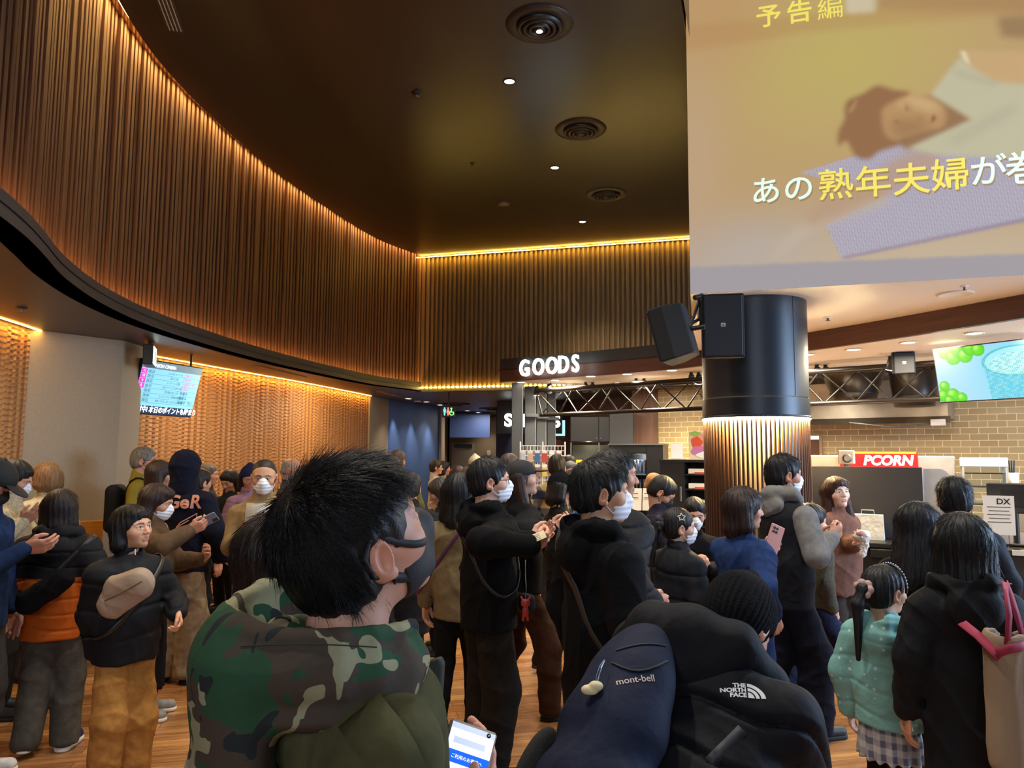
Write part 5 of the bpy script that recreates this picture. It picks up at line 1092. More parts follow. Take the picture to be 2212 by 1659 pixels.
# ================================================================== PEOPLE
def ik(sh, wr, l1, l2, pole):
    sh, wr, pole = np.array(sh, float), np.array(wr, float), np.array(pole, float); d = wr-sh; L = np.linalg.norm(d)
    mx = (l1+l2)*0.995
    if L > mx: wr = sh+d/L*mx; d = wr-sh; L = mx
    a = (l1*l1-l2*l2+L*L)/(2*L); hgt = math.sqrt(max(l1*l1-a*a, 0)); u = d/L; p = pole-u*(pole @ u); p /= max(np.linalg.norm(p), 1e-6)
    return sh+u*a+p*hgt, wr
class Person: pass
def person(label, px, py, d, face, H=None, body='m', skin='#c9977a', hh=None, head=(0, 0, 0), lean=0, twist=0, arms=('down', 'down'),
           top=('jacket', '#18191c', 'knit'), length=0.46, thick=0.018, hood=None, puff=0, collar=True, wide=1.0, bottom=('trousers', '#1c1c20', 'knit'), legw=1.0, stride=0, shoes='#17171a', sole='#17171a',
           hair=('short', '#15110f'), mask=None, glasses=False, hat=None, q=1.0, fold=0.006, inner=None, extra=None, puffa=0.009, group=None, strands=0, lips=True, seated=False, feet=True, vest=None):
    """px, py: where the top of the head is seen; d: depth of the person; face: 0 = away from the viewer, 90 = to the right"""
    w0 = at(px, py, d); H = H or float(w0[2]); child = body == 'c'; fem = body == 'f'
    hh = hh or ((0.215 if H > 1.25 else 0.205) if child else (0.222 if fem else 0.232)); s = hh/0.232
    root = thing('person', label, 'person', (0, 0, 0), 0, group); P = Person(); P.root = root; P.H = H; P.s = s
    h = 0.0075/q; T = rotm(0, -lean); Tt = rotm(twist, 0)
    hip = np.array([0, 0, 0.50*H]); up = lambda x, y, z: hip+Tt @ (T @ (np.array([x, y, z])*H-hip))
    bw = {'m': 1.0, 'f': 0.9, 'c': 0.98}[body]; sw = 0.108*H*bw
    shz = (H-hh*1.13)/H-0.035
    SHL, SHR = up(-0.108*bw, -0.005, shz), up(0.108*bw, -0.005, shz); NB = up(0, -0.01, shz+0.022); CH = up(0, 0.0, shz-0.09)
    HM = rotm(*head); hc0 = NB+Tt @ (T @ np.array([0, 0.022*s, 0]))+ (0.55*np.array([0, 0, 1])+0.45*(T @ np.array([0, 0, 1])))*hh*0.62
    hc = hc0+Tt @ HM @ np.array([0, 0.0, 0]); HR = Tt @ rotm(0, -lean*0.35) @ HM
    # put the head's crown where the photograph has it
    crown = hc+HR @ np.array([0, -0.012*s, 0.118*s]); rz = -R(face); Mz = np.array(Matrix.Rotation(rz, 3, 'Z')); off = Mz @ crown
    root.location = (w0[0]-off[0], d-off[1], 0); root.rotation_euler = (0, 0, rz)
    P.hc, P.HR, P.SHL, P.SHR, P.NB, P.CH = hc, HR, SHL, SHR, NB, CH; P.Mz = Mz; P.loc = np.array(root.location)
    P.w2l = lambda w: Mz.T @ (np.array(w)-P.loc); P.l2w = lambda l: Mz @ np.array(l)+P.loc
    # arms
    l1, l2 = 0.170*H, 0.150*H; P.el, P.wr, P.hd, P.pn = [], [], [], []
    for i, (sd, sh) in enumerate(((-1, SHL), (1, SHR))):
        a = arms[i]; pole = np.array([sd*0.5, -0.8, -0.3])
        if a == 'down': wr = sh+np.array([sd*0.045*H, 0.03*H, -(l1+l2)*0.97]); hd = np.array([0, 0.12, -1]); pn = np.array([-sd, 0.1, 0])
        elif a == 'hold': wr = np.array([sd*0.03*H, 0.20*H, 0.66*H]); hd = np.array([-sd*0.35, 0.6, 0.6]); pn = np.array([-sd*0.7, -0.2, 0.6])
        elif a == 'chest': wr = np.array([sd*0.05*H, 0.15*H, 0.70*H]); hd = np.array([-sd*0.5, 0.35, 0.7]); pn = np.array([-sd*0.5, -0.6, 0.2])
        elif a == 'pocket': wr = sh+np.array([sd*0.05*H, 0.07*H, -(l1+l2)*0.90]); hd = np.array([-sd*0.5, 0.6, -0.7]); pn = np.array([-sd, 0, 0])
        else:
            t = a; wr = P.w2l(at(*t['px'])) if 'px' in t else np.array(t['p'])*H; hd = np.array(t.get('hd', (0, 0.8, 0.4)), float); pn = np.array(t.get('pn', (-sd, 0, 0.3)), float); pole = np.array(t.get('pole', pole), float)
        e, wr = ik(sh, wr, l1, l2, pole); P.el.append(e); P.wr.append(wr); P.hd.append(hd/np.linalg.norm(hd)); P.pn.append(pn)
    # ---------------- body: head, neck, hands and the form under the clothes
    chin = hc+HR @ np.array([0, -0.012, -0.07])*s; parts = []; cols = []
    nk = (HR.T @ (hc+HR @ np.array([0, -0.028, -0.045])*s - hc), HR.T @ (NB-np.array([0, 0, 0.03])-hc), (0.056 if body == 'm' else 0.047 if fem else 0.043)*(1 if child else 1))
    hs = head_sdf(s, fem, child, nk); v, qd = hs.mesh(max(0.0052/q, 0.0028)*s)
    c = skin_colors(skin, s, lips)(v); parts.append((v @ HR.T+hc, qd)); cols.append(c); b = np.array(lin(skin))
    for i in range(2):
        a = arms[i]; hid = a == 'pocket' or (isinstance(a, dict) and a.get('hide'))
        if hid: continue
        cu = a.get('curl', 45) if isinstance(a, dict) else (62 if a in ('hold', 'chest') else 30)
        v, qd = hand_sdf(P.wr[i], P.hd[i], P.pn[i], 0.108*H*(1.0 if not child else 0.95), cu, i == 1, max(0.0054/q, 0.0036), a.get('thumb', 0.5) if isinstance(a, dict) else 0.5)
        parts.append((v, qd)); cols.append(np.tile(b*np.array([1.03, 0.93, 0.9]), (len(v), 1)))
    C_ = Sdf(); C_.cap(NB, CH, 0.045, 0.07, 0.03); C_.cap(CH, hip+np.array([0, 0, 0.02*H]), 0.07*bw, 0.06, 0.03)
    for i, sh in enumerate((SHL, SHR)): C_.chain([CH*0.5+sh*0.5+np.array([0, 0, -0.02*H]), sh*0.90+NB*0.10+np.array([0, 0, -0.046*H]), P.el[i], P.wr[i]], [0.034, 0.022, 0.010, 0.014], 0.01)
    # legs
    P.kn, P.an, P.ft = [], [], []
    for sd in (-1, 1):
        st = stride*sd; hp = hip+np.array([sd*0.048*H, 0, -0.01*H])
        if seated: kn = hp+np.array([sd*0.02*H, 0.24*H, 0.01*H]); an = kn+np.array([0, 0.02*H, -0.24*H])
        else:
            an = np.array([sd*0.055*H, st*0.16*H, 0.05*H+(0.025*H if st < 0 else 0)]); kn = (hp+an)/2+np.array([0, 0.022*H+abs(st)*0.03*H, 0.0])
        P.kn.append(kn); P.an.append(an); C_.chain([hp, kn, an], [0.05*bw, 0.028, 0.022], 0.02)
    parts.append(C_.mesh(0.02)); cols.append(np.tile(b, (len(parts[-1][0]), 1)))
    bo = joined('body', parts, m_skin, root, np.concatenate(cols)); P.body = bo
    # ---------------- trousers or skirt
    bk, bc, bm = bottom[:3]
    Hp = P.hip = hip; lw = legw
    if bk == 'trousers':
        B = Sdf(); B.cap(hip+np.array([-0.026*H, 0, 0.035*H]), hip+np.array([0.026*H, 0, 0.035*H]), 0.060*H, None, 0.03)
        for i, sd in enumerate((-1, 1)):
            hp = hip+np.array([sd*0.046*H, -0.004*H, -0.01*H]); an = P.an[i]+np.array([0, -0.012*H, -0.012*H])
            B.chain([hp*np.array([0.86, 1, 1]), P.kn[i], an], [0.052*H*(0.7+0.3*lw), 0.045*H*lw, 0.038*H*lw], 0.022); B.cut(an-np.array([0, 0, 0.012*H]), an-P.kn[i]) if False else None
        zc = min(P.an[0][2], P.an[1][2])-0.026*H; B.cut((0, 0, max(zc, 0.012)), (0, 0, -1))
        f1 = folds(fold*0.9, 30, int(px)+3, (0.8, 0.8, 1.2))
        sdf_obj('trousers', B, h*1.45, cloth(bc, bm), root, f1)
    else:
        zl = length_s if False else bottom[3] if len(bottom) > 3 else 0.30
        B = Sdf(); B.cap(hip+np.array([0, 0, 0.07*H]), np.array([0, 0.0, zl*H]), 0.088*H*bw, 0.088*H*bw*(1.25 if bk == 'skirt' else 1.05), 0.02, 'u', 0.8); B.cut((0, 0, zl*H), (0, 0, -1))
        nn = 14 if bk == 'skirt' else 8
        pl_ = lambda X, Y, Z: (0.007*np.sin(np.arctan2(Y, X)*nn+2*Z)*np.clip((hip[2]+0.03*H-Z)/(0.2*H), 0, 1)).astype(np.float32)
        sdf_obj('skirt', B, h*1.1, bottom[4] if len(bottom) > 4 else cloth(bc, bm), root, pl_)
        L_ = Sdf()
        for i, sd in enumerate((-1, 1)): L_.chain([hip+np.array([sd*0.045*H, 0, 0]), P.kn[i], P.an[i]], [0.055*H, 0.036*H, 0.026*H], 0.02)
        sdf_obj('tights', L_, h*1.3, cloth('#131317', 'knit'), root)
    # ---------------- shoes
    if feet:
        for i, sd in enumerate((-1, 1)):
            an = P.an[i]; z0 = an[2]-0.05*H; fl_ = 0.15*H
            if seated: z0 = max(0, z0)
            A = Sdf(); toe = R(sd*8); dv_ = np.array([math.sin(toe), math.cos(toe), 0])
            z0 = max(z0, 0.0)
            A.cap((an[0], an[1]-0.012*H, z0+0.05), (an[0], an[1]-0.005, z0+0.075), 0.040, 0.036, 0.02)
            e0 = np.array([an[0], an[1]-0.025*H, z0+0.036]); e1 = e0+dv_*fl_*0.72; A.cap(e0, e1, 0.038, 0.036, 0.03, 'u', 1.0); A.cap(e0+np.array([0, 0, 0.03]), e1-dv_*0.03, 0.036, 0.022, 0.02)
            A.cut((0, 0, z0+0.022), (0, 0, -1))
            so = sdf_obj('shoe', A, h*0.9, mat('shoe_'+shoes.strip('#'), shoes, 0.55, noise=(30, 0.15)), root)
            Bs = Sdf(); Bs.cap((e0[0], e0[1], z0+0.012), (e1[0], e1[1], z0+0.012), 0.042, 0.041, 0.01); Bs.cut((0, 0, z0+0.026), (0, 0, 1)); Bs.cut((0, 0, z0+0.001), (0, 0, -1))
            sdf_obj('sole', Bs, h*0.9, mat('sole_'+sole.strip('#'), sole, 0.7), so)
    # ---------------- upper garment
    tk, tc, tm = top; th_ = thick; J = Sdf(); zl = length*H; wd = wide
    hemr = 0.084*H*bw*(0.35+0.65*wd); nF = Tt @ (T @ np.array([0, 1, 0]))
    WA = up(0, 0.0, 0.60); dn_ = Tt @ (T @ np.array([0, 0, -1.0]))
    J.cap(SHL*0.66+SHR*0.34+dn_*0.042*H, SHR*0.66+SHL*0.34+dn_*0.042*H, 0.044*H+th_*0.8, None, 0.05, 'u', 1.15, nF)
    for sh in (SHL, SHR): J.cap(NB+dn_*0.022*H, sh*0.9+NB*0.1+dn_*0.040*H, 0.030*H+th_*0.4, 0.030*H+th_*0.4, 0.035)
    J.cap(CH, WA, 0.085*H*bw*(0.5+0.5*wd)+th_, 0.076*H*bw*(0.3+0.7*wd)+th_, 0.05, 'u', 0.72, nF)
    if zl < 0.56*H: J.cap(WA, np.array([0, 0, max(zl, 0.02)]) if not seated else hip, 0.078*H*bw*(0.3+0.7*wd)+th_, hemr*(1.0 if tk != 'coat' else 1.18)+th_*0.6, 0.05, 'u', 0.78, nF)
    J.cut((0, 0, zl), (0, 0, -1), 0.012)
    sl = 0.0 if tk == 'vest' else 1.0; sr = {'coat': 1.08, 'puffer': 1.25, 'jacket': 1.05, 'hoodie': 1.1, 'shirt': 0.9, 'sweater': 1.05}.get(tk, 1.0)*(0.6+0.4*wd)
    S2 = Sdf() if vest else J
    for i, sh in enumerate((SHL, SHR)):
        if tk == 'vest' and not vest: continue
        e, wr = P.el[i], P.wr[i]; cuff = wr-(wr-e)/np.linalg.norm(wr-e)*0.008*H
        S2.chain([sh*0.93+NB*0.07+dn_*0.042*H, e, cuff], [0.036*H*sr+th_*0.45, 0.031*H*sr+th_*0.45, 0.021*H*sr+th_*0.45], 0.028)
        if tk in ('hoodie', 'sweater'): S2.cap(cuff-(cuff-e)*0.16, cuff, 0.025*H, 0.022*H+0.003, 0.004)
    if collar: J.cap(NB-np.array([0, 0, 0.012*H]), NB+np.array([0, 0.004, 0.018*H]), 0.052*H*(0.9 if fem or child else 1), 0.045*H, 0.02)
    if collar:
        J.cap(NB+np.array([0, 0.006, 0.012*H]), NB+np.array([0, 0.012, 0.06*H]), 0.036*H, 0.042*H, 0.006, 's')
    if hood == 'down':
        bk_ = Tt @ (T @ np.array([0, -1, 0]))
        J.chain([NB+np.array([-0.052*H, 0.035*H, -0.016*H]), NB+np.array([-0.066*H, 0, 0.006*H]), NB+bk_*0.055*H+np.array([-0.03*H, 0, 0.016*H]), NB+bk_*0.055*H+np.array([0.03*H, 0, 0.016*H]), NB+np.array([0.066*H, 0, 0.006*H]), NB+np.array([0.052*H, 0.035*H, -0.016*H])], [0.012*H+th_*0.4, 0.019*H+th_*0.3, 0.02*H+th_*0.3, 0.02*H+th_*0.3, 0.019*H+th_*0.3, 0.012*H+th_*0.4], 0.012)
        J.ell(NB+bk_*0.062*H+np.array([0, 0, -0.042*H]), (0.066*H, 0.028*H+th_*0.5, 0.055*H), 0.02)
        J.ell(NB+bk_*0.05*H+np.array([0, 0, 0.03*H]), (0.045*H, 0.028*H, 0.028*H), 0.012, 's')
    f0 = folds(fold, 34, int(px*7)+int(py), (1, 1, 0.8))
    if puff:
        pa = puff; upv = T @ np.array([0, 0, 1.0]) if lean > 20 else np.array([0, 0, 1.0])
        def post(X, Y, Z):
            Zt = X*upv[0]+Y*upv[1]+Z*upv[2]; w_ = np.abs(np.sin((Zt+0.012*np.sin(11*X+7*Y)+0.008*np.sin(23*X-9*Y))*PI/pa)); return (puffa*(0.55-np.minimum(w_*2.2, 1.0)**0.6)+f0(X, Y, Z)*0.6).astype(np.float32)
    else: post = f0
    mt = cloth(tc, tm) if not isinstance(tm, bpy.types.Material) else tm
    nm = {'coat': 'coat', 'puffer': 'puffer_jacket', 'jacket': 'jacket', 'hoodie': 'hoodie', 'shirt': 'shirt', 'sweater': 'sweater', 'vest': 'vest'}[tk]
    if vest:
        so = sdf_obj('sleeves', S2, h, cloth(vest, 'knit'), root, f0); so['label'] = 'grey sweatshirt sleeves'
    P.top = sdf_obj(nm, J, h, mt, root, post)
    # ---------------- hood worn up
    if hood == 'up':
        Hd = Sdf(); L = lambda *a: hc+HR @ (np.array(a)*s)
        Hd.ell(L(0, -0.015, 0.03), np.array([0.105, 0.125, 0.115])*s, 0.02, 'u', HR); Hd.cap(L(0, -0.03, -0.05), NB-np.array([0, 0, 0.01]), 0.095*s, 0.105*s, 0.04)
        Hd.ell(L(0, 0.12, -0.01), np.array([0.068, 0.07, 0.10])*s, 0.015, 's', HR); Hd.ell(L(0, 0.0, 0.02), np.array([0.088, 0.105, 0.1])*s, 0.01, 's', HR)
        sdf_obj('hood', Hd, h*0.8, mt, root, folds(0.005, 45, int(px)))
    # ---------------- hair
    if hair: make_hair(P, hair, q, strands, hat)
    if mask: make_mask(P, mask)
    if glasses: make_glasses(P)
    if hat: make_hat(P, hat, h)
    return P
def HL_(P): return lambda *a: P.hc+P.HR @ (np.array(a)*P.s)
def make_hair(P, hair, q, strands, hat=None):
    st, col = hair[0], hair[1]; ln = hair[2] if len(hair) > 2 else None; s = P.s; A = Sdf(); vol = hair[3] if len(hair) > 3 else 1.0
    if st == 'bald_top': t = 0.004
    else: t = {'buzz': 0.004, 'short': 0.012*vol, 'bob': 0.014*vol, 'long': 0.013*vol, 'tail': 0.011, 'bun': 0.012}[st]
    if hat: t = min(t, 0.008)
    ts = min(t, 0.012) if st == 'short' else t
    A.ell((0, -0.013*s-(t-ts)*0.6, 0.036*s), ((0.077+ts)*s, (0.094+t*0.9)*s, (0.084+t)*s), 0.02*s)
    if st == 'short': A.ell((0, -0.045*s-(t-ts)*0.4, -0.02*s), ((0.072+ts*0.6)*s, (0.060+t*0.7)*s, 0.065*s), 0.03*s); A.ell((0, 0.040*s, 0.076*s), (0.06*s, 0.042*s, (0.028+t*0.5)*s), 0.025*s)
    if st == 'buzz': A.ell((0, -0.045*s, -0.015*s), (0.073*s, 0.058*s, 0.06*s), 0.03*s)
    if st == 'bald_top': A.ell((0, -0.05*s, -0.02*s), (0.079*s, 0.06*s, 0.05*s), 0.03*s)
    if st in ('bob', 'long'):
        zl = (ln if ln is not None else -0.13)
        for sd in (-1, 1): A.cap((sd*0.062*s, -0.03*s, 0.02*s), (sd*(0.066+0.008*vol)*s, -0.025*s, (zl*0.9)*s), (0.036+t*0.6)*s, (0.034+t*0.5)*s, 0.03*s)
        A.cap((0, -0.06*s, 0.02*s), (0, -0.07*s, zl*s), (0.06+t*0.6)*s, (0.066+t*0.4)*s, 0.04*s, 'u', 0.75)
        A.ell((0, 0.055*s, 0.075*s), (0.064*s, 0.042*s, (0.034)*s), 0.02*s)
        if st == 'bob' and ln is None: pass
    if st in ('tail', 'bun'): A.ell((0, -0.045*s, -0.02*s), (0.074*s, 0.06*s, 0.065*s), 0.03*s)
    # the face stays clear
    A.ell((0, 0.116*s, -0.026*s), (0.072*s, 0.070*s, (0.084 if st == 'short' else 0.078 if st in ('bob', 'long') else 0.088)*s), 0.012*s, 's')
    if st in ('short', 'buzz', 'tail', 'bun', 'bald_top'):
        A.ell((0, 0.06*s, -0.075*s), (0.12*s, 0.075*s, 0.075*s), 0.015*s, 's')
        for sd in (-1, 1): A.ell((sd*0.092*s, 0.0, -0.012*s), (0.024*s, 0.026*s, 0.036*s), 0.008*s, 's')
    if st in ('short', 'buzz', 'bald_top', 'tail', 'bun'): A.cut((0, -0.1*s, -0.088*s), (0, 0.25, -1), 0.02*s)
    if st == 'bald_top': A.ell((0, 0.02*s, 0.115*s), (0.085*s, 0.10*s, 0.075*s), 0.01*s, 's')
    if st == 'tail':
        L = ln if ln is not None else -0.16
        A.chain([(0, -0.095*s, 0.035*s), (0, -0.135*s, 0.02*s), (0, -0.168*s, -0.05*s), (0, -0.178*s, L*s)], [0.02*s, 0.026*s, 0.028*s, 0.010*s], 0.015*s)
    if st == 'bun': A.ell((0, -0.11*s, 0.05*s), (0.035*s, 0.03*s, 0.035*s), 0.008*s)
    if hat: A.cut((0, 0, 0.055*s), (0, 0.1, 1), 0.01)
    sd_ = int(abs(P.loc[0])*1000) % 97; rr = np.random.default_rng(sd_); fr = rr.uniform(17, 24); p1, p2 = rr.uniform(0, 6, 2); am = {'buzz': 0.0, 'bald_top': 0.0005}.get(st, 0.0018)*s
    def groove(X, Y, Z):
        if st in ('short',):
            a = np.arctan2(Y+0.03*s, X); e = np.arctan2(Z-0.06*s, np.sqrt(X*X+(Y+0.02*s)**2)); return (am*(np.sin(a*13+p1+4*e)*0.8+np.sin(a*29+e*7+p2)*0.5)+0.0*X).astype(np.float32)
        a = np.arctan2(Y+0.02*s, X); return (am*(np.sin(a*fr+p1+Z*9)*0.7+np.sin(a*fr*2.3+p2-Z*14)*0.5)).astype(np.float32)
    v, qd = A.mesh(max(0.0055/q, 0.0032)*s, groove if am else None)
    m = hair_mat(col); V = v @ P.HR.T+P.hc
    o = link(bpy.data.objects.new('hair', raw_mesh('hair', V, qd, m, True)), P.root); P.hair = o; P.hair_v = (v, qd)
    if strands:
        N_ = vnormals(v, qd) @ P.HR.T
        dn = {'short': 0.15, 'bob': 3.0, 'long': 4.0, 'tail': 0.2, 'bun': 0.1, 'buzz': 0.1, 'bald_top': 0.5}[st]
        cr = P.hc+P.HR @ (np.array([0, -0.075 if st == 'short' else -0.03, 0.125 if st == 'short' else 0.14])*s)
        def kp(p_):
            l = ((p_-P.hc) @ P.HR)/s; x_, y_, z_ = np.abs(l[:, 0]), l[:, 1], l[:, 2]
            if st not in ('short', 'tail', 'buzz'): return ~((y_ > 0.05) & (z_ < 0.066))
            return ~(((x_ > 0.055) & (y_ > -0.05) & (y_ < 0.05) & (z_ < 0.058)) | ((y_ > 0.0) & (z_ < 0.068)) | (z_ < -0.055) | ((x_ > 0.035) & (y_ > -0.035) & (z_ < -0.025)))
        hair_strands(V, N_, o, m, s, strands, {'short': 0.042, 'bob': 0.036, 'long': 0.045, 'tail': 0.025}.get(st, 0.02)*s, cr, dn, (0.0009 if strands < 9000 else 0.00055)*s, {'short': 0.03, 'bob': 0.04, 'long': 0.03, 'tail': 0.02}.get(st, 0.05), sd_, kp)
def make_mask(P, kind):
    s = P.s; A = Sdf(); t = 0.006*s
    A.ell((0, 0.030*s, -0.045*s), (0.056*s+t, 0.058*s+t, 0.060*s+t), 0.01*s); A.ell((0, 0.056*s, -0.050*s), (0.036*s, 0.046*s+t*0.4, 0.052*s), 0.03*s); A.chain([(0, 0.09*s, 0.002*s), (0, 0.100*s, -0.028*s), (0, 0.084*s, -0.07*s)], [0.010*s, 0.012*s, 0.012*s], 0.03*s)
    A.cut((0, 0.018*s, 0), (0, -1, 0.12), 0.006*s); A.cut((0, 0, -0.004*s), (0, -0.25, 1), 0.006*s); A.cut((0, 0, -0.118*s), (0, 0, -1), 0.004*s)
    A.ell((0, 0.018*s, -0.03*s), (0.060*s, 0.064*s, 0.075*s), 0.004*s, 's'); A.ell((0, 0.0, -0.03*s), (0.075*s, 0.05*s, 0.1*s), 0.01*s, 's')
    v, qd = A.mesh(0.0035*s, (lambda X, Y, Z: (0.0012*s*np.sin(Z*PI/(0.011*s))).astype(np.float32)+0*X+0*Y) if kind == 'w' else None)
    m = {'w': m_mask_w, 'b': m_mask_b}.get(kind) or m_mask_w
    o = link(bpy.data.objects.new('face_mask', raw_mesh('face_mask', v @ P.HR.T+P.hc, qd, m, True)), P.root); L = HL_(P)
    for sd in (-1, 1):
        MB().tube([L(sd*0.060, 0.030, -0.018), L(sd*0.078, 0.0, 0.004), L(sd*0.086, -0.016, 0.012), L(sd*0.084, -0.026, -0.012), L(sd*0.076, -0.006, -0.034), L(sd*0.058, 0.03, -0.072)], 0.0016*s, 6).build('ear_loop', m, o)
def make_glasses(P):
    L = HL_(P); s = P.s; mb = MB()
    for sd in (-1, 1):
        mb.tube([L(sd*(0.032+0.021*math.cos(t)), 0.099-0.006*abs(math.cos(t)+0.3), 0.0+0.015*math.sin(t)) for t in np.linspace(0, 2*PI, 17)], 0.0016*s, 6, False)
        mb.tube([L(sd*0.053, 0.095, 0.006), L(sd*0.074, 0.06, 0.008), L(sd*0.082, -0.005, 0.008), L(sd*0.083, -0.022, -0.006)], 0.0016*s, 6)
    mb.tube([L(-0.012, 0.101, 0.004), L(0, 0.104, 0.007), L(0.012, 0.101, 0.004)], 0.0014*s, 6); o = mb.build('glasses', m_glass_frame, P.root)
    for sd in (-1, 1):
        MB().poly([L(sd*(0.032+0.020*math.cos(t)), 0.098-0.006*abs(math.cos(t)+0.3), 0.014*math.sin(t)) for t in np.linspace(0, 2*PI, 17)[:-1]], [tuple(range(16)) if sd < 0 else tuple(range(15, -1, -1))]).build('lens', glass_mat(), o)
def make_hat(P, hat, h):
    kind, col = hat[:2]; s = P.s; A = Sdf()
    if kind == 'cap':
        A.ell((0, -0.010*s, 0.045*s), (0.096*s, 0.116*s, 0.092*s), 0.01*s); A.cut((0, 0, 0.034*s), (0, -0.12, -1), 0.006*s); A.ell((0, -0.01*s, 0.02*s), (0.085*s, 0.105*s, 0.075*s), 0.006*s, 's')
        v, qd = A.mesh(0.004*s); B = Sdf(); B.ell((0, 0.125*s, 0.038*s), (0.072*s, 0.065*s, 0.008*s), 0.01*s, 'u', rotm(0, -8)); v2, q2 = B.mesh(0.0035*s)
        m = mat('cap_'+col.strip('#'), col, 0.8, bump=(200, 0.2, 0.003)); o = link(bpy.data.objects.new('cap', raw_mesh('cap', v @ P.HR.T+P.hc, qd, m)), P.root); link(bpy.data.objects.new('brim', raw_mesh('brim', v2 @ P.HR.T+P.hc, q2, m)), o)
        L = HL_(P); MB().lathe([(0.008*s, 0), (0.006*s, 0.006*s), (0.001, 0.008*s)], L(0, -0.01, 0.136), 12).build('button', m, o)
    else:
        A.ell((0, -0.012*s, 0.04*s), (0.092*s, 0.110*s, 0.10*s), 0.02*s); A.cap((0, -0.02*s, 0.11*s), (0, -0.03*s, 0.14*s), 0.035*s, 0.02*s, 0.04*s); A.ell((0, 0.02*s, 0.0), (0.084*s, 0.088*s, 0.07*s), 0.006*s, 's')
        if len(hat) > 2: A.ell((0, -0.03*s, 0.0), (0.092*s, 0.09*s, 0.09*s), 0.02*s)
        A.cut((0, 0, (-0.008 if len(hat) < 3 else hat[2])*s), (0, 0.62, -1), 0.01*s)
        rib = lambda X, Y, Z: (0.0022*s*np.sin(np.arctan2(Y, X)*46)).astype(np.float32)+0*Z
        v, qd = A.mesh(0.0032*s, rib); o = link(bpy.data.objects.new('beanie', raw_mesh('beanie', v @ P.HR.T+P.hc, qd, cloth(col, 'fleece'))), P.root)
def phone(P, i, label, col='#1c1c20', screen='#9cc4e8', size=(0.074, 0.15), tilt=None, off=(0.0, 0.0), lit=0.8):
    """a phone lying in hand i"""
    H = P.H; d = P.hd[i]; pn = np.array(P.pn[i], float); pn = pn-d*(pn @ d); pn /= np.linalg.norm(pn); c = P.l2w(P.wr[i]+d*0.075*H*0.9+pn*(0.022+off[0])+d*off[1])
    n = P.Mz @ pn; u = P.Mz @ d; x = np.cross(u, n)
    t = thing('phone', label, 'phone'); t.matrix_world = frame(c, x, n)
    MB().rbox((0, 0, 0), (size[0], size[1], 0.009), None, 0.003).build('case', mat('phone_'+col.strip('#'), col, 0.35), t)
    MB().box((0, 0, 0.0048), (size[0]*0.92, size[1]*0.95, 0.0006)).build('screen', mat('phone_screen_'+screen.strip('#'), screen, 0.2, emit=lit), t)
    MB().rbox((-size[0]*0.25, size[1]*0.36, -0.0055), (0.022, 0.034, 0.003), None, 0.001).build('camera_bump', m_black, t)
    return t
def band(pts, wd, th, nm, m, parent=None, up=(0, 0, 1)):
    """flat strap along points; its width lies across the path along the surface"""
    pts = [Vector(p) for p in pts]; V = []; mb = MB()
    for i, p in enumerate(pts):
        d = (pts[min(i+1, len(pts)-1)]-pts[max(i-1, 0)]).normalized(); o = Vector(up[i] if isinstance(up, list) else up); x = d.cross(o).normalized(); n = x.cross(d).normalized()
        V += [p+x*wd/2+n*th/2, p-x*wd/2+n*th/2, p-x*wd/2-n*th/2, p+x*wd/2-n*th/2]
    F_ = [(i*4+k, i*4+(k+1) % 4, i*4+4+(k+1) % 4, i*4+4+k) for i in range(len(pts)-1) for k in range(4)]
    mb.poly(V, F_+[(3, 2, 1, 0), tuple(len(V)-4+k for k in range(4))], True); return mb.build(nm, m, parent)
# ================================================================== THE CROWD
from mathutils.bvhtree import BVHTree
def bvh(o): return BVHTree.FromPolygons([v.co for v in o.data.vertices], [tuple(p.vertices) for p in o.data.polygons])
def strap_loop(P, a, b, wd, nm, m, parent, th=0.004, n=44, gap=0.004):
    """closed strap around the torso through a (over one shoulder) and b (at the other hip), lying on the garment; world space"""
    T_ = bvh(P.top); a, b = Vector(a)*1.0, Vector(b); c = (a+b)/2; A = (a-b).normalized(); Fw = Vector((0, 1, 0)); Fw = (Fw-A*Fw.dot(A)).normalized(); pts, ups = [], []
    for k in range(n+1):
        t = 2*PI*k/n; d = (A*math.cos(t)*1.0+Fw*math.sin(t)*0.55).normalized(); o = c+d*1.2; hit = T_.ray_cast(o, -d)
        p = hit[0] if hit[0] is not None else c+d*0.2
        pts.append(p+d*gap); ups.append(d)
    pts = [sum((pts[(k+j) % n] for j in (-1, 0, 1)), Vector())/3+ups[k % n]*0.002 for k in range(n+1)]
    W = [Vector(P.l2w(p)) for p in pts]; U = [Vector(P.Mz @ np.array(u)) for u in ups]
    return band(W, wd, th, nm, m, parent, U)
BLK, INK, NVY = '#131316', '#17181d', '#171b28'
def hat_(k, c): return (k, c)
PP = {}
# ---- left side
p = PP['cap_man'] = person('person in black cap and dark blue jacket looking down at the left edge', 8, 986, 4.02, 80, head=(0, -32, 0), top=('jacket', '#1f3054', 'knit'), length=0.47, bottom=('trousers', '#3c3a3c', 'knit'), shoes='#d8d6d2', sole='#e8e6e2', hair=('short', '#171210'), mask='b', hat=('cap', '#121213'),
    arms=('down', dict(px=(56, 1184, 4.0), hd=(0.0, 0.8, 0.1), pn=(-0.8, 0, 0.5), curl=40)), skin='#c4927a', legw=1.05)
p = PP['orange_boy'] = person('child seen from behind in a black and orange puffer jacket', 132, 1053, 4.4, -12, body='c', head=(5, 2, 0), wide=1.25, thick=0.03, puff=0.085, top=('puffer', '#15161a', 'shell'), length=0.43, hood='down', bottom=('trousers', '#4a4640', 'denim'), legw=1.35, shoes='#1c2a5a', sole='#e6e4e0', hair=('bob', '#1c1210', -0.085), strands=900, q=1.15, arms=('pocket', 'pocket'), stride=0.2)
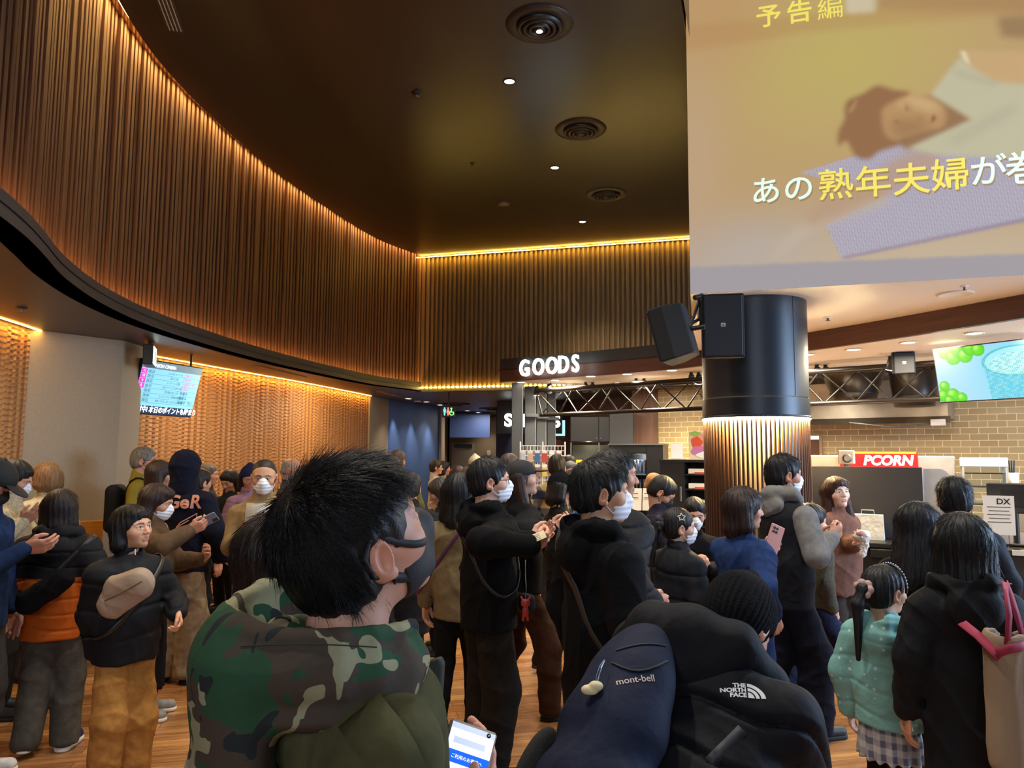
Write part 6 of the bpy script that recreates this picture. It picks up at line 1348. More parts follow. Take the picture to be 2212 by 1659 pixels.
# orange lower panel is part of the jacket's own cloth
def two_tone(P, nm, c1, c2, z, slope=0.0, kind='shell'):
    m = cloth(c1, kind).copy(); m.name = nm; N = m.node_tree.nodes; L = m.node_tree.links; b = N['Principled BSDF']; src = b.inputs['Base Color'].links[0].from_socket
    tc = N.new('ShaderNodeTexCoord'); sp = N.new('ShaderNodeSeparateXYZ'); L.new(tc.outputs['Object'], sp.inputs[0]); gt = N.new('ShaderNodeMath'); gt.operation = 'LESS_THAN'; gt.inputs[1].default_value = z; L.new(sp.outputs[2], gt.inputs[0])
    ax = N.new('ShaderNodeMath'); ax.operation = 'ABSOLUTE'; L.new(sp.outputs[0], ax.inputs[0]); lt = N.new('ShaderNodeMath'); lt.operation = 'LESS_THAN'; lt.inputs[1].default_value = slope; L.new(ax.outputs[0], lt.inputs[0]); ml = N.new('ShaderNodeMath'); ml.operation = 'MULTIPLY'; L.new(gt.outputs[0], ml.inputs[0]); L.new(lt.outputs[0], ml.inputs[1])
    mx = N.new('ShaderNodeMix'); mx.data_type = 'RGBA'; L.new(ml.outputs[0], mx.inputs['Factor']); L.new(src, mx.inputs['A']); mx.inputs['B'].default_value = (*lin(c2), 1); L.new(mx.outputs['Result'], b.inputs['Base Color'])
    P.top.data.materials[0] = m
two_tone(p, 'black_orange_shell', '#15161a', '#b0520f', 0.66*p.H, 0.175)
bgm = cloth('#0f0f11', 'fleece')
t = thing('crossbody_bag', 'fuzzy black crossbody bag on the back of the orange and black jacket', 'bag', (0, 0, 0)); 
S_ = Sdf(); a, b = p.l2w(np.array([-0.06, -0.215, 0.86])), p.l2w(np.array([0.10, -0.205, 0.975])); S_.cap(a, b, 0.062, 0.055, 0.02); S_.cap(a-np.array([0, 0, 0.02]), b-np.array([0, 0, 0.02]), 0.05, 0.045, 0.02); sdf_obj('pouch', S_, 0.006, bgm, t, folds(0.004, 60, 4))
strap_loop(p, np.array([0.14, 0, 1.12]), np.array([-0.17, 0, 0.76]), 0.03, 'strap', m_black, t)
p = PP['beige_bag_boy'] = person('child in navy black jacket and tan trousers looking up to the right', 278, 1086, 3.85, 128, body='c', head=(-18, 8, 3), wide=1.3, thick=0.024, top=('jacket', '#15171d', 'shell'), length=0.46, puff=0.13, collar=True, bottom=('trousers', '#a8793f', 'denim'), legw=1.3, shoes='#2a2624', hair=('bob', '#100d0d', -0.075), strands=1500, q=1.3, skin='#d0a283',
    arms=(dict(px=(383, 1322, 3.83), hd=(0.1, 0.5, -0.7), pn=(0.8, 0, -0.2), curl=70), dict(px=(205, 1415, 3.83), hd=(0, 0.1, -1), pn=(-1, 0, 0), hide=True)))
t = thing('crossbody_bag', 'puffy beige crossbody bag on the chest of the child in tan trousers', 'bag', (0, 0, 0))
S_ = Sdf(); a, b = at(243, 1306, 3.65), at(302, 1266, 3.65); S_.cap(a, b, 0.066, 0.064, 0.03, 'u', 0.62, ray(272, 1286)/np.linalg.norm(ray(272, 1286))); S_.cap(at(250, 1264, 3.65), at(300, 1250, 3.65), 0.045, 0.045, 0.05)
sdf_obj('pouch', S_, 0.005, mat('beige_nylon', '#9b8672', 0.7, bump=(90, 0.3, 0.004)), t, folds(0.004, 42, 9))
MB().tube([at(226, 1298, 3.60), at(262, 1281, 3.57), at(306, 1256, 3.59)], 0.003, 6).build('zip', mat('beige_dark', '#5a4a3c', 0.6), t)
strap_loop(p, np.array([-0.13, 0, 1.10]), np.array([0.17, 0, 0.76]), 0.028, 'strap', m_black, t)
MB().tube([p.w2l(at(292, 1186, 3.66)), p.w2l(at(292, 1199, 3.657))], 0.0022, 6).build('zip_pull', m_ring, p.root)
p = PP['brown_sweater'] = person('person in brown sweater, white mask and long black skirt tapping a phone', 345, 1042, 5.0, 82, body='f', head=(0, -12, 0), wide=1.3, thick=0.022, top=('sweater', '#5a4836', 'knit'), length=0.47, bottom=('skirt_long', '#151416', 'knit', 0.12), shoes='#8a847a', sole='#d8d4cc', hair=('bob', '#2a1a14', -0.10), mask='w', strands=700,
    arms=('hold', dict(px=(412, 1146, 4.85), hd=(0.0, 0.7, 0.35), pn=(-0.7, 0, 0.6), curl=55)))
t = phone(p, 1, 'grey phone held up by the person in the brown sweater', '#6a7280', '#8a98a8')
def hold_bag(): pass
p = PP['dark_hood'] = person('person in navy hooded sweatshirt with hood up, seen from behind', 402, 972, 5.75, 8, top=('hoodie', '#161826', 'knit'), length=0.47, wide=1.25, thick=0.024, hood='up', bottom=('trousers', '#8f7c64', 'denim'), legw=1.5, shoes='#161514', sole='#1d1c1c', hair=('short', '#15110f'), arms=('pocket', 'pocket'))
# lettering and a winged drawing on its back
m_prt = mat('peach_print', '#c98f78', 0.8); bt = bvh(p.top)
def on_back(P, T_, x, z, out=0.004):
    h_ = T_.ray_cast(Vector((x, -1.0, z)), Vector((0, 1, 0))); return (h_[0].y if h_[0] is not None else -0.15)-out-0.005
def back_print(P, T_, o):
    for v in o.data.vertices: v.co = Vector((v.co.x, on_back(P, T_, v.co.x, v.co.z), v.co.z))
o = text_mesh('back_lettering', 'GeR', 0.13, m_prt, p.root, None, 0, 0.004); o.data.transform(Matrix.Translation((0.07, 0, 1.30)) @ Matrix.Rotation(R(90), 4, 'X')); back_print(p, bt, o)
mb = MB()
for pts in ([(0.0, 1.06), (0.05, 1.15), (0.13, 1.20), (0.16, 1.22)], [(0.16, 1.22), (0.15, 1.17), (0.09, 1.12), (0.0, 1.06)], [(0.02, 1.07), (0.06, 1.09), (0.10, 1.09), (0.06, 1.05), (0.01, 1.05)], [(0.0, 1.06), (-0.05, 1.14), (-0.12, 1.17), (-0.10, 1.10), (0.0, 1.06)], [(0.0, 1.08), (0.05, 1.13), (0.11, 1.17)], [(0.0, 1.05), (-0.01, 1.0)]):
    q = [(x, on_back(p, bt, x, z, 0.003), z) for x, z in np.c_[np.interp(np.linspace(0, 1, 9), np.linspace(0, 1, len(pts)), [a[0] for a in pts]), np.interp(np.linspace(0, 1, 9), np.linspace(0, 1, len(pts)), [a[1] for a in pts])]]; mb.tube(q, 0.004, 5)
mb.build('wing_print', m_prt, p.root)
p = PP['yellow_coat'] = person('person in a yellow-green jacket, glasses and white mask wearing a backpack', 311, 962, 6.9, 75, head=(0, -2, 0), top=('jacket', '#7f7528', 'shell'), wide=1.15, hair=('short', '#6d6862'), mask='w', glasses=True, skin='#b98a72', bottom=('trousers', '#2a2826', 'knit'), arms=('chest', 'down'))
t = thing('backpack', 'black backpack on the person in the yellow-green jacket', 'backpack', (0, 0, 0)); S_ = Sdf(); S_.box(p.l2w(p.CH+np.array([0, -0.21, -0.08])), (0.15, 0.07, 0.21), 0.06, 0.01, 'u', p.Mz); sdf_obj('pack', S_, 0.012, cloth(BLK, 'shell'), t)
for sd in (-1, 1):
    T_ = bvh(p.top); pts = []; 
    for k in range(9): y = -0.16+0.34*k/8; h_ = T_.ray_cast(Vector((sd*0.10, y, 2.2)), Vector((0, 0, -1))); pts.append(p.l2w(np.array([sd*0.10, y, (h_[0].z if h_[0] is not None else 1.3)+0.006])))
    band(pts, 0.05, 0.008, 'strap', cloth(BLK, 'shell'), t)
PP['brown_collar'] = person('person in a brown coat between the yellow-green jacket and the navy hood', 345, 991, 6.15, 60, body='f', top=('coat', '#4a3524', 'knit'), length=0.3, wide=1.2, thick=0.03, hair=('bob', '#251713', -0.06), q=0.8)
PP['behind_hood'] = person('person in black almost hidden to the right of the navy hood', 430, 1009, 6.7, 30, top=('jacket', BLK, 'knit'), hair=('short', '#15110f'), q=0.7)
PP['blond_wave'] = person('person in a cream fleece jacket turned away before the beige column', 102, 999, 5.8, -60, body='f', head=(-8, -6, 0), top=('jacket', '#cfc6a8', 'fleece'), wide=1.2, thick=0.03, hair=('bob', '#7a5a3c', -0.04, 1.6), arms=(dict(px=(72, 1118, 5.65), hd=(0.1, 0.8, 0.5), pn=(0.5, 0, -0.4), curl=20), 'down'), bottom=('trousers', '#3a3430', 'knit'))
PP['sitter_left'] = person('person in a beige fleece and white mask with raised hands behind the black cap', 40, 1068, 5.0, 70, H=1.62, head=(0, -22, 0), seated=False, top=('jacket', '#b5a98c', 'fleece'), wide=1.1, hair=('short', '#1a1310'), mask='w', arms=('hold', dict(px=(48, 1128, 4.85), hd=(0.2, 0.7, 0.6), pn=(-0.5, -0.2, 0.5), curl=15)), bottom=('trousers', '#2a2622', 'knit'))
# ---- middle left
PP['grey_face'] = person('person with grey hair glimpsed against the woven wall right of the navy hood', 447, 1046, 8.8, 80, H=1.55, top=('jacket', '#3a3838', 'knit'), hair=('short', '#5d5650'), q=0.65)
p = PP['phone_sitter'] = person('person in dark grey clothes bending over a phone held in both hands', 490, 1062, 8.2, 200, H=1.5, head=(0, -25, 0), top=('jacket', '#2c2d30', 'knit'), hair=('bob', '#1a1412', -0.10), body='f', arms=('hold', 'hold'), q=0.75)
phone(p, 0, 'dark phone in the hands of the bending person by the woven wall', '#2a2c30', '#5a6878')
PP['mauve'] = person('person in mauve jacket and navy knitted hat looking down', 541, 1004, 7.4, 150, body='f', head=(0, -14, 0), top=('jacket', '#8a6a80', 'shell'), puff=0.1, hat=('beanie', '#20284a'), hair=('bob', '#17120f', -0.12), skin='#b4806a', q=0.8, arms=('hold', 'down'))
p = PP['buzz'] = person('person in a white mask and open beige shirt with a shaved head', 572, 987, 5.2, 172, head=(-6, -6, 0), top=('shirt', '#8b7450', 'knit'), length=0.42, wide=1.35, thick=0.02, hair=('buzz', '#2a1d18'), mask='w', skin='#c79877', bottom=('trousers', '#5a4a38', 'denim'), legw=1.2, arms=('down', dict(px=(528, 1153, 4.95), hd=(-0.3, 0.6, 0.3), pn=(-0.7, 0, 0.2), curl=50)))
T_ = bvh(p.top); mb = MB()
band([Vector((x_*0.8, (T_.ray_cast(Vector((x_*0.8, 1, z)), Vector((0, -1, 0)))[0] or Vector((0, 0.12, 0))).y+0.003, z)) for z in np.linspace(0.80, 1.33, 12) for x_ in [0.02]], 0.15, 0.006, 'undershirt', mat('pale_shirt', '#a8a49a', 0.85), p.root, (0, 1, 0))
PP['bald_grey'] = person('person with thin grey hair in a dark jacket before the woven wall', 633, 986, 7.8, 95, head=(0, -10, 0), top=('jacket', '#3a3a3e', 'knit'), hair=('bald_top', '#8a857e'), skin='#b98a74', q=0.8)
PP['far_tan_hair'] = person("person in a drab green jacket far off before the woven wall's end", 717, 987, 10.0, 20, top=('jacket', '#4a4438', 'knit'), hair=('short', '#6a5238'), q=0.6)
PP['long_hair'] = person('person in a dark brown coat with very long hair right behind the camouflage hood', 596, 1112, 2.15, 40, body='f', top=('coat', '#17120f', 'fleece'), length=0.3, wide=1.25, thick=0.03, hair=('long', '#1e1210', -0.36, 2.2), strands=6000, q=1.4, arms=('pocket', 'down'), bottom=('trousers', '#1a1716', 'knit'))
# ---- middle
PP['grey_hoodie_w'] = person('person in a grey hooded jacket seen from behind before the blue wall', 846, 981, 7.8, 12, body='f', top=('jacket', '#4b4640', 'knit'), hood='down', wide=1.15, hair=('bob', '#3a241a', -0.09), q=0.85)
p = PP['olive_back'] = person('person in olive jacket with a black shoulder strap by the blue wall', 858, 969, 8.4, 10, head=(8, 0, 0), top=('jacket', '#6b6434', 'shell'), wide=1.1, hair=('short', '#4a3626'), q=0.85)
t = thing('shoulder_bag', 'black shoulder bag and strap on the person in olive', 'bag', (0, 0, 0)); strap_loop(p, np.array([0.11, 0, 1.45]), np.array([-0.18, 0, 0.95]), 0.05, 'strap', m_black, t); S_ = Sdf(); S_.box(p.l2w(np.array([-0.21, -0.1, 0.92])), (0.10, 0.05, 0.10), 0.03, 0.01, 'u', p.Mz); sdf_obj('pouch', S_, 0.012, cloth(BLK), t)
PP['profile_black'] = person('person in a black jacket seen in profile just past the camouflage hood', 826, 1013, 5.6, 88, body='f', top=('jacket', '#141416', 'knit'), hair=('bob', '#1c1513', -0.09), q=0.9)
PP['long_black_coat'] = person('person in a knee-length black coat with short hair, seen from behind between jackets', 886, 1017, 6.2, -4, top=('coat', '#121216', 'shell'), length=0.17, wide=1.2, thick=0.02, hair=('short', '#151010'), strands=300, bottom=('trousers', '#141418', 'knit'), legw=0.8, shoes='#151414')
PP['older_grey_bob'] = person('person with a dark grey bob looking down to the left', 944, 1030, 6.6, -80, body='f', head=(0, -22, 0), top=('jacket', '#2a2829', 'knit'), hair=('bob', '#3d3834', -0.12), skin='#c08f7b')
PP['far_boy'] = person("person in a light grey jacket and glasses far off at the blue wall's end", 941, 992, 11.6, 80, H=1.6, body='c', top=('jacket', '#a89f90', 'knit'), hair=('short', '#241a15'), glasses=True, q=0.7)
PP['far_girl'] = person('person in a pale coat far off beside the light grey jacket', 958, 995, 12.2, 75, H=1.58, body='f', top=('jacket', '#b0a890', 'knit'), hair=('bob', '#151010', -0.08), q=0.65)
PP['far_red_hair'] = person('person with dark red hair beyond the grey bob', 989, 1004, 9.0, 20, body='f', top=('jacket', '#2b2426', 'knit'), hair=('bob', '#3a1a18', -0.13), q=0.65)
PP['far_brown_grey'] = person('person with greying brown hair next to the one with dark red hair', 1011, 1006, 8.4, 15, body='f', top=('jacket', '#2c2a28', 'knit'), hair=('bob', '#5a463a', -0.10), q=0.65)
PP['far_cream_hat'] = person('far person in a cream knitted hat past the navy wall', 1027, 983, 11.0, 30, top=('jacket', '#b8ae90', 'knit'), hat=('beanie', '#c9bd9a'), hair=('short', '#2a2018'), q=0.6)
PP['far_grey_brown'] = person('person with curly grey-brown hair behind the black cap', 1100, 978, 8.2, 40, top=('jacket', '#2d2a2a', 'knit'), hair=('short', '#4a3c36', None, 1.6), q=0.7)
p = PP['tan_sweater'] = person('person in a tan sweater with a purple shoulder strap, seen from behind', 992, 1020, 4.6, 14, body='f', top=('sweater', '#6f6044', 'knit'), length=0.45, wide=1.22, thick=0.022, hair=('long', '#0e0d10', -0.155, 1.5), strands=2500, q=1.2, bottom=('trousers', '#121214', 'knit'), legw=0.85, shoes='#2a2624', stride=0.25)
t = thing('shoulder_bag', 'bag on a purple strap worn over the tan sweater', 'bag', (0, 0, 0)); strap_loop(p, np.array([0.10, 0, 1.29]), np.array([-0.17, 0, 0.93]), 0.022, 'strap', mat('purple_strap', '#4a2440', 0.7), t); S_ = Sdf(); S_.box(p.l2w(np.array([-0.20, 0.08, 0.88])), (0.05, 0.09, 0.08), 0.03, 0.01, 'u', p.Mz); sdf_obj('pouch', S_, 0.01, cloth('#2a1a28'), t)
p = PP['glasses_man'] = person('person in black hoodie, glasses and white mask holding a paper ticket', 1052, 984, 4.1, 62, head=(22, 4, 0), top=('hoodie', '#0d0d0f', 'knit'), length=0.46, wide=1.25, thick=0.026, hood='down', hair=('short', '#0f0d0f', None, 1.35), strands=2600, mask='w', glasses=True, skin='#d3a28a', q=1.35, bottom=('trousers', '#1d1814', 'denim'), legw=1.35, shoes='#151414',
    arms=(dict(px=(1150, 1166, 3.95), hd=(-0.1, 0.8, 0.25), pn=(0.6, -0.2, 0.4), curl=55), dict(px=(1152, 1180, 3.72), hd=(-0.15, 0.8, 0.3), pn=(-0.7, -0.2, 0.4), curl=55)))
t = thing('paper_ticket', 'small cream paper ticket in the hands of the person in black hoodie and glasses', 'ticket'); t.matrix_world = frame(at(1160, 1160, 3.70), (0.9, 0.1, 0.35), (-0.3, -0.75, 0.6))
MB().box((0, 0, 0), (0.085, 0.045, 0.001)).build('slip', mat('cream_paper', '#d8c9a4', 0.7), t); mb = MB(); [mb.box((-0.01, 0.012-0.009*k, 0.0008), (0.05, 0.003, 0.0004)) for k in range(4)]; mb.build('printed_lines', mat('ink', '#5a5550'), t)
t = thing('crossbody_bag', 'small black crossbody bag on the black-hooded person in glasses', 'bag', (0, 0, 0)); strap_loop(p, np.array([-0.10, 0, 1.40]), np.array([0.20, 0, 0.92]), 0.034, 'strap', mat('strap_black', '#1b1b1e', 0.55), t); S_ = Sdf(); S_.box(p.l2w(np.array([0.16, 0.14, 0.90])), (0.055, 0.03, 0.045), 0.025, 0.01, 'u', p.Mz); sdf_obj('pouch', S_, 0.008, cloth(BLK, 'shell'), t)
p = PP['cap_woman'] = person('person in black cap and black jacket holding a blue-lit phone', 1118, 991, 5.0, 68, body='f', head=(14, 10, 0), top=('jacket', '#121215', 'knit'), length=0.48, wide=1.25, thick=0.028, hair=('long', '#3a2620', -0.21, 1.3), hat=('cap', '#121113'), strands=2200, skin='#cf9f88', q=1.2, bottom=('trousers', '#3a2418', 'denim'), legw=1.15, shoes='#141313', stride=0.7,
    arms=(dict(px=(1190, 1143, 5.0), hd=(0, 0.8, 0.3), pn=(0.5, -0.2, 0.5), curl=60), dict(px=(1196, 1146, 4.75), hd=(0.1, 0.8, 0.4), pn=(-0.5, -0.2, 0.7), curl=50)))
phone(p, 1, 'blue-lit phone held by the person in the black cap and jacket', '#3a5a90', '#6aa8e8', lit=1.4)
t = thing('keyring_charm', 'red toy charm hanging on a chain at hip height before the brown trousers', 'charm', tuple(at(1135, 1312, 3.80)))
S_ = Sdf(); S_.ell((0, 0, 0.02), (0.022, 0.018, 0.02), 0.004); S_.ell((0, 0, -0.02), (0.016, 0.014, 0.024), 0.006); [S_.cap((q*0.01, 0, 0.03), (q*0.022, 0, 0.05), 0.007, 0.004, 0.004) for q in (-1, 1)]; [S_.cap((q*0.008, 0, -0.035), (q*0.012, 0, -0.06), 0.006, 0.006, 0.004) for q in (-1, 1)]; sdf_obj('toy', S_, 0.0025, mat('charm_red', '#b03030', 0.5), t)
MB().tube([(0, 0, 0.04), (0.004, 0, 0.09), (0.0, 0.01, 0.15), (0, 0.05, 0.22)], 0.0025, 6).build('chain', mat('chain_steel', '#a0a0a0', 0.3, 0.9), t)
p = PP['plaid'] = person('person in yellow and navy checked shirt seen from behind', 1203, 979, 7.6, 12, top=('shirt', '#a89058', 'knit'), length=0.45, wide=1.25, hair=('short', '#241812'), q=0.9, bottom=('trousers', '#2c2a30', 'denim'), arms=('down', 'hold'))
def plaid_mat(nm, a, b, c, step):
    m = bpy.data.materials.new(nm); m.use_nodes = True; N = m.node_tree.nodes; L = m.node_tree.links; bs = N['Principled BSDF']; bs.inputs['Roughness'].default_value = 0.9
    tc = N.new('ShaderNodeTexCoord'); sp = N.new('ShaderNodeSeparateXYZ'); L.new(tc.outputs['Object'], sp.inputs[0]); out = []
    ad = N.new('ShaderNodeMath'); ad.operation = 'ADD'; L.new(sp.outputs[0], ad.inputs[0]); L.new(sp.outputs[1], ad.inputs[1])
    for s_ in (ad.outputs[0], sp.outputs[2]):
        w_ = N.new('ShaderNodeMath'); w_.operation = 'PINGPONG'; w_.inputs[1].default_value = step; L.new(s_, w_.inputs[0]); g = N.new('ShaderNodeMath'); g.operation = 'GREATER_THAN'; g.inputs[1].default_value = step*0.5; L.new(w_.outputs[0], g.inputs[0]); out.append(g.outputs[0])
    m1 = N.new('ShaderNodeMix'); m1.data_type = 'RGBA'; m1.inputs['A'].default_value = (*lin(a), 1); m1.inputs['B'].default_value = (*lin(b), 1); L.new(out[0], m1.inputs['Factor'])
    m2 = N.new('ShaderNodeMix'); m2.data_type = 'RGBA'; m2.inputs['A'].default_value = (*lin(b), 1); m2.inputs['B'].default_value = (*lin(c), 1); L.new(out[0], m2.inputs['Factor'])
    m3 = N.new('ShaderNodeMix'); m3.data_type = 'RGBA'; L.new(out[1], m3.inputs['Factor']); L.new(m1.outputs['Result'], m3.inputs['A']); L.new(m2.outputs['Result'], m3.inputs['B']); L.new(m3.outputs['Result'], bs.inputs['Base Color']); return m
p.top.data.materials[0] = plaid_mat('buffalo_check', '#b39a62', '#5f5a58', '#1c2038', 0.085)
PP['black_cap_kid'] = person('person in a black knitted hat and black jacket before the checked shirt', 1216, 1021, 6.0, 70, head=(0, -12, 0), top=('jacket', '#101013', 'shell'), hat=('beanie', '#131215'), hair=('bob', '#16110f', -0.07), bottom=('trousers', '#15151a', 'denim'), stride=0.5, legw=1.1, q=0.9)
PP['masked_grey_w'] = person('person in white mask and glasses facing the viewer by the wire rack', 1232, 994, 8.6, 178, body='f', top=('jacket', '#38363c', 'knit'), hair=('long', '#6a6664', -0.14), mask='w', glasses=True, q=0.8, arms=(dict(p=(-0.05, 0.2, 0.8), hd=(0, 0.3, 1), curl=30), 'down'))
PP['behind_masked'] = person('person with dark hair just behind the masked one by the wire rack', 1229, 981, 9.6, 10, top=('jacket', '#242428', 'knit'), hair=('short', '#241a14'), q=0.6)
# ---- right of centre
p = PP['hoodie_boy'] = person('person in black hoodie and white mask with a strap across the back', 1292, 987, 3.0, 66, head=(20, 1, 0), hh=0.236, top=('hoodie', '#0e0f12', 'knit'), length=0.36, wide=1.2, thick=0.026, hood='down', hair=('short', '#0c0c0f', None, 1.5), strands=5500, mask='w', skin='#c99878', q=1.7, bottom=('trousers', '#131316', 'knit'), arms=('down', 'down'))
t = thing('crossbody_bag', 'flat black crossbody bag on the larger black hoodie beside the puffer jacket', 'bag', (0, 0, 0)); strap_loop(p, np.array([-0.10, 0, 1.40]), np.array([0.20, 0, 0.86]), 0.036, 'strap', mat('strap_dark', '#2a2724', 0.6), t); S_ = Sdf(); S_.box(p.l2w(np.array([0.13, 0.17, 0.86])), (0.08, 0.03, 0.06), 0.028, 0.01, 'u', p.Mz); sdf_obj('pouch', S_, 0.008, cloth(BLK, 'shell'), t)
PP['tall_puffer'] = person('tall person in a black puffer jacket beside the black hoodie, without a mask', 1322, 964, 3.62, 68, head=(18, 0, 0), top=('puffer', '#101116', 'shell'), length=0.45, puff=0.09, wide=1.25, thick=0.034, hair=('short', '#100e0f', None, 0.9), strands=2200, skin='#c1896b', q=1.3, bottom=('trousers', '#141417', 'knit'), arms=('down', dict(px=(1405, 1305, 3.45), hd=(-0.2, 0.9, -0.1), pn=(-0.8, 0, 0), curl=50)))
PP['staff_blond'] = person('person in a white mask with ginger hair at the shop counter', 1418, 1021, 9.9, 100, body='f', head=(0, -20, 0), top=('jacket', '#1c1c20', 'knit'), hair=('bob', '#a8743c', -0.06), mask='w', q=0.8)
PP['staff_grey'] = person('person with grey-brown hair behind the ginger-haired one at the counter', 1442, 1011, 10.6, 40, top=('jacket', '#2a2a2c', 'knit'), hair=('bob', '#5a5048', -0.05), body='f', q=0.7)
p = PP['plum_shirt'] = person('person in plum-grey shirt, glasses and black mask looking down', 1446, 1024, 6.0, 100, head=(0, -34, 0), lean=8, top=('shirt', '#292530', 'knit'), wide=1.2, hair=('short', '#17110f', None, 1.1), mask='b', glasses=True, skin='#c58f72', q=1.0, arms=('hold', 'hold'))
PP['mask_kid'] = person('child in black with a white mask facing the viewer beside the pillar', 1500, 1072, 5.5, 185, body='c', head=(0, -16, 0), top=('jacket', '#101014', 'knit'), hair=('short', '#17120f'), mask='w', q=1.0, arms=('hold', 'hold'))
p = PP['star_clip_girl'] = person('child with a ponytail, star hair clip and white mask', 1462, 1089, 4.6, 62, body='c', H=1.36, head=(22, 0, 0), top=('jacket', '#11141c', 'shell'), length=0.42, wide=1.4, thick=0.032, puff=0.14, hair=('tail', '#131015', -0.24), strands=1800, mask='w', skin='#d2a58e', q=1.3, bottom=('trousers', '#1a1a20', 'knit'))
L = HL_(p); mb = MB(); st_ = []
for k in range(11):
    r_ = 0.022 if k % 2 == 0 else 0.010; an_ = 2*PI*k/10; st_.append(p.l2w(L(-0.0-0.088, -0.02+r_*math.sin(an_), 0.075+r_*math.cos(an_))))
cw = p.l2w(L(0.0915, -0.015, 0.07)); nrm = p.Mz @ (p.HR @ np.array([0.93, -0.1, 0.35])); Mf = frame(cw, np.cross([0, 0, 1], nrm), nrm)
pts_ = [Mf @ Vector(((0.024 if k % 2 == 0 else 0.012)*math.sin(2*PI*k/10), (0.024 if k % 2 == 0 else 0.012)*math.cos(2*PI*k/10), 0.012)) for k in range(11)]
inv = (Matrix.Translation(p.root.location) @ p.root.rotation_euler.to_matrix().to_4x4()).inverted()
MB().tube([inv @ q for q in pts_], 0.0026, 6).build('star_clip', mat('cream_clip', '#d8cfb0', 0.4), p.root)
tb = p.hc+p.HR @ (np.array([0, -0.132, 0.022])*p.s); S_ = Sdf(); [S_.ell(tb+0.028*np.array([math.cos(a), 0.3*math.sin(2*a), math.sin(a)]), (0.018, 0.014, 0.018), 0.006) for a in np.linspace(0, 5.4, 7)]; sdf_obj('scrunchie', S_, 0.004, cloth('#2a2c38', 'shell'), p.root)
p = PP['denim_woman'] = person('person in a long blue denim coat holding a pink phone', 1600, 1046, 4.2, 60, body='f', H=1.50, head=(22, 2, 0), top=('coat', '#20345f', 'denim'), length=0.34, wide=1.28, thick=0.024, hair=('bob', '#2a1a17', -0.095, 1.3), strands=3200, skin='#c9977f', q=1.35, bottom=('trousers', '#22222a', 'denim'), fold=0.008,
    arms=(dict(px=(1652, 1195, 4.25), hd=(0.2, 0.75, 0.5), pn=(0.3, 0.1, 0.7), curl=55), dict(px=(1672, 1330, 4.05), hd=(0, 0.35, -0.9), pn=(-1, 0, 0), curl=62)))
t = thing('phone', 'pink phone with four lenses held by the person in blue denim', 'phone'); t.matrix_world = frame(at(1672, 1166, 4.18), (0.78, 0.1, -0.35), (0.25, -1, 0.1))
MB().rbox((0, 0, 0), (0.080, 0.165, 0.011), None, 0.004).build('case', mat('pink_case', '#b9837c', 0.45), t); MB().box((0, 0, -0.006), (0.072, 0.152, 0.001)).build('screen', m_black, t)
for k in range(4): MB().lathe([(0.0068, 0), (0.0068, 0.0025), (0.004, 0.003), (0.001, 0.002)], (-0.02+0.017*(k % 2), 0.062-0.02*(k//2), 0.0055), 16).build('camera_lens', m_black, t)
p = PP['vest_man'] = person('person in grey hooded sweatshirt, black vest and white mask reaching out', 1690, 977, 4.7, 66, head=(18, -2, 0), top=('vest', '#14151b', 'shell'), vest='#787674', length=0.45, wide=1.22, thick=0.028, hair=('short', '#0f0d0f', None, 1.15), strands=2200, mask='w', skin='#c08c74', q=1.35, bottom=('trousers', '#171a28', 'denim'), legw=1.45, shoes='#131313', sole='#181818', stride=0.5,
    arms=('hold', dict(px=(1793, 1160, 4.62), hd=(0.05, 0.8, 0.35), pn=(-0.6, 0, 0.2), curl=70, pole=(0.4, -0.5, -0.8))))
S_ = Sdf(); H_ = p.H; NB = p.NB
S_.chain([NB+np.array([-0.05*H_, 0.03*H_, 0.0]), NB+np.array([-0.06*H_, -0.01, 0.02*H_]), NB+np.array([0, -0.06*H_, 0.022*H_]), NB+np.array([0.06*H_, -0.01, 0.02*H_]), NB+np.array([0.05*H_, 0.03*H_, 0.0])], [0.03, 0.042, 0.045, 0.042, 0.03], 0.02); S_.cap(NB-np.array([0, 0, 0.03]), NB+np.array([0, 0, 0.02]), 0.085, 0.075, 0.02); S_.ell(NB+np.array([0, -0.09, -0.035]), (0.10, 0.05, 0.075), 0.02); S_.cap(NB+np.array([0, 0.01, 0.0]), NB+np.array([0, 0.02, 0.1]), 0.055, 0.07, 0.008, 's')
sdf_obj('sweatshirt_hood', S_, 0.0055, cloth('#787674', 'knit'), p.root, folds(0.005, 40, 5))
PP['olive_kid'] = person('child in olive knit and white mask walking beside the black vest', 1752, 1087, 5.2, 72, body='c', H=1.35, head=(8, -6, 0), top=('sweater', '#4e4a40', 'fleece'), length=0.5, wide=1.2, hair=('short', '#17110f', None, 1.4), strands=900, mask='w', skin='#d0a08a', q=1.15, bottom=('trousers', '#1c2138', 'denim'), legw=1.4, shoes='#5f7f7c', sole='#dcdad2', stride=1.15,
    arms=('down', dict(px=(1800, 1318, 5.1), hd=(-0.1, 0.3, -0.9), pn=(-1, 0, 0), curl=55)))
p = PP['shawl_woman'] = person('person in a brown cape coat facing the viewer before the food counter', 1800, 1029, 5.75, 152, body='f', H=1.52, head=(20, 10, 3), top=('coat', '#6a4a3e', 'knit'), length=0.44, wide=1.55, thick=0.03, hair=('long', '#33170f', -0.20, 1.5), strands=2600, skin='#e2bda6', q=1.35, bottom=('trousers', '#3a322c', 'knit'), legw=1.1, shoes='#221c1a',
    arms=(dict(px=(1848, 1176, 5.42), hd=(0.4, 0.6, 0.4), pn=(0.3, -0.2, 0.8), curl=40), 'down'))
t = thing('food_wrapper', 'crumpled clear and white food wrapper held by the person in the cape coat', 'wrapper', tuple(at(1862, 1158, 5.32)))
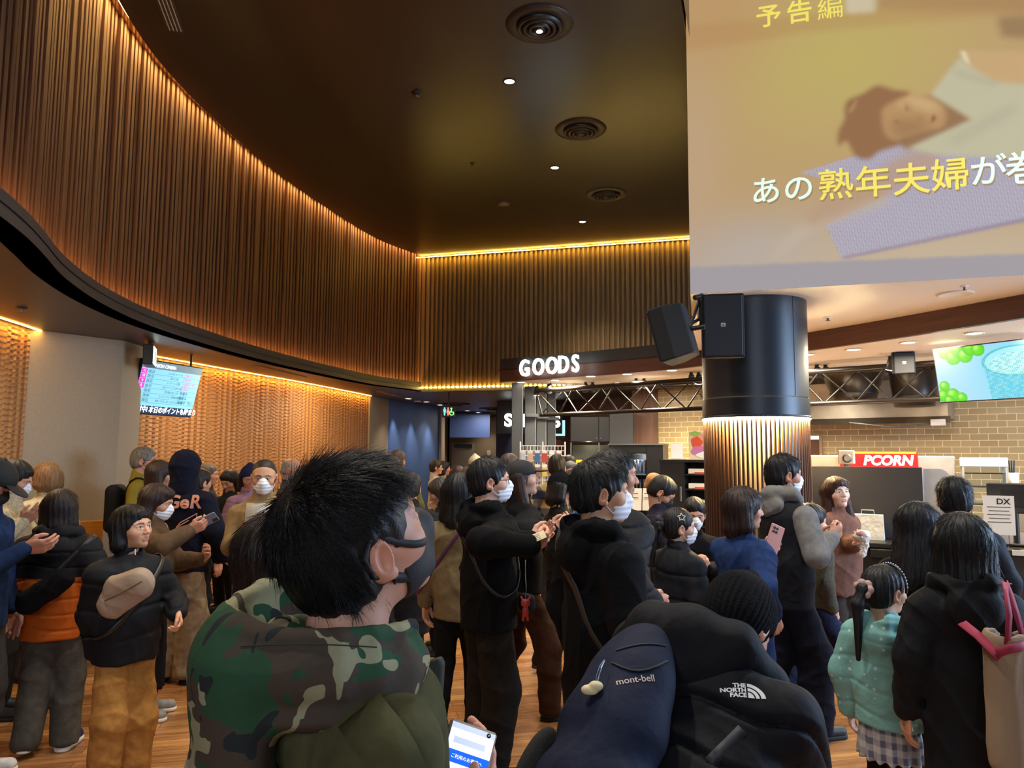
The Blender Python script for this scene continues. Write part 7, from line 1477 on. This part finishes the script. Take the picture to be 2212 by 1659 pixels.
S_ = Sdf(); S_.ell((0, 0, 0), (0.06, 0.045, 0.035), 0.02); S_.cap((0.02, 0, -0.01), (0.005, 0, -0.12), 0.035, 0.022, 0.02); sdf_obj('wrap', S_, 0.005, mat('crinkled_film', '#d8d2ca', 0.25, bump=(60, 1.0, 0.02)), t, folds(0.009, 75, 12)); S_ = Sdf(); S_.ell((-0.015, -0.02, 0.02), (0.035, 0.028, 0.025), 0.01); sdf_obj('food', S_, 0.005, mat('food_pink', '#b98a80', 0.6), t, folds(0.004, 60, 2))
# ---- right
p = PP['teal_girl'] = person('small child in a pale teal quilted jacket and checked skirt', 1905, 1216, 3.3, 52, body='c', head=(18, 0, 0), hh=0.205, top=('puffer', '#79aaa5', 'shell'), length=0.455, puff=0.10, puffa=0.004, wide=1.3, thick=0.026, hood='down', hair=('tail', '#121014', -0.30), strands=2600, skin='#d0a186', q=1.5, bottom=('skirt', '#8a8784', 'knit', 0.345, plaid_mat('grey_check', '#a8a29c', '#8c878a', '#555866', 0.026)), shoes='#20202a')
mdot = cloth('#79aaa5', 'shell'); N = mdot.node_tree.nodes; Ln = mdot.node_tree.links; vo = N.new('ShaderNodeTexVoronoi'); vo.inputs['Scale'].default_value = 24; vo.inputs['Randomness'].default_value = 0.25; tc = N.new('ShaderNodeTexCoord'); Ln.new(tc.outputs['Object'], vo.inputs['Vector']); lt = N.new('ShaderNodeMath'); lt.operation = 'LESS_THAN'; lt.inputs[1].default_value = 0.17; Ln.new(vo.outputs['Distance'], lt.inputs[0]); bs = N['Principled BSDF']; src = bs.inputs['Base Color'].links[0].from_socket; mx = N.new('ShaderNodeMix'); mx.data_type = 'RGBA'; Ln.new(lt.outputs[0], mx.inputs['Factor']); Ln.new(src, mx.inputs['A']); mx.inputs['B'].default_value = (*lin('#b4d2c8'), 1); Ln.new(mx.outputs['Result'], bs.inputs['Base Color'])
tb = p.hc+p.HR @ (np.array([0, -0.128, 0.02])*p.s); S_ = Sdf(); [S_.ell(tb+0.026*np.array([math.cos(a), 0.35*math.sin(2*a), math.sin(a)]), (0.017, 0.014, 0.017), 0.006) for a in np.linspace(0, 5.4, 7)]; sdf_obj('scrunchie', S_, 0.0035, mat('pink_scrunchie', '#b89a94', 0.8), p.root)
L = HL_(p); hbp = [L(0.094*math.cos(a), 0.035, 0.03+0.098*math.sin(a)) for a in np.linspace(-0.25, PI+0.25, 26)]; hb = MB().tube(hbp, 0.006, 8).build('headband', m_black, p.root); pm_ = MB()
for q in hbp[2:-2]: pm_.lathe([(0.001, -0.0035), (0.0035, 0), (0.001, 0.0035)], tuple(np.array(q)+p.HR @ np.array([0, 0, 0])+(np.array(q)-p.hc-p.HR @ np.array([0, 0.03, 0.03]))/np.linalg.norm(np.array(q)-p.hc-p.HR @ np.array([0, 0.03, 0.03]))*0.006), 8)
pm_.build('pearl_beads', mat('pearl', '#d8d8e0', 0.3), hb)
p = PP['tote_woman'] = person('person in a long black hooded coat seen from behind with a tote bag', 2075, 1106, 2.9, 12, body='f', top=('coat', '#101114', 'shell'), length=0.29, wide=1.22, thick=0.028, hood='down', hair=('long', '#0d0d11', -0.165, 1.6), strands=4000, q=1.6, bottom=('trousers', '#151723', 'denim'), shoes='#cfcac2', sole='#e0ddd6', fold=0.008)
t = thing('tote_bag', 'beige canvas tote bag with raspberry pink straps on the black coat', 'bag', (0, 0, 0))
S_ = Sdf(); c_ = at(2202, 1510, 2.62); S_.box(c_, (0.115, 0.055, 0.24), 0.045, 0.02, 'u', rotm(-20)); S_.cut(c_+np.array([0, 0, 0.215]), (0.12, 0, 1), 0.004); S_.box(c_+np.array([0, 0, 0.2]), (0.10, 0.042, 0.19), 0.03, 0.01, 's', rotm(-20)); sdf_obj('bag_body', S_, 0.0055, mat('canvas_beige', '#8f7a62', 0.9, bump=(200, 0.35, 0.003)), t, folds(0.006, 30, 21, (1, 1, 0.4)))
m_pk = mat('raspberry_strap', '#8f1f3d', 0.75)
band([at(2176, 1390, 2.55), at(2180, 1330, 2.52), at(2173, 1280, 2.55), at(2170, 1258, 2.66), at(2178, 1262, 2.82)], 0.022, 0.004, 'strap', m_pk, t, [(0.2, -1, 0.1)]*3+[(0, -0.5, 1), (0, 0.5, 1)])
band([at(2212, 1385, 2.62), at(2197, 1330, 2.58), at(2183, 1280, 2.6), at(2178, 1260, 2.7)], 0.022, 0.004, 'strap', m_pk, t, (0.2, -1, 0.1))
band([at(2078, 1345, 2.66), at(2115, 1375, 2.6), at(2150, 1410, 2.54), at(2162, 1422, 2.53)], 0.034, 0.004, 'strap', m_pk, t, (0.1, -1, 0.2)); band([at(2153, 1412, 2.515), at(2178, 1402, 2.505), at(2203, 1398, 2.51), at(2225, 1390, 2.55)], 0.028, 0.004, 'trim_band', m_pk, t, (0.1, -1, 0.0))
PP['half_up'] = person('person in a dark coat with half tied-up long hair before the counter', 1985, 1079, 3.85, 48, body='f', H=1.44, head=(14, -10, 0), top=('coat', '#151216', 'knit'), length=0.35, wide=1.25, thick=0.026, hair=('long', '#0f0e14', -0.26, 1.35), strands=4200, skin='#c09078', q=1.3)
PP['counter_man'] = person("person in a dark navy jacket at the food counter's till monitor", 2060, 1029, 4.3, 18, H=1.56, head=(6, 2, 0), top=('jacket', '#12151f', 'shell'), wide=1.2, thick=0.026, hair=('short', '#0e0e14', None, 1.25), strands=2600, skin='#b98068', q=1.2)
# ================================================================== THE TWO PEOPLE IN FRONT
def hit(P, o, px, py, out=0.0):
    """where the sight line of (px, py) meets the garment o: point and normal in the person's frame"""
    a = P.w2l(C0); b = P.w2l(C0+ray(px, py)); d = Vector(b-a).normalized(); h_ = bvh(o).ray_cast(Vector(a), d)
    if h_[0] is None: return None
    n = h_[1]; n = -n if n.dot(d) > 0 else n
    return h_[0]+n*out, n
def on_cloth(P, o, pts, out=0.003):
    T_ = bvh(o); R_ = []
    a = Vector(P.w2l(C0))
    for px, py in pts:
        d = (Vector(P.w2l(C0+ray(px, py)))-a).normalized(); h_ = T_.ray_cast(a, d)
        if h_[0] is not None: R_.append((h_[0]-d*out, -d))
    return R_
def camo_mat():
    m = bpy.data.materials.new('woodland_camouflage'); m.use_nodes = True; N = m.node_tree.nodes; L = m.node_tree.links; b = N['Principled BSDF']; b.inputs['Roughness'].default_value = 0.85; b.inputs['Specular IOR Level'].default_value = 0.2
    tc = N.new('ShaderNodeTexCoord'); prev = None
    for k, (sc, st, th, col) in enumerate(((1, (1, 1, 1), 0.0, '#2a4a33'), (12, (1.0, 0.6, 1.0), 0.525, '#463c33'), (15, (0.55, 1.2, 1.0), 0.56, '#8d8a6c'), (14, (1.3, 0.7, 0.8), 0.625, '#262a2c'))):
        if k == 0:
            c = N.new('ShaderNodeRGB'); c.outputs[0].default_value = (*lin(col), 1); prev = c.outputs[0]; continue
        mp = N.new('ShaderNodeMapping'); mp.inputs['Scale'].default_value = st; mp.inputs['Location'].default_value = (3.1*k, 1.7*k, 0.9*k); mp.inputs['Rotation'].default_value = (0.4*k, 0.5, 0.9*k); L.new(tc.outputs['Object'], mp.inputs[0])
        no = N.new('ShaderNodeTexNoise'); no.inputs['Scale'].default_value = sc; no.inputs['Detail'].default_value = 1.5; no.inputs['Distortion'].default_value = 1.2; L.new(mp.outputs[0], no.inputs['Vector'])
        g = N.new('ShaderNodeMath'); g.operation = 'GREATER_THAN'; g.inputs[1].default_value = th; L.new(no.outputs[0], g.inputs[0])
        mx = N.new('ShaderNodeMix'); mx.data_type = 'RGBA'; L.new(g.outputs[0], mx.inputs['Factor']); L.new(prev, mx.inputs['A']); mx.inputs['B'].default_value = (*lin(col), 1); prev = mx.outputs['Result']
    L.new(prev, b.inputs['Base Color'])
    no = N.new('ShaderNodeTexNoise'); no.inputs['Scale'].default_value = 30; L.new(tc.outputs['Object'], no.inputs['Vector']); bp = N.new('ShaderNodeBump'); bp.inputs['Strength'].default_value = 0.35; bp.inputs['Distance'].default_value = 0.01; L.new(no.outputs[0], bp.inputs['Height']); L.new(bp.outputs[0], b.inputs['Normal'])
    return m
p = PP['camo_man'] = person('person in olive parka with camouflage hood and black mask looking up', 692, 1076, 1.12, 60, head=(-6, 27, 3), hh=0.236, H=1.66, top=('jacket', '#4a482f', 'knit'), length=0.40, wide=1.12, thick=0.024, collar=False, hair=('short', '#100e0e', None, 1.15), strands=26000, skin='#c9937a', q=2.0, lips=False, fold=0.008,
    bottom=('trousers', '#2b2a2a', 'denim'), arms=('down', dict(px=(1010, 1810, 1.18), hd=(-0.25, 0.5, 0.8), pn=(-0.4, -0.9, 0.2), curl=35)))
s = p.s; H = p.H; NB = p.NB
# black moulded mask with a wide loop round each ear
A = Sdf(); A.ell((0, 0.034*s, -0.048*s), (0.0590*s, 0.061*s, 0.063*s), 0.01*s); A.ell((0, 0.036*s, -0.020*s), (0.064*s, 0.062*s, 0.045*s), 0.015*s); A.chain([(0, 0.090*s, 0.004*s), (0, 0.103*s, -0.026*s), (0, 0.082*s, -0.085*s)], [0.011*s, 0.013*s, 0.016*s], 0.03*s)
A.cut((0, 0.024*s, 0), (0, -1, 0.0), 0.004*s)
for q in (-1, 1): A.cap((q*0.085*s, 0.010*s, -0.028*s), (q*0.062*s, 0.034*s, -0.034*s), 0.024*s, 0.013*s, 0.006*s, 's')
A.ell((0, -0.05*s, -0.02*s), (0.073*s, 0.062*s, 0.09*s), 0.004*s, 's'); A.cap((0.0, 0.09*s, 0.05*s), (0, 0.06*s, 0.05*s), 0.05*s, 0.06*s, 0.008*s, 's')
v, qd = A.mesh(0.0026*s); mk_ = link(bpy.data.objects.new('face_mask', raw_mesh('face_mask', v @ p.HR.T+p.hc, qd, m_mask_b, True)), p.root)
T_b = bvh(p.body)
for q in (-1, 1):
    ex = Vector(p.HR @ np.array([q, 0, 0]))
    for path, wd in (([(0.074, -0.030), (0.062, -0.025), (0.050, -0.019), (0.037, -0.010), (0.022, 0.003), (0.010, 0.015), (0.002, 0.022)], 0.011), ([(0.058, -0.070), (0.046, -0.070), (0.034, -0.066), (0.018, -0.058), (0.006, -0.048), (-0.002, -0.042)], 0.015)):
        P_, U_ = [], []
        for k, (y, z) in enumerate(path):
            o = Vector(p.hc+p.HR @ (np.array([q*0.15, y, z])*s)); h_ = T_b.ray_cast(o, -ex)
            if h_[0] is not None: P_.append(h_[0]+ex*0.0022); U_.append(ex)
        if len(P_) > 2: band(P_, wd*s, 0.002, 'ear_band', m_mask_b, mk_, U_)
    MB().tube([p.hc+p.HR @ (np.array(a)*s) for a in ((q*0.078, 0.002, 0.024), (q*0.088, -0.016, 0.029), (q*0.088, -0.034, 0.010), (q*0.084, -0.030, -0.022), (q*0.076, -0.002, -0.043))], 0.0032*s, 8).build('ear_loop', m_mask_b, mk_)
# camouflage hood lying open on the shoulders
Tt = np.array(Matrix.Rotation(0, 3, 'Z')); S_ = Sdf()
ring = [NB+np.array([0.138*math.sin(a), -0.030-0.130*math.cos(a), 0.040+0.006*math.cos(a)+0.028*max(0, -math.sin(a))]) for a in np.linspace(-2.5, 2.5, 15)]
S_.chain(ring, [0.013]*15, 0.006); S_.chain([q-np.array([0, 0, 0.022]) for q in ring], [0.015]*15, 0.012); S_.chain([q*np.array([1.0, 1.0, 1])-np.array([0, 0, 0.05]) for q in ring], [0.026]*15, 0.025)
S_.ell(NB+np.array([0.0, -0.150, -0.085]), (0.115, 0.055, 0.140), 0.035, 'u', rotm(0, 8)); S_.ell(NB+np.array([0.0, -0.165, -0.19]), (0.07, 0.05, 0.08), 0.03)
S_.ell(NB+np.array([0, -0.03, -0.055]), (0.160, 0.145, 0.042), 0.03)
S_.ell(NB+np.array([0, -0.028, 0.06]), (0.120, 0.116, 0.105), 0.008, 's')
in_ = [NB+np.array([0.082*math.sin(a), -0.012-0.078*math.cos(a), 0.012+0.016*math.cos(a)]) for a in np.linspace(-2.6, 2.6, 15)]; S_.chain(in_, [0.016]*15, 0.008); S_.chain([q-np.array([-0.0, 0, 0.035]) for q in in_], [0.03]*15, 0.02)
p.hood = sdf_obj('hood', S_, 0.0045, camo_mat(), p.root, folds(0.007, 26, 77)); p.hood['label'] = 'green, brown and beige camouflage hood'
m_ol = cloth('#4a482f', 'knit')
pts = on_cloth(p, p.hood, [(520+i*21, 1392+ (i/14-0.45)**2*20) for i in range(15)], 0.001)
if len(pts) > 4: MB().tube([q[0] for q in pts], 0.0009, 6).build('hood_seam', mat('seam_green', '#2a3328', 0.9), p.root)
# shoulder panel and seams of the parka
for nm, path, wd in (('shoulder_panel', [(778, 1536), (796, 1562), (826, 1600), (850, 1640), (872, 1690)], 0.062),):
    pts = on_cloth(p, p.top, path, 0.004)
    if len(pts) > 2: band([q[0] for q in pts], wd, 0.006, nm, m_ol, p.root, [q[1] for q in pts])
# stiff collar flap with its zip, standing out at the front
fl = [(892, 1440), (948, 1422), (955, 1438), (948, 1560), (930, 1570), (900, 1505)]; F0 = [Vector(p.w2l(at(x, y, 1.19+0.0004*(x-868)))) for x, y in fl]; F1 = [q+Vector(p.w2l(p.loc+np.array([0.004, 0.02, 0]))) for q in F0]
mb = MB(); n = 6; mb.poly(F0+F1, [tuple(range(n)), tuple(range(2*n-1, n-1, -1))]+[((i+1) % n, i, n+i, n+(i+1) % n) for i in range(n)]); fo = mb.build('collar_flap', mat('olive_dark', '#2b2c21', 0.9, bump=(120, 0.3, 0.003)), p.root); bv = fo.modifiers.new('edge', 'BEVEL'); bv.width = 0.004; bv.segments = 3
zb_ = MB(); [zb_.box(p.w2l(at(912+9*math.sin(t*2.4), 1446+66*t, 1.175)), (0.004, 0.004, 0.0022), R(50)) for t in np.linspace(0, 1, 26)]; zb_.build('zip_teeth', mat('zip_metal', '#c8c4b8', 0.3, 0.9), fo)
# phone in his right hand
t = thing('phone', 'phone showing a white page with a blue bar, held below the olive parka', 'phone'); t.matrix_world = frame(at(992, 1690, 1.16), (0.90, 0.18, -0.36), (-0.28, -0.80, 0.52))
MB().rbox((0, 0, 0), (0.076, 0.158, 0.010), None, 0.004).build('case', mat('smoked_clear_case', '#8a8578', 0.2), t); MB().box((0, 0, 0.0055), (0.069, 0.150, 0.0008)).build('screen', mat('page_white', '#dfe6f4', 0.2, emit=0.75), t)
MB().box((0, 0.030, 0.0064), (0.069, 0.017, 0.0004)).build('blue_bar', mat('page_blue', '#1f5fd8', 0.2, emit=0.8), t); MB().box((0, 0.071, 0.0064), (0.069, 0.008, 0.0004)).build('status_bar', mat('page_grey', '#c8d2e6', 0.2, emit=0.6), t)
text_mesh('screen_text', 'ご利用のお客様へ', 0.0062, mat('page_text_white', '#ffffff', 0.2, emit=0.9), t, Matrix.Translation((0, 0.030, 0.0068))); text_mesh('screen_text', '座席を選択', 0.006, mat('page_text_dark', '#303848', 0.3, emit=0.2), t, Matrix.Translation((-0.008, 0.008, 0.0065))); MB().box((-0.002, 0.052, 0.0064), (0.05, 0.009, 0.0004)).build('address_field', mat('page_grey', '#c8d2e6'), t)
for k in range(3): MB().lathe([(0.0035, 0), (0.0035, 0.0012), (0.001, 0.0014)], (0.024, 0.071-0.0*k, 0.0062), 10).build('camera_hole', m_black, t) if k == 0 else None

# ---- bent figure in a black puffer with a navy backpack
p = PP['puffer_front'] = person('person in a black puffer jacket and ribbed knitted hat bending forward', 1620, 1266, 2.14, 36, H=1.50, lean=44, head=(8, -36, 0), top=('puffer', '#0b0d14', 'shell'), length=0.44, puff=0.125, puffa=0.022, wide=1.0, thick=0.040, collar=True, hair=('buzz', '#12100f'), hat=('beanie', '#0f0f12', -0.045), q=1.5, fold=0.005, bottom=('trousers', '#17181d', 'knit'), arms=(dict(p=(-0.14, 0.36, 0.48), hd=(0, 0.6, -0.8), curl=40), dict(p=(0.06, 0.34, 0.44), hd=(0, 0.6, -0.8), curl=40)))
T = rotm(0, -44); NB = p.NB; loc = lambda x, y, z: NB+T @ np.array([x, y, z])
S_ = Sdf()
S_.chain([loc(-0.22, 0.04, 0.0), loc(-0.25, -0.06, 0.01), loc(-0.17, -0.135, 0.02), loc(-0.06, -0.145, 0.02), loc(0.04, -0.10, 0.02), loc(0.09, 0.02, 0.0), loc(0.08, 0.10, -0.03)], [0.045, 0.055, 0.06, 0.06, 0.055, 0.05, 0.04], 0.03)
S_.ell(loc(-0.09, -0.10, -0.03), (0.135, 0.075, 0.085), 0.05, 'u', T); S_.ell(loc(-0.06, 0.03, 0.07), (0.10, 0.11, 0.07), 0.02, 's', T)
hoodm = sdf_obj('hood', S_, 0.0055, cloth('#0b0d14', 'shell'), p.root, folds(0.006, 34, 31)); zz = MB()
# backpack
t = thing('backpack', 'navy backpack with mesh side pockets on the bent person in the puffer jacket', 'backpack', (0, 0, 0)); W = lambda x, y, z: p.l2w(loc(x, y, z)); RB = p.Mz @ T
S_ = Sdf(); bc = (-0.085, -0.235, -0.30)
for zz_, w_, dd_ in ((-0.13, 0.09, 0.055), (-0.20, 0.115, 0.08), (-0.30, 0.135, 0.095), (-0.44, 0.15, 0.10)): S_.ell(W(-0.145, -0.205, zz_), (w_, dd_, 0.11), 0.05, 'u', RB)
S_.ell(W(-0.145, -0.215, -0.54), (0.15, 0.09, 0.10), 0.05, 'u', RB)
m_nv = cloth('#0f1830', 'shell'); pk = sdf_obj('pack_body', S_, 0.0055, m_nv, t, folds(0.006, 26, 55))
class G_: pass
g = G_(); g.w2l = lambda w_: np.array(w_); T_pk = bvh(pk)
def pk_hit(px, py, out=0.003):
    d = Vector(ray(px, py)).normalized(); h_ = T_pk.ray_cast(Vector(C0), d); return (h_[0]-d*out, h_[1] if h_[1].dot(d) < 0 else -h_[1]) if h_[0] is not None else None
def pk_tube(nm, path, r_, m):
    q = [pk_hit(x, y, 0.002) for x, y in path]; q = [a[0] for a in q if a]
    if len(q) > 1: MB().tube(q, r_, 6).build(nm, m, t)
m_nv2 = mat('navy_piping', '#0c0f18', 0.6)
pk_tube('top_seam', [(1322+i*20, 1432+18*math.sin(i*0.55)-0.2*i) for i in range(8)], 0.0028, m_nv2)
pk_tube('side_piping', [(1497-0.02*i*i, 1378+i*14) for i in range(20)], 0.004, m_nv2); pk_tube('zip', [(1330+i*18, 1405-14*math.sin(i*0.4)) for i in range(8)], 0.0025, m_nv2)
h_ = pk_hit(1374, 1466, 0.004)
def drape(o, T_, M_, out):
    M_ = Matrix(M_); inv = M_.inverted(); n_ = (M_.to_3x3() @ Vector((0, 0, 1)))
    for v_ in o.data.vertices:
        w_ = M_ @ v_.co; r_ = T_.ray_cast(w_+n_*0.06, -n_)
        if r_[0] is not None: v_.co = inv @ (r_[0]+n_*out)
    o.matrix_local = M_
if h_: drape(text_mesh('brand_lettering', 'mont-bell', 0.023, mat('silver_print', '#b8a8a0', 0.5), t, None, 0, 0.0002), T_pk, frame(h_[0], (0.98, 0.2, -0.06), tuple(h_[1])), 0.0012)
S_ = Sdf(); S_.ell(W(0.005, -0.205, -0.48), (0.03, 0.065, 0.12), 0.02, 'u', RB); sdf_obj('side_pocket', S_, 0.005, mat('mesh_pocket', '#0b0c11', 0.85, bump=(420, 0.8, 0.004)), t); S_ = Sdf(); S_.ell(W(-0.295, -0.205, -0.46), (0.03, 0.07, 0.13), 0.02, 'u', RB); sdf_obj('side_pocket', S_, 0.005, mat('mesh_pocket', '#15161c'), t)
q_ = [(Vector(p.l2w(a[0])), Vector(p.Mz @ np.array(a[1]))) for a in on_cloth(p, p.top, [(1532+i*9, 1648-i*9) for i in range(9)], 0.001)]
if len(q_) > 2: band([a[0] for a in q_], 0.026, 0.002, 'side_strap', mat('strap_slate', '#22262e', 0.6), t, [a[1] for a in q_])
ch = thing('keyring_charm', 'cream cloud-shaped charm hanging from the navy backpack', 'charm', tuple((lambda h_: h_[0]+h_[1]*0.013)(pk_hit(1284, 1496) or pk_hit(1330, 1492))))
S_ = Sdf(); S_.ell((0.010, 0, 0.006), (0.017, 0.012, 0.012), 0.004); S_.ell((-0.008, 0, -0.002), (0.016, 0.012, 0.011), 0.004); S_.ell((0.002, 0, -0.004), (0.014, 0.012, 0.009), 0.004); sdf_obj('cloud', S_, 0.002, mat('cream_plush', '#d8c89c', 0.6), ch)
MB().tube([(0.012, 0, 0.008), (0.018, 0.004, 0.03), (0.024, 0.012, 0.045), (0.034, 0.034, 0.054)], 0.0016, 6).build('ring', mat('chain_steel', '#a0a0a0'), ch); MB().tube([(0.010, 0, 0.01), (0.012, 0.002, 0.030), (0.020, 0.010, 0.048), (0.034, 0.034, 0.056)], 0.001, 6).build('cord', mat('cord_blue', '#6a80a8', 0.6), ch)
# embroidered mark on the shoulder of the puffer
h_ = hit(p, p.top, 1612, 1492, 0.006)
if h_:
    M_ = frame(h_[0], tuple(p.Mz.T @ np.array([0.93, 0.25, -0.33])), tuple(h_[1])); m_lg = mat('embroidery_white', '#d8dce0', 0.7)
    for k, wd_ in enumerate(('THE', 'NORTH', 'FACE')): drape(text_mesh('brand_lettering', wd_, 0.0135, m_lg, p.root, None, 0, 0.0006, align='RIGHT'), bvh(p.top), M_ @ Matrix.Translation((0.002, 0.0115-0.0115*k, 0)), 0.0012)
    for k, (r0, r1) in enumerate(((0.034, 0.026), (0.023, 0.016), (0.013, 0.0))):
        a_ = np.linspace(0, PI/2, 14); P0 = [(0.005+r0*math.cos(q), -0.017+r0*math.sin(q), 0) for q in a_]; P1 = [(0.005+r1*math.cos(q), -0.017+r1*math.sin(q), 0) for q in a_]
        o = MB().poly(P0+P1, [(i, i+1, 15+i, 14+i) for i in range(13)]).build('brand_mark', m_lg, p.root); drape(o, bvh(p.top), M_, 0.0012)
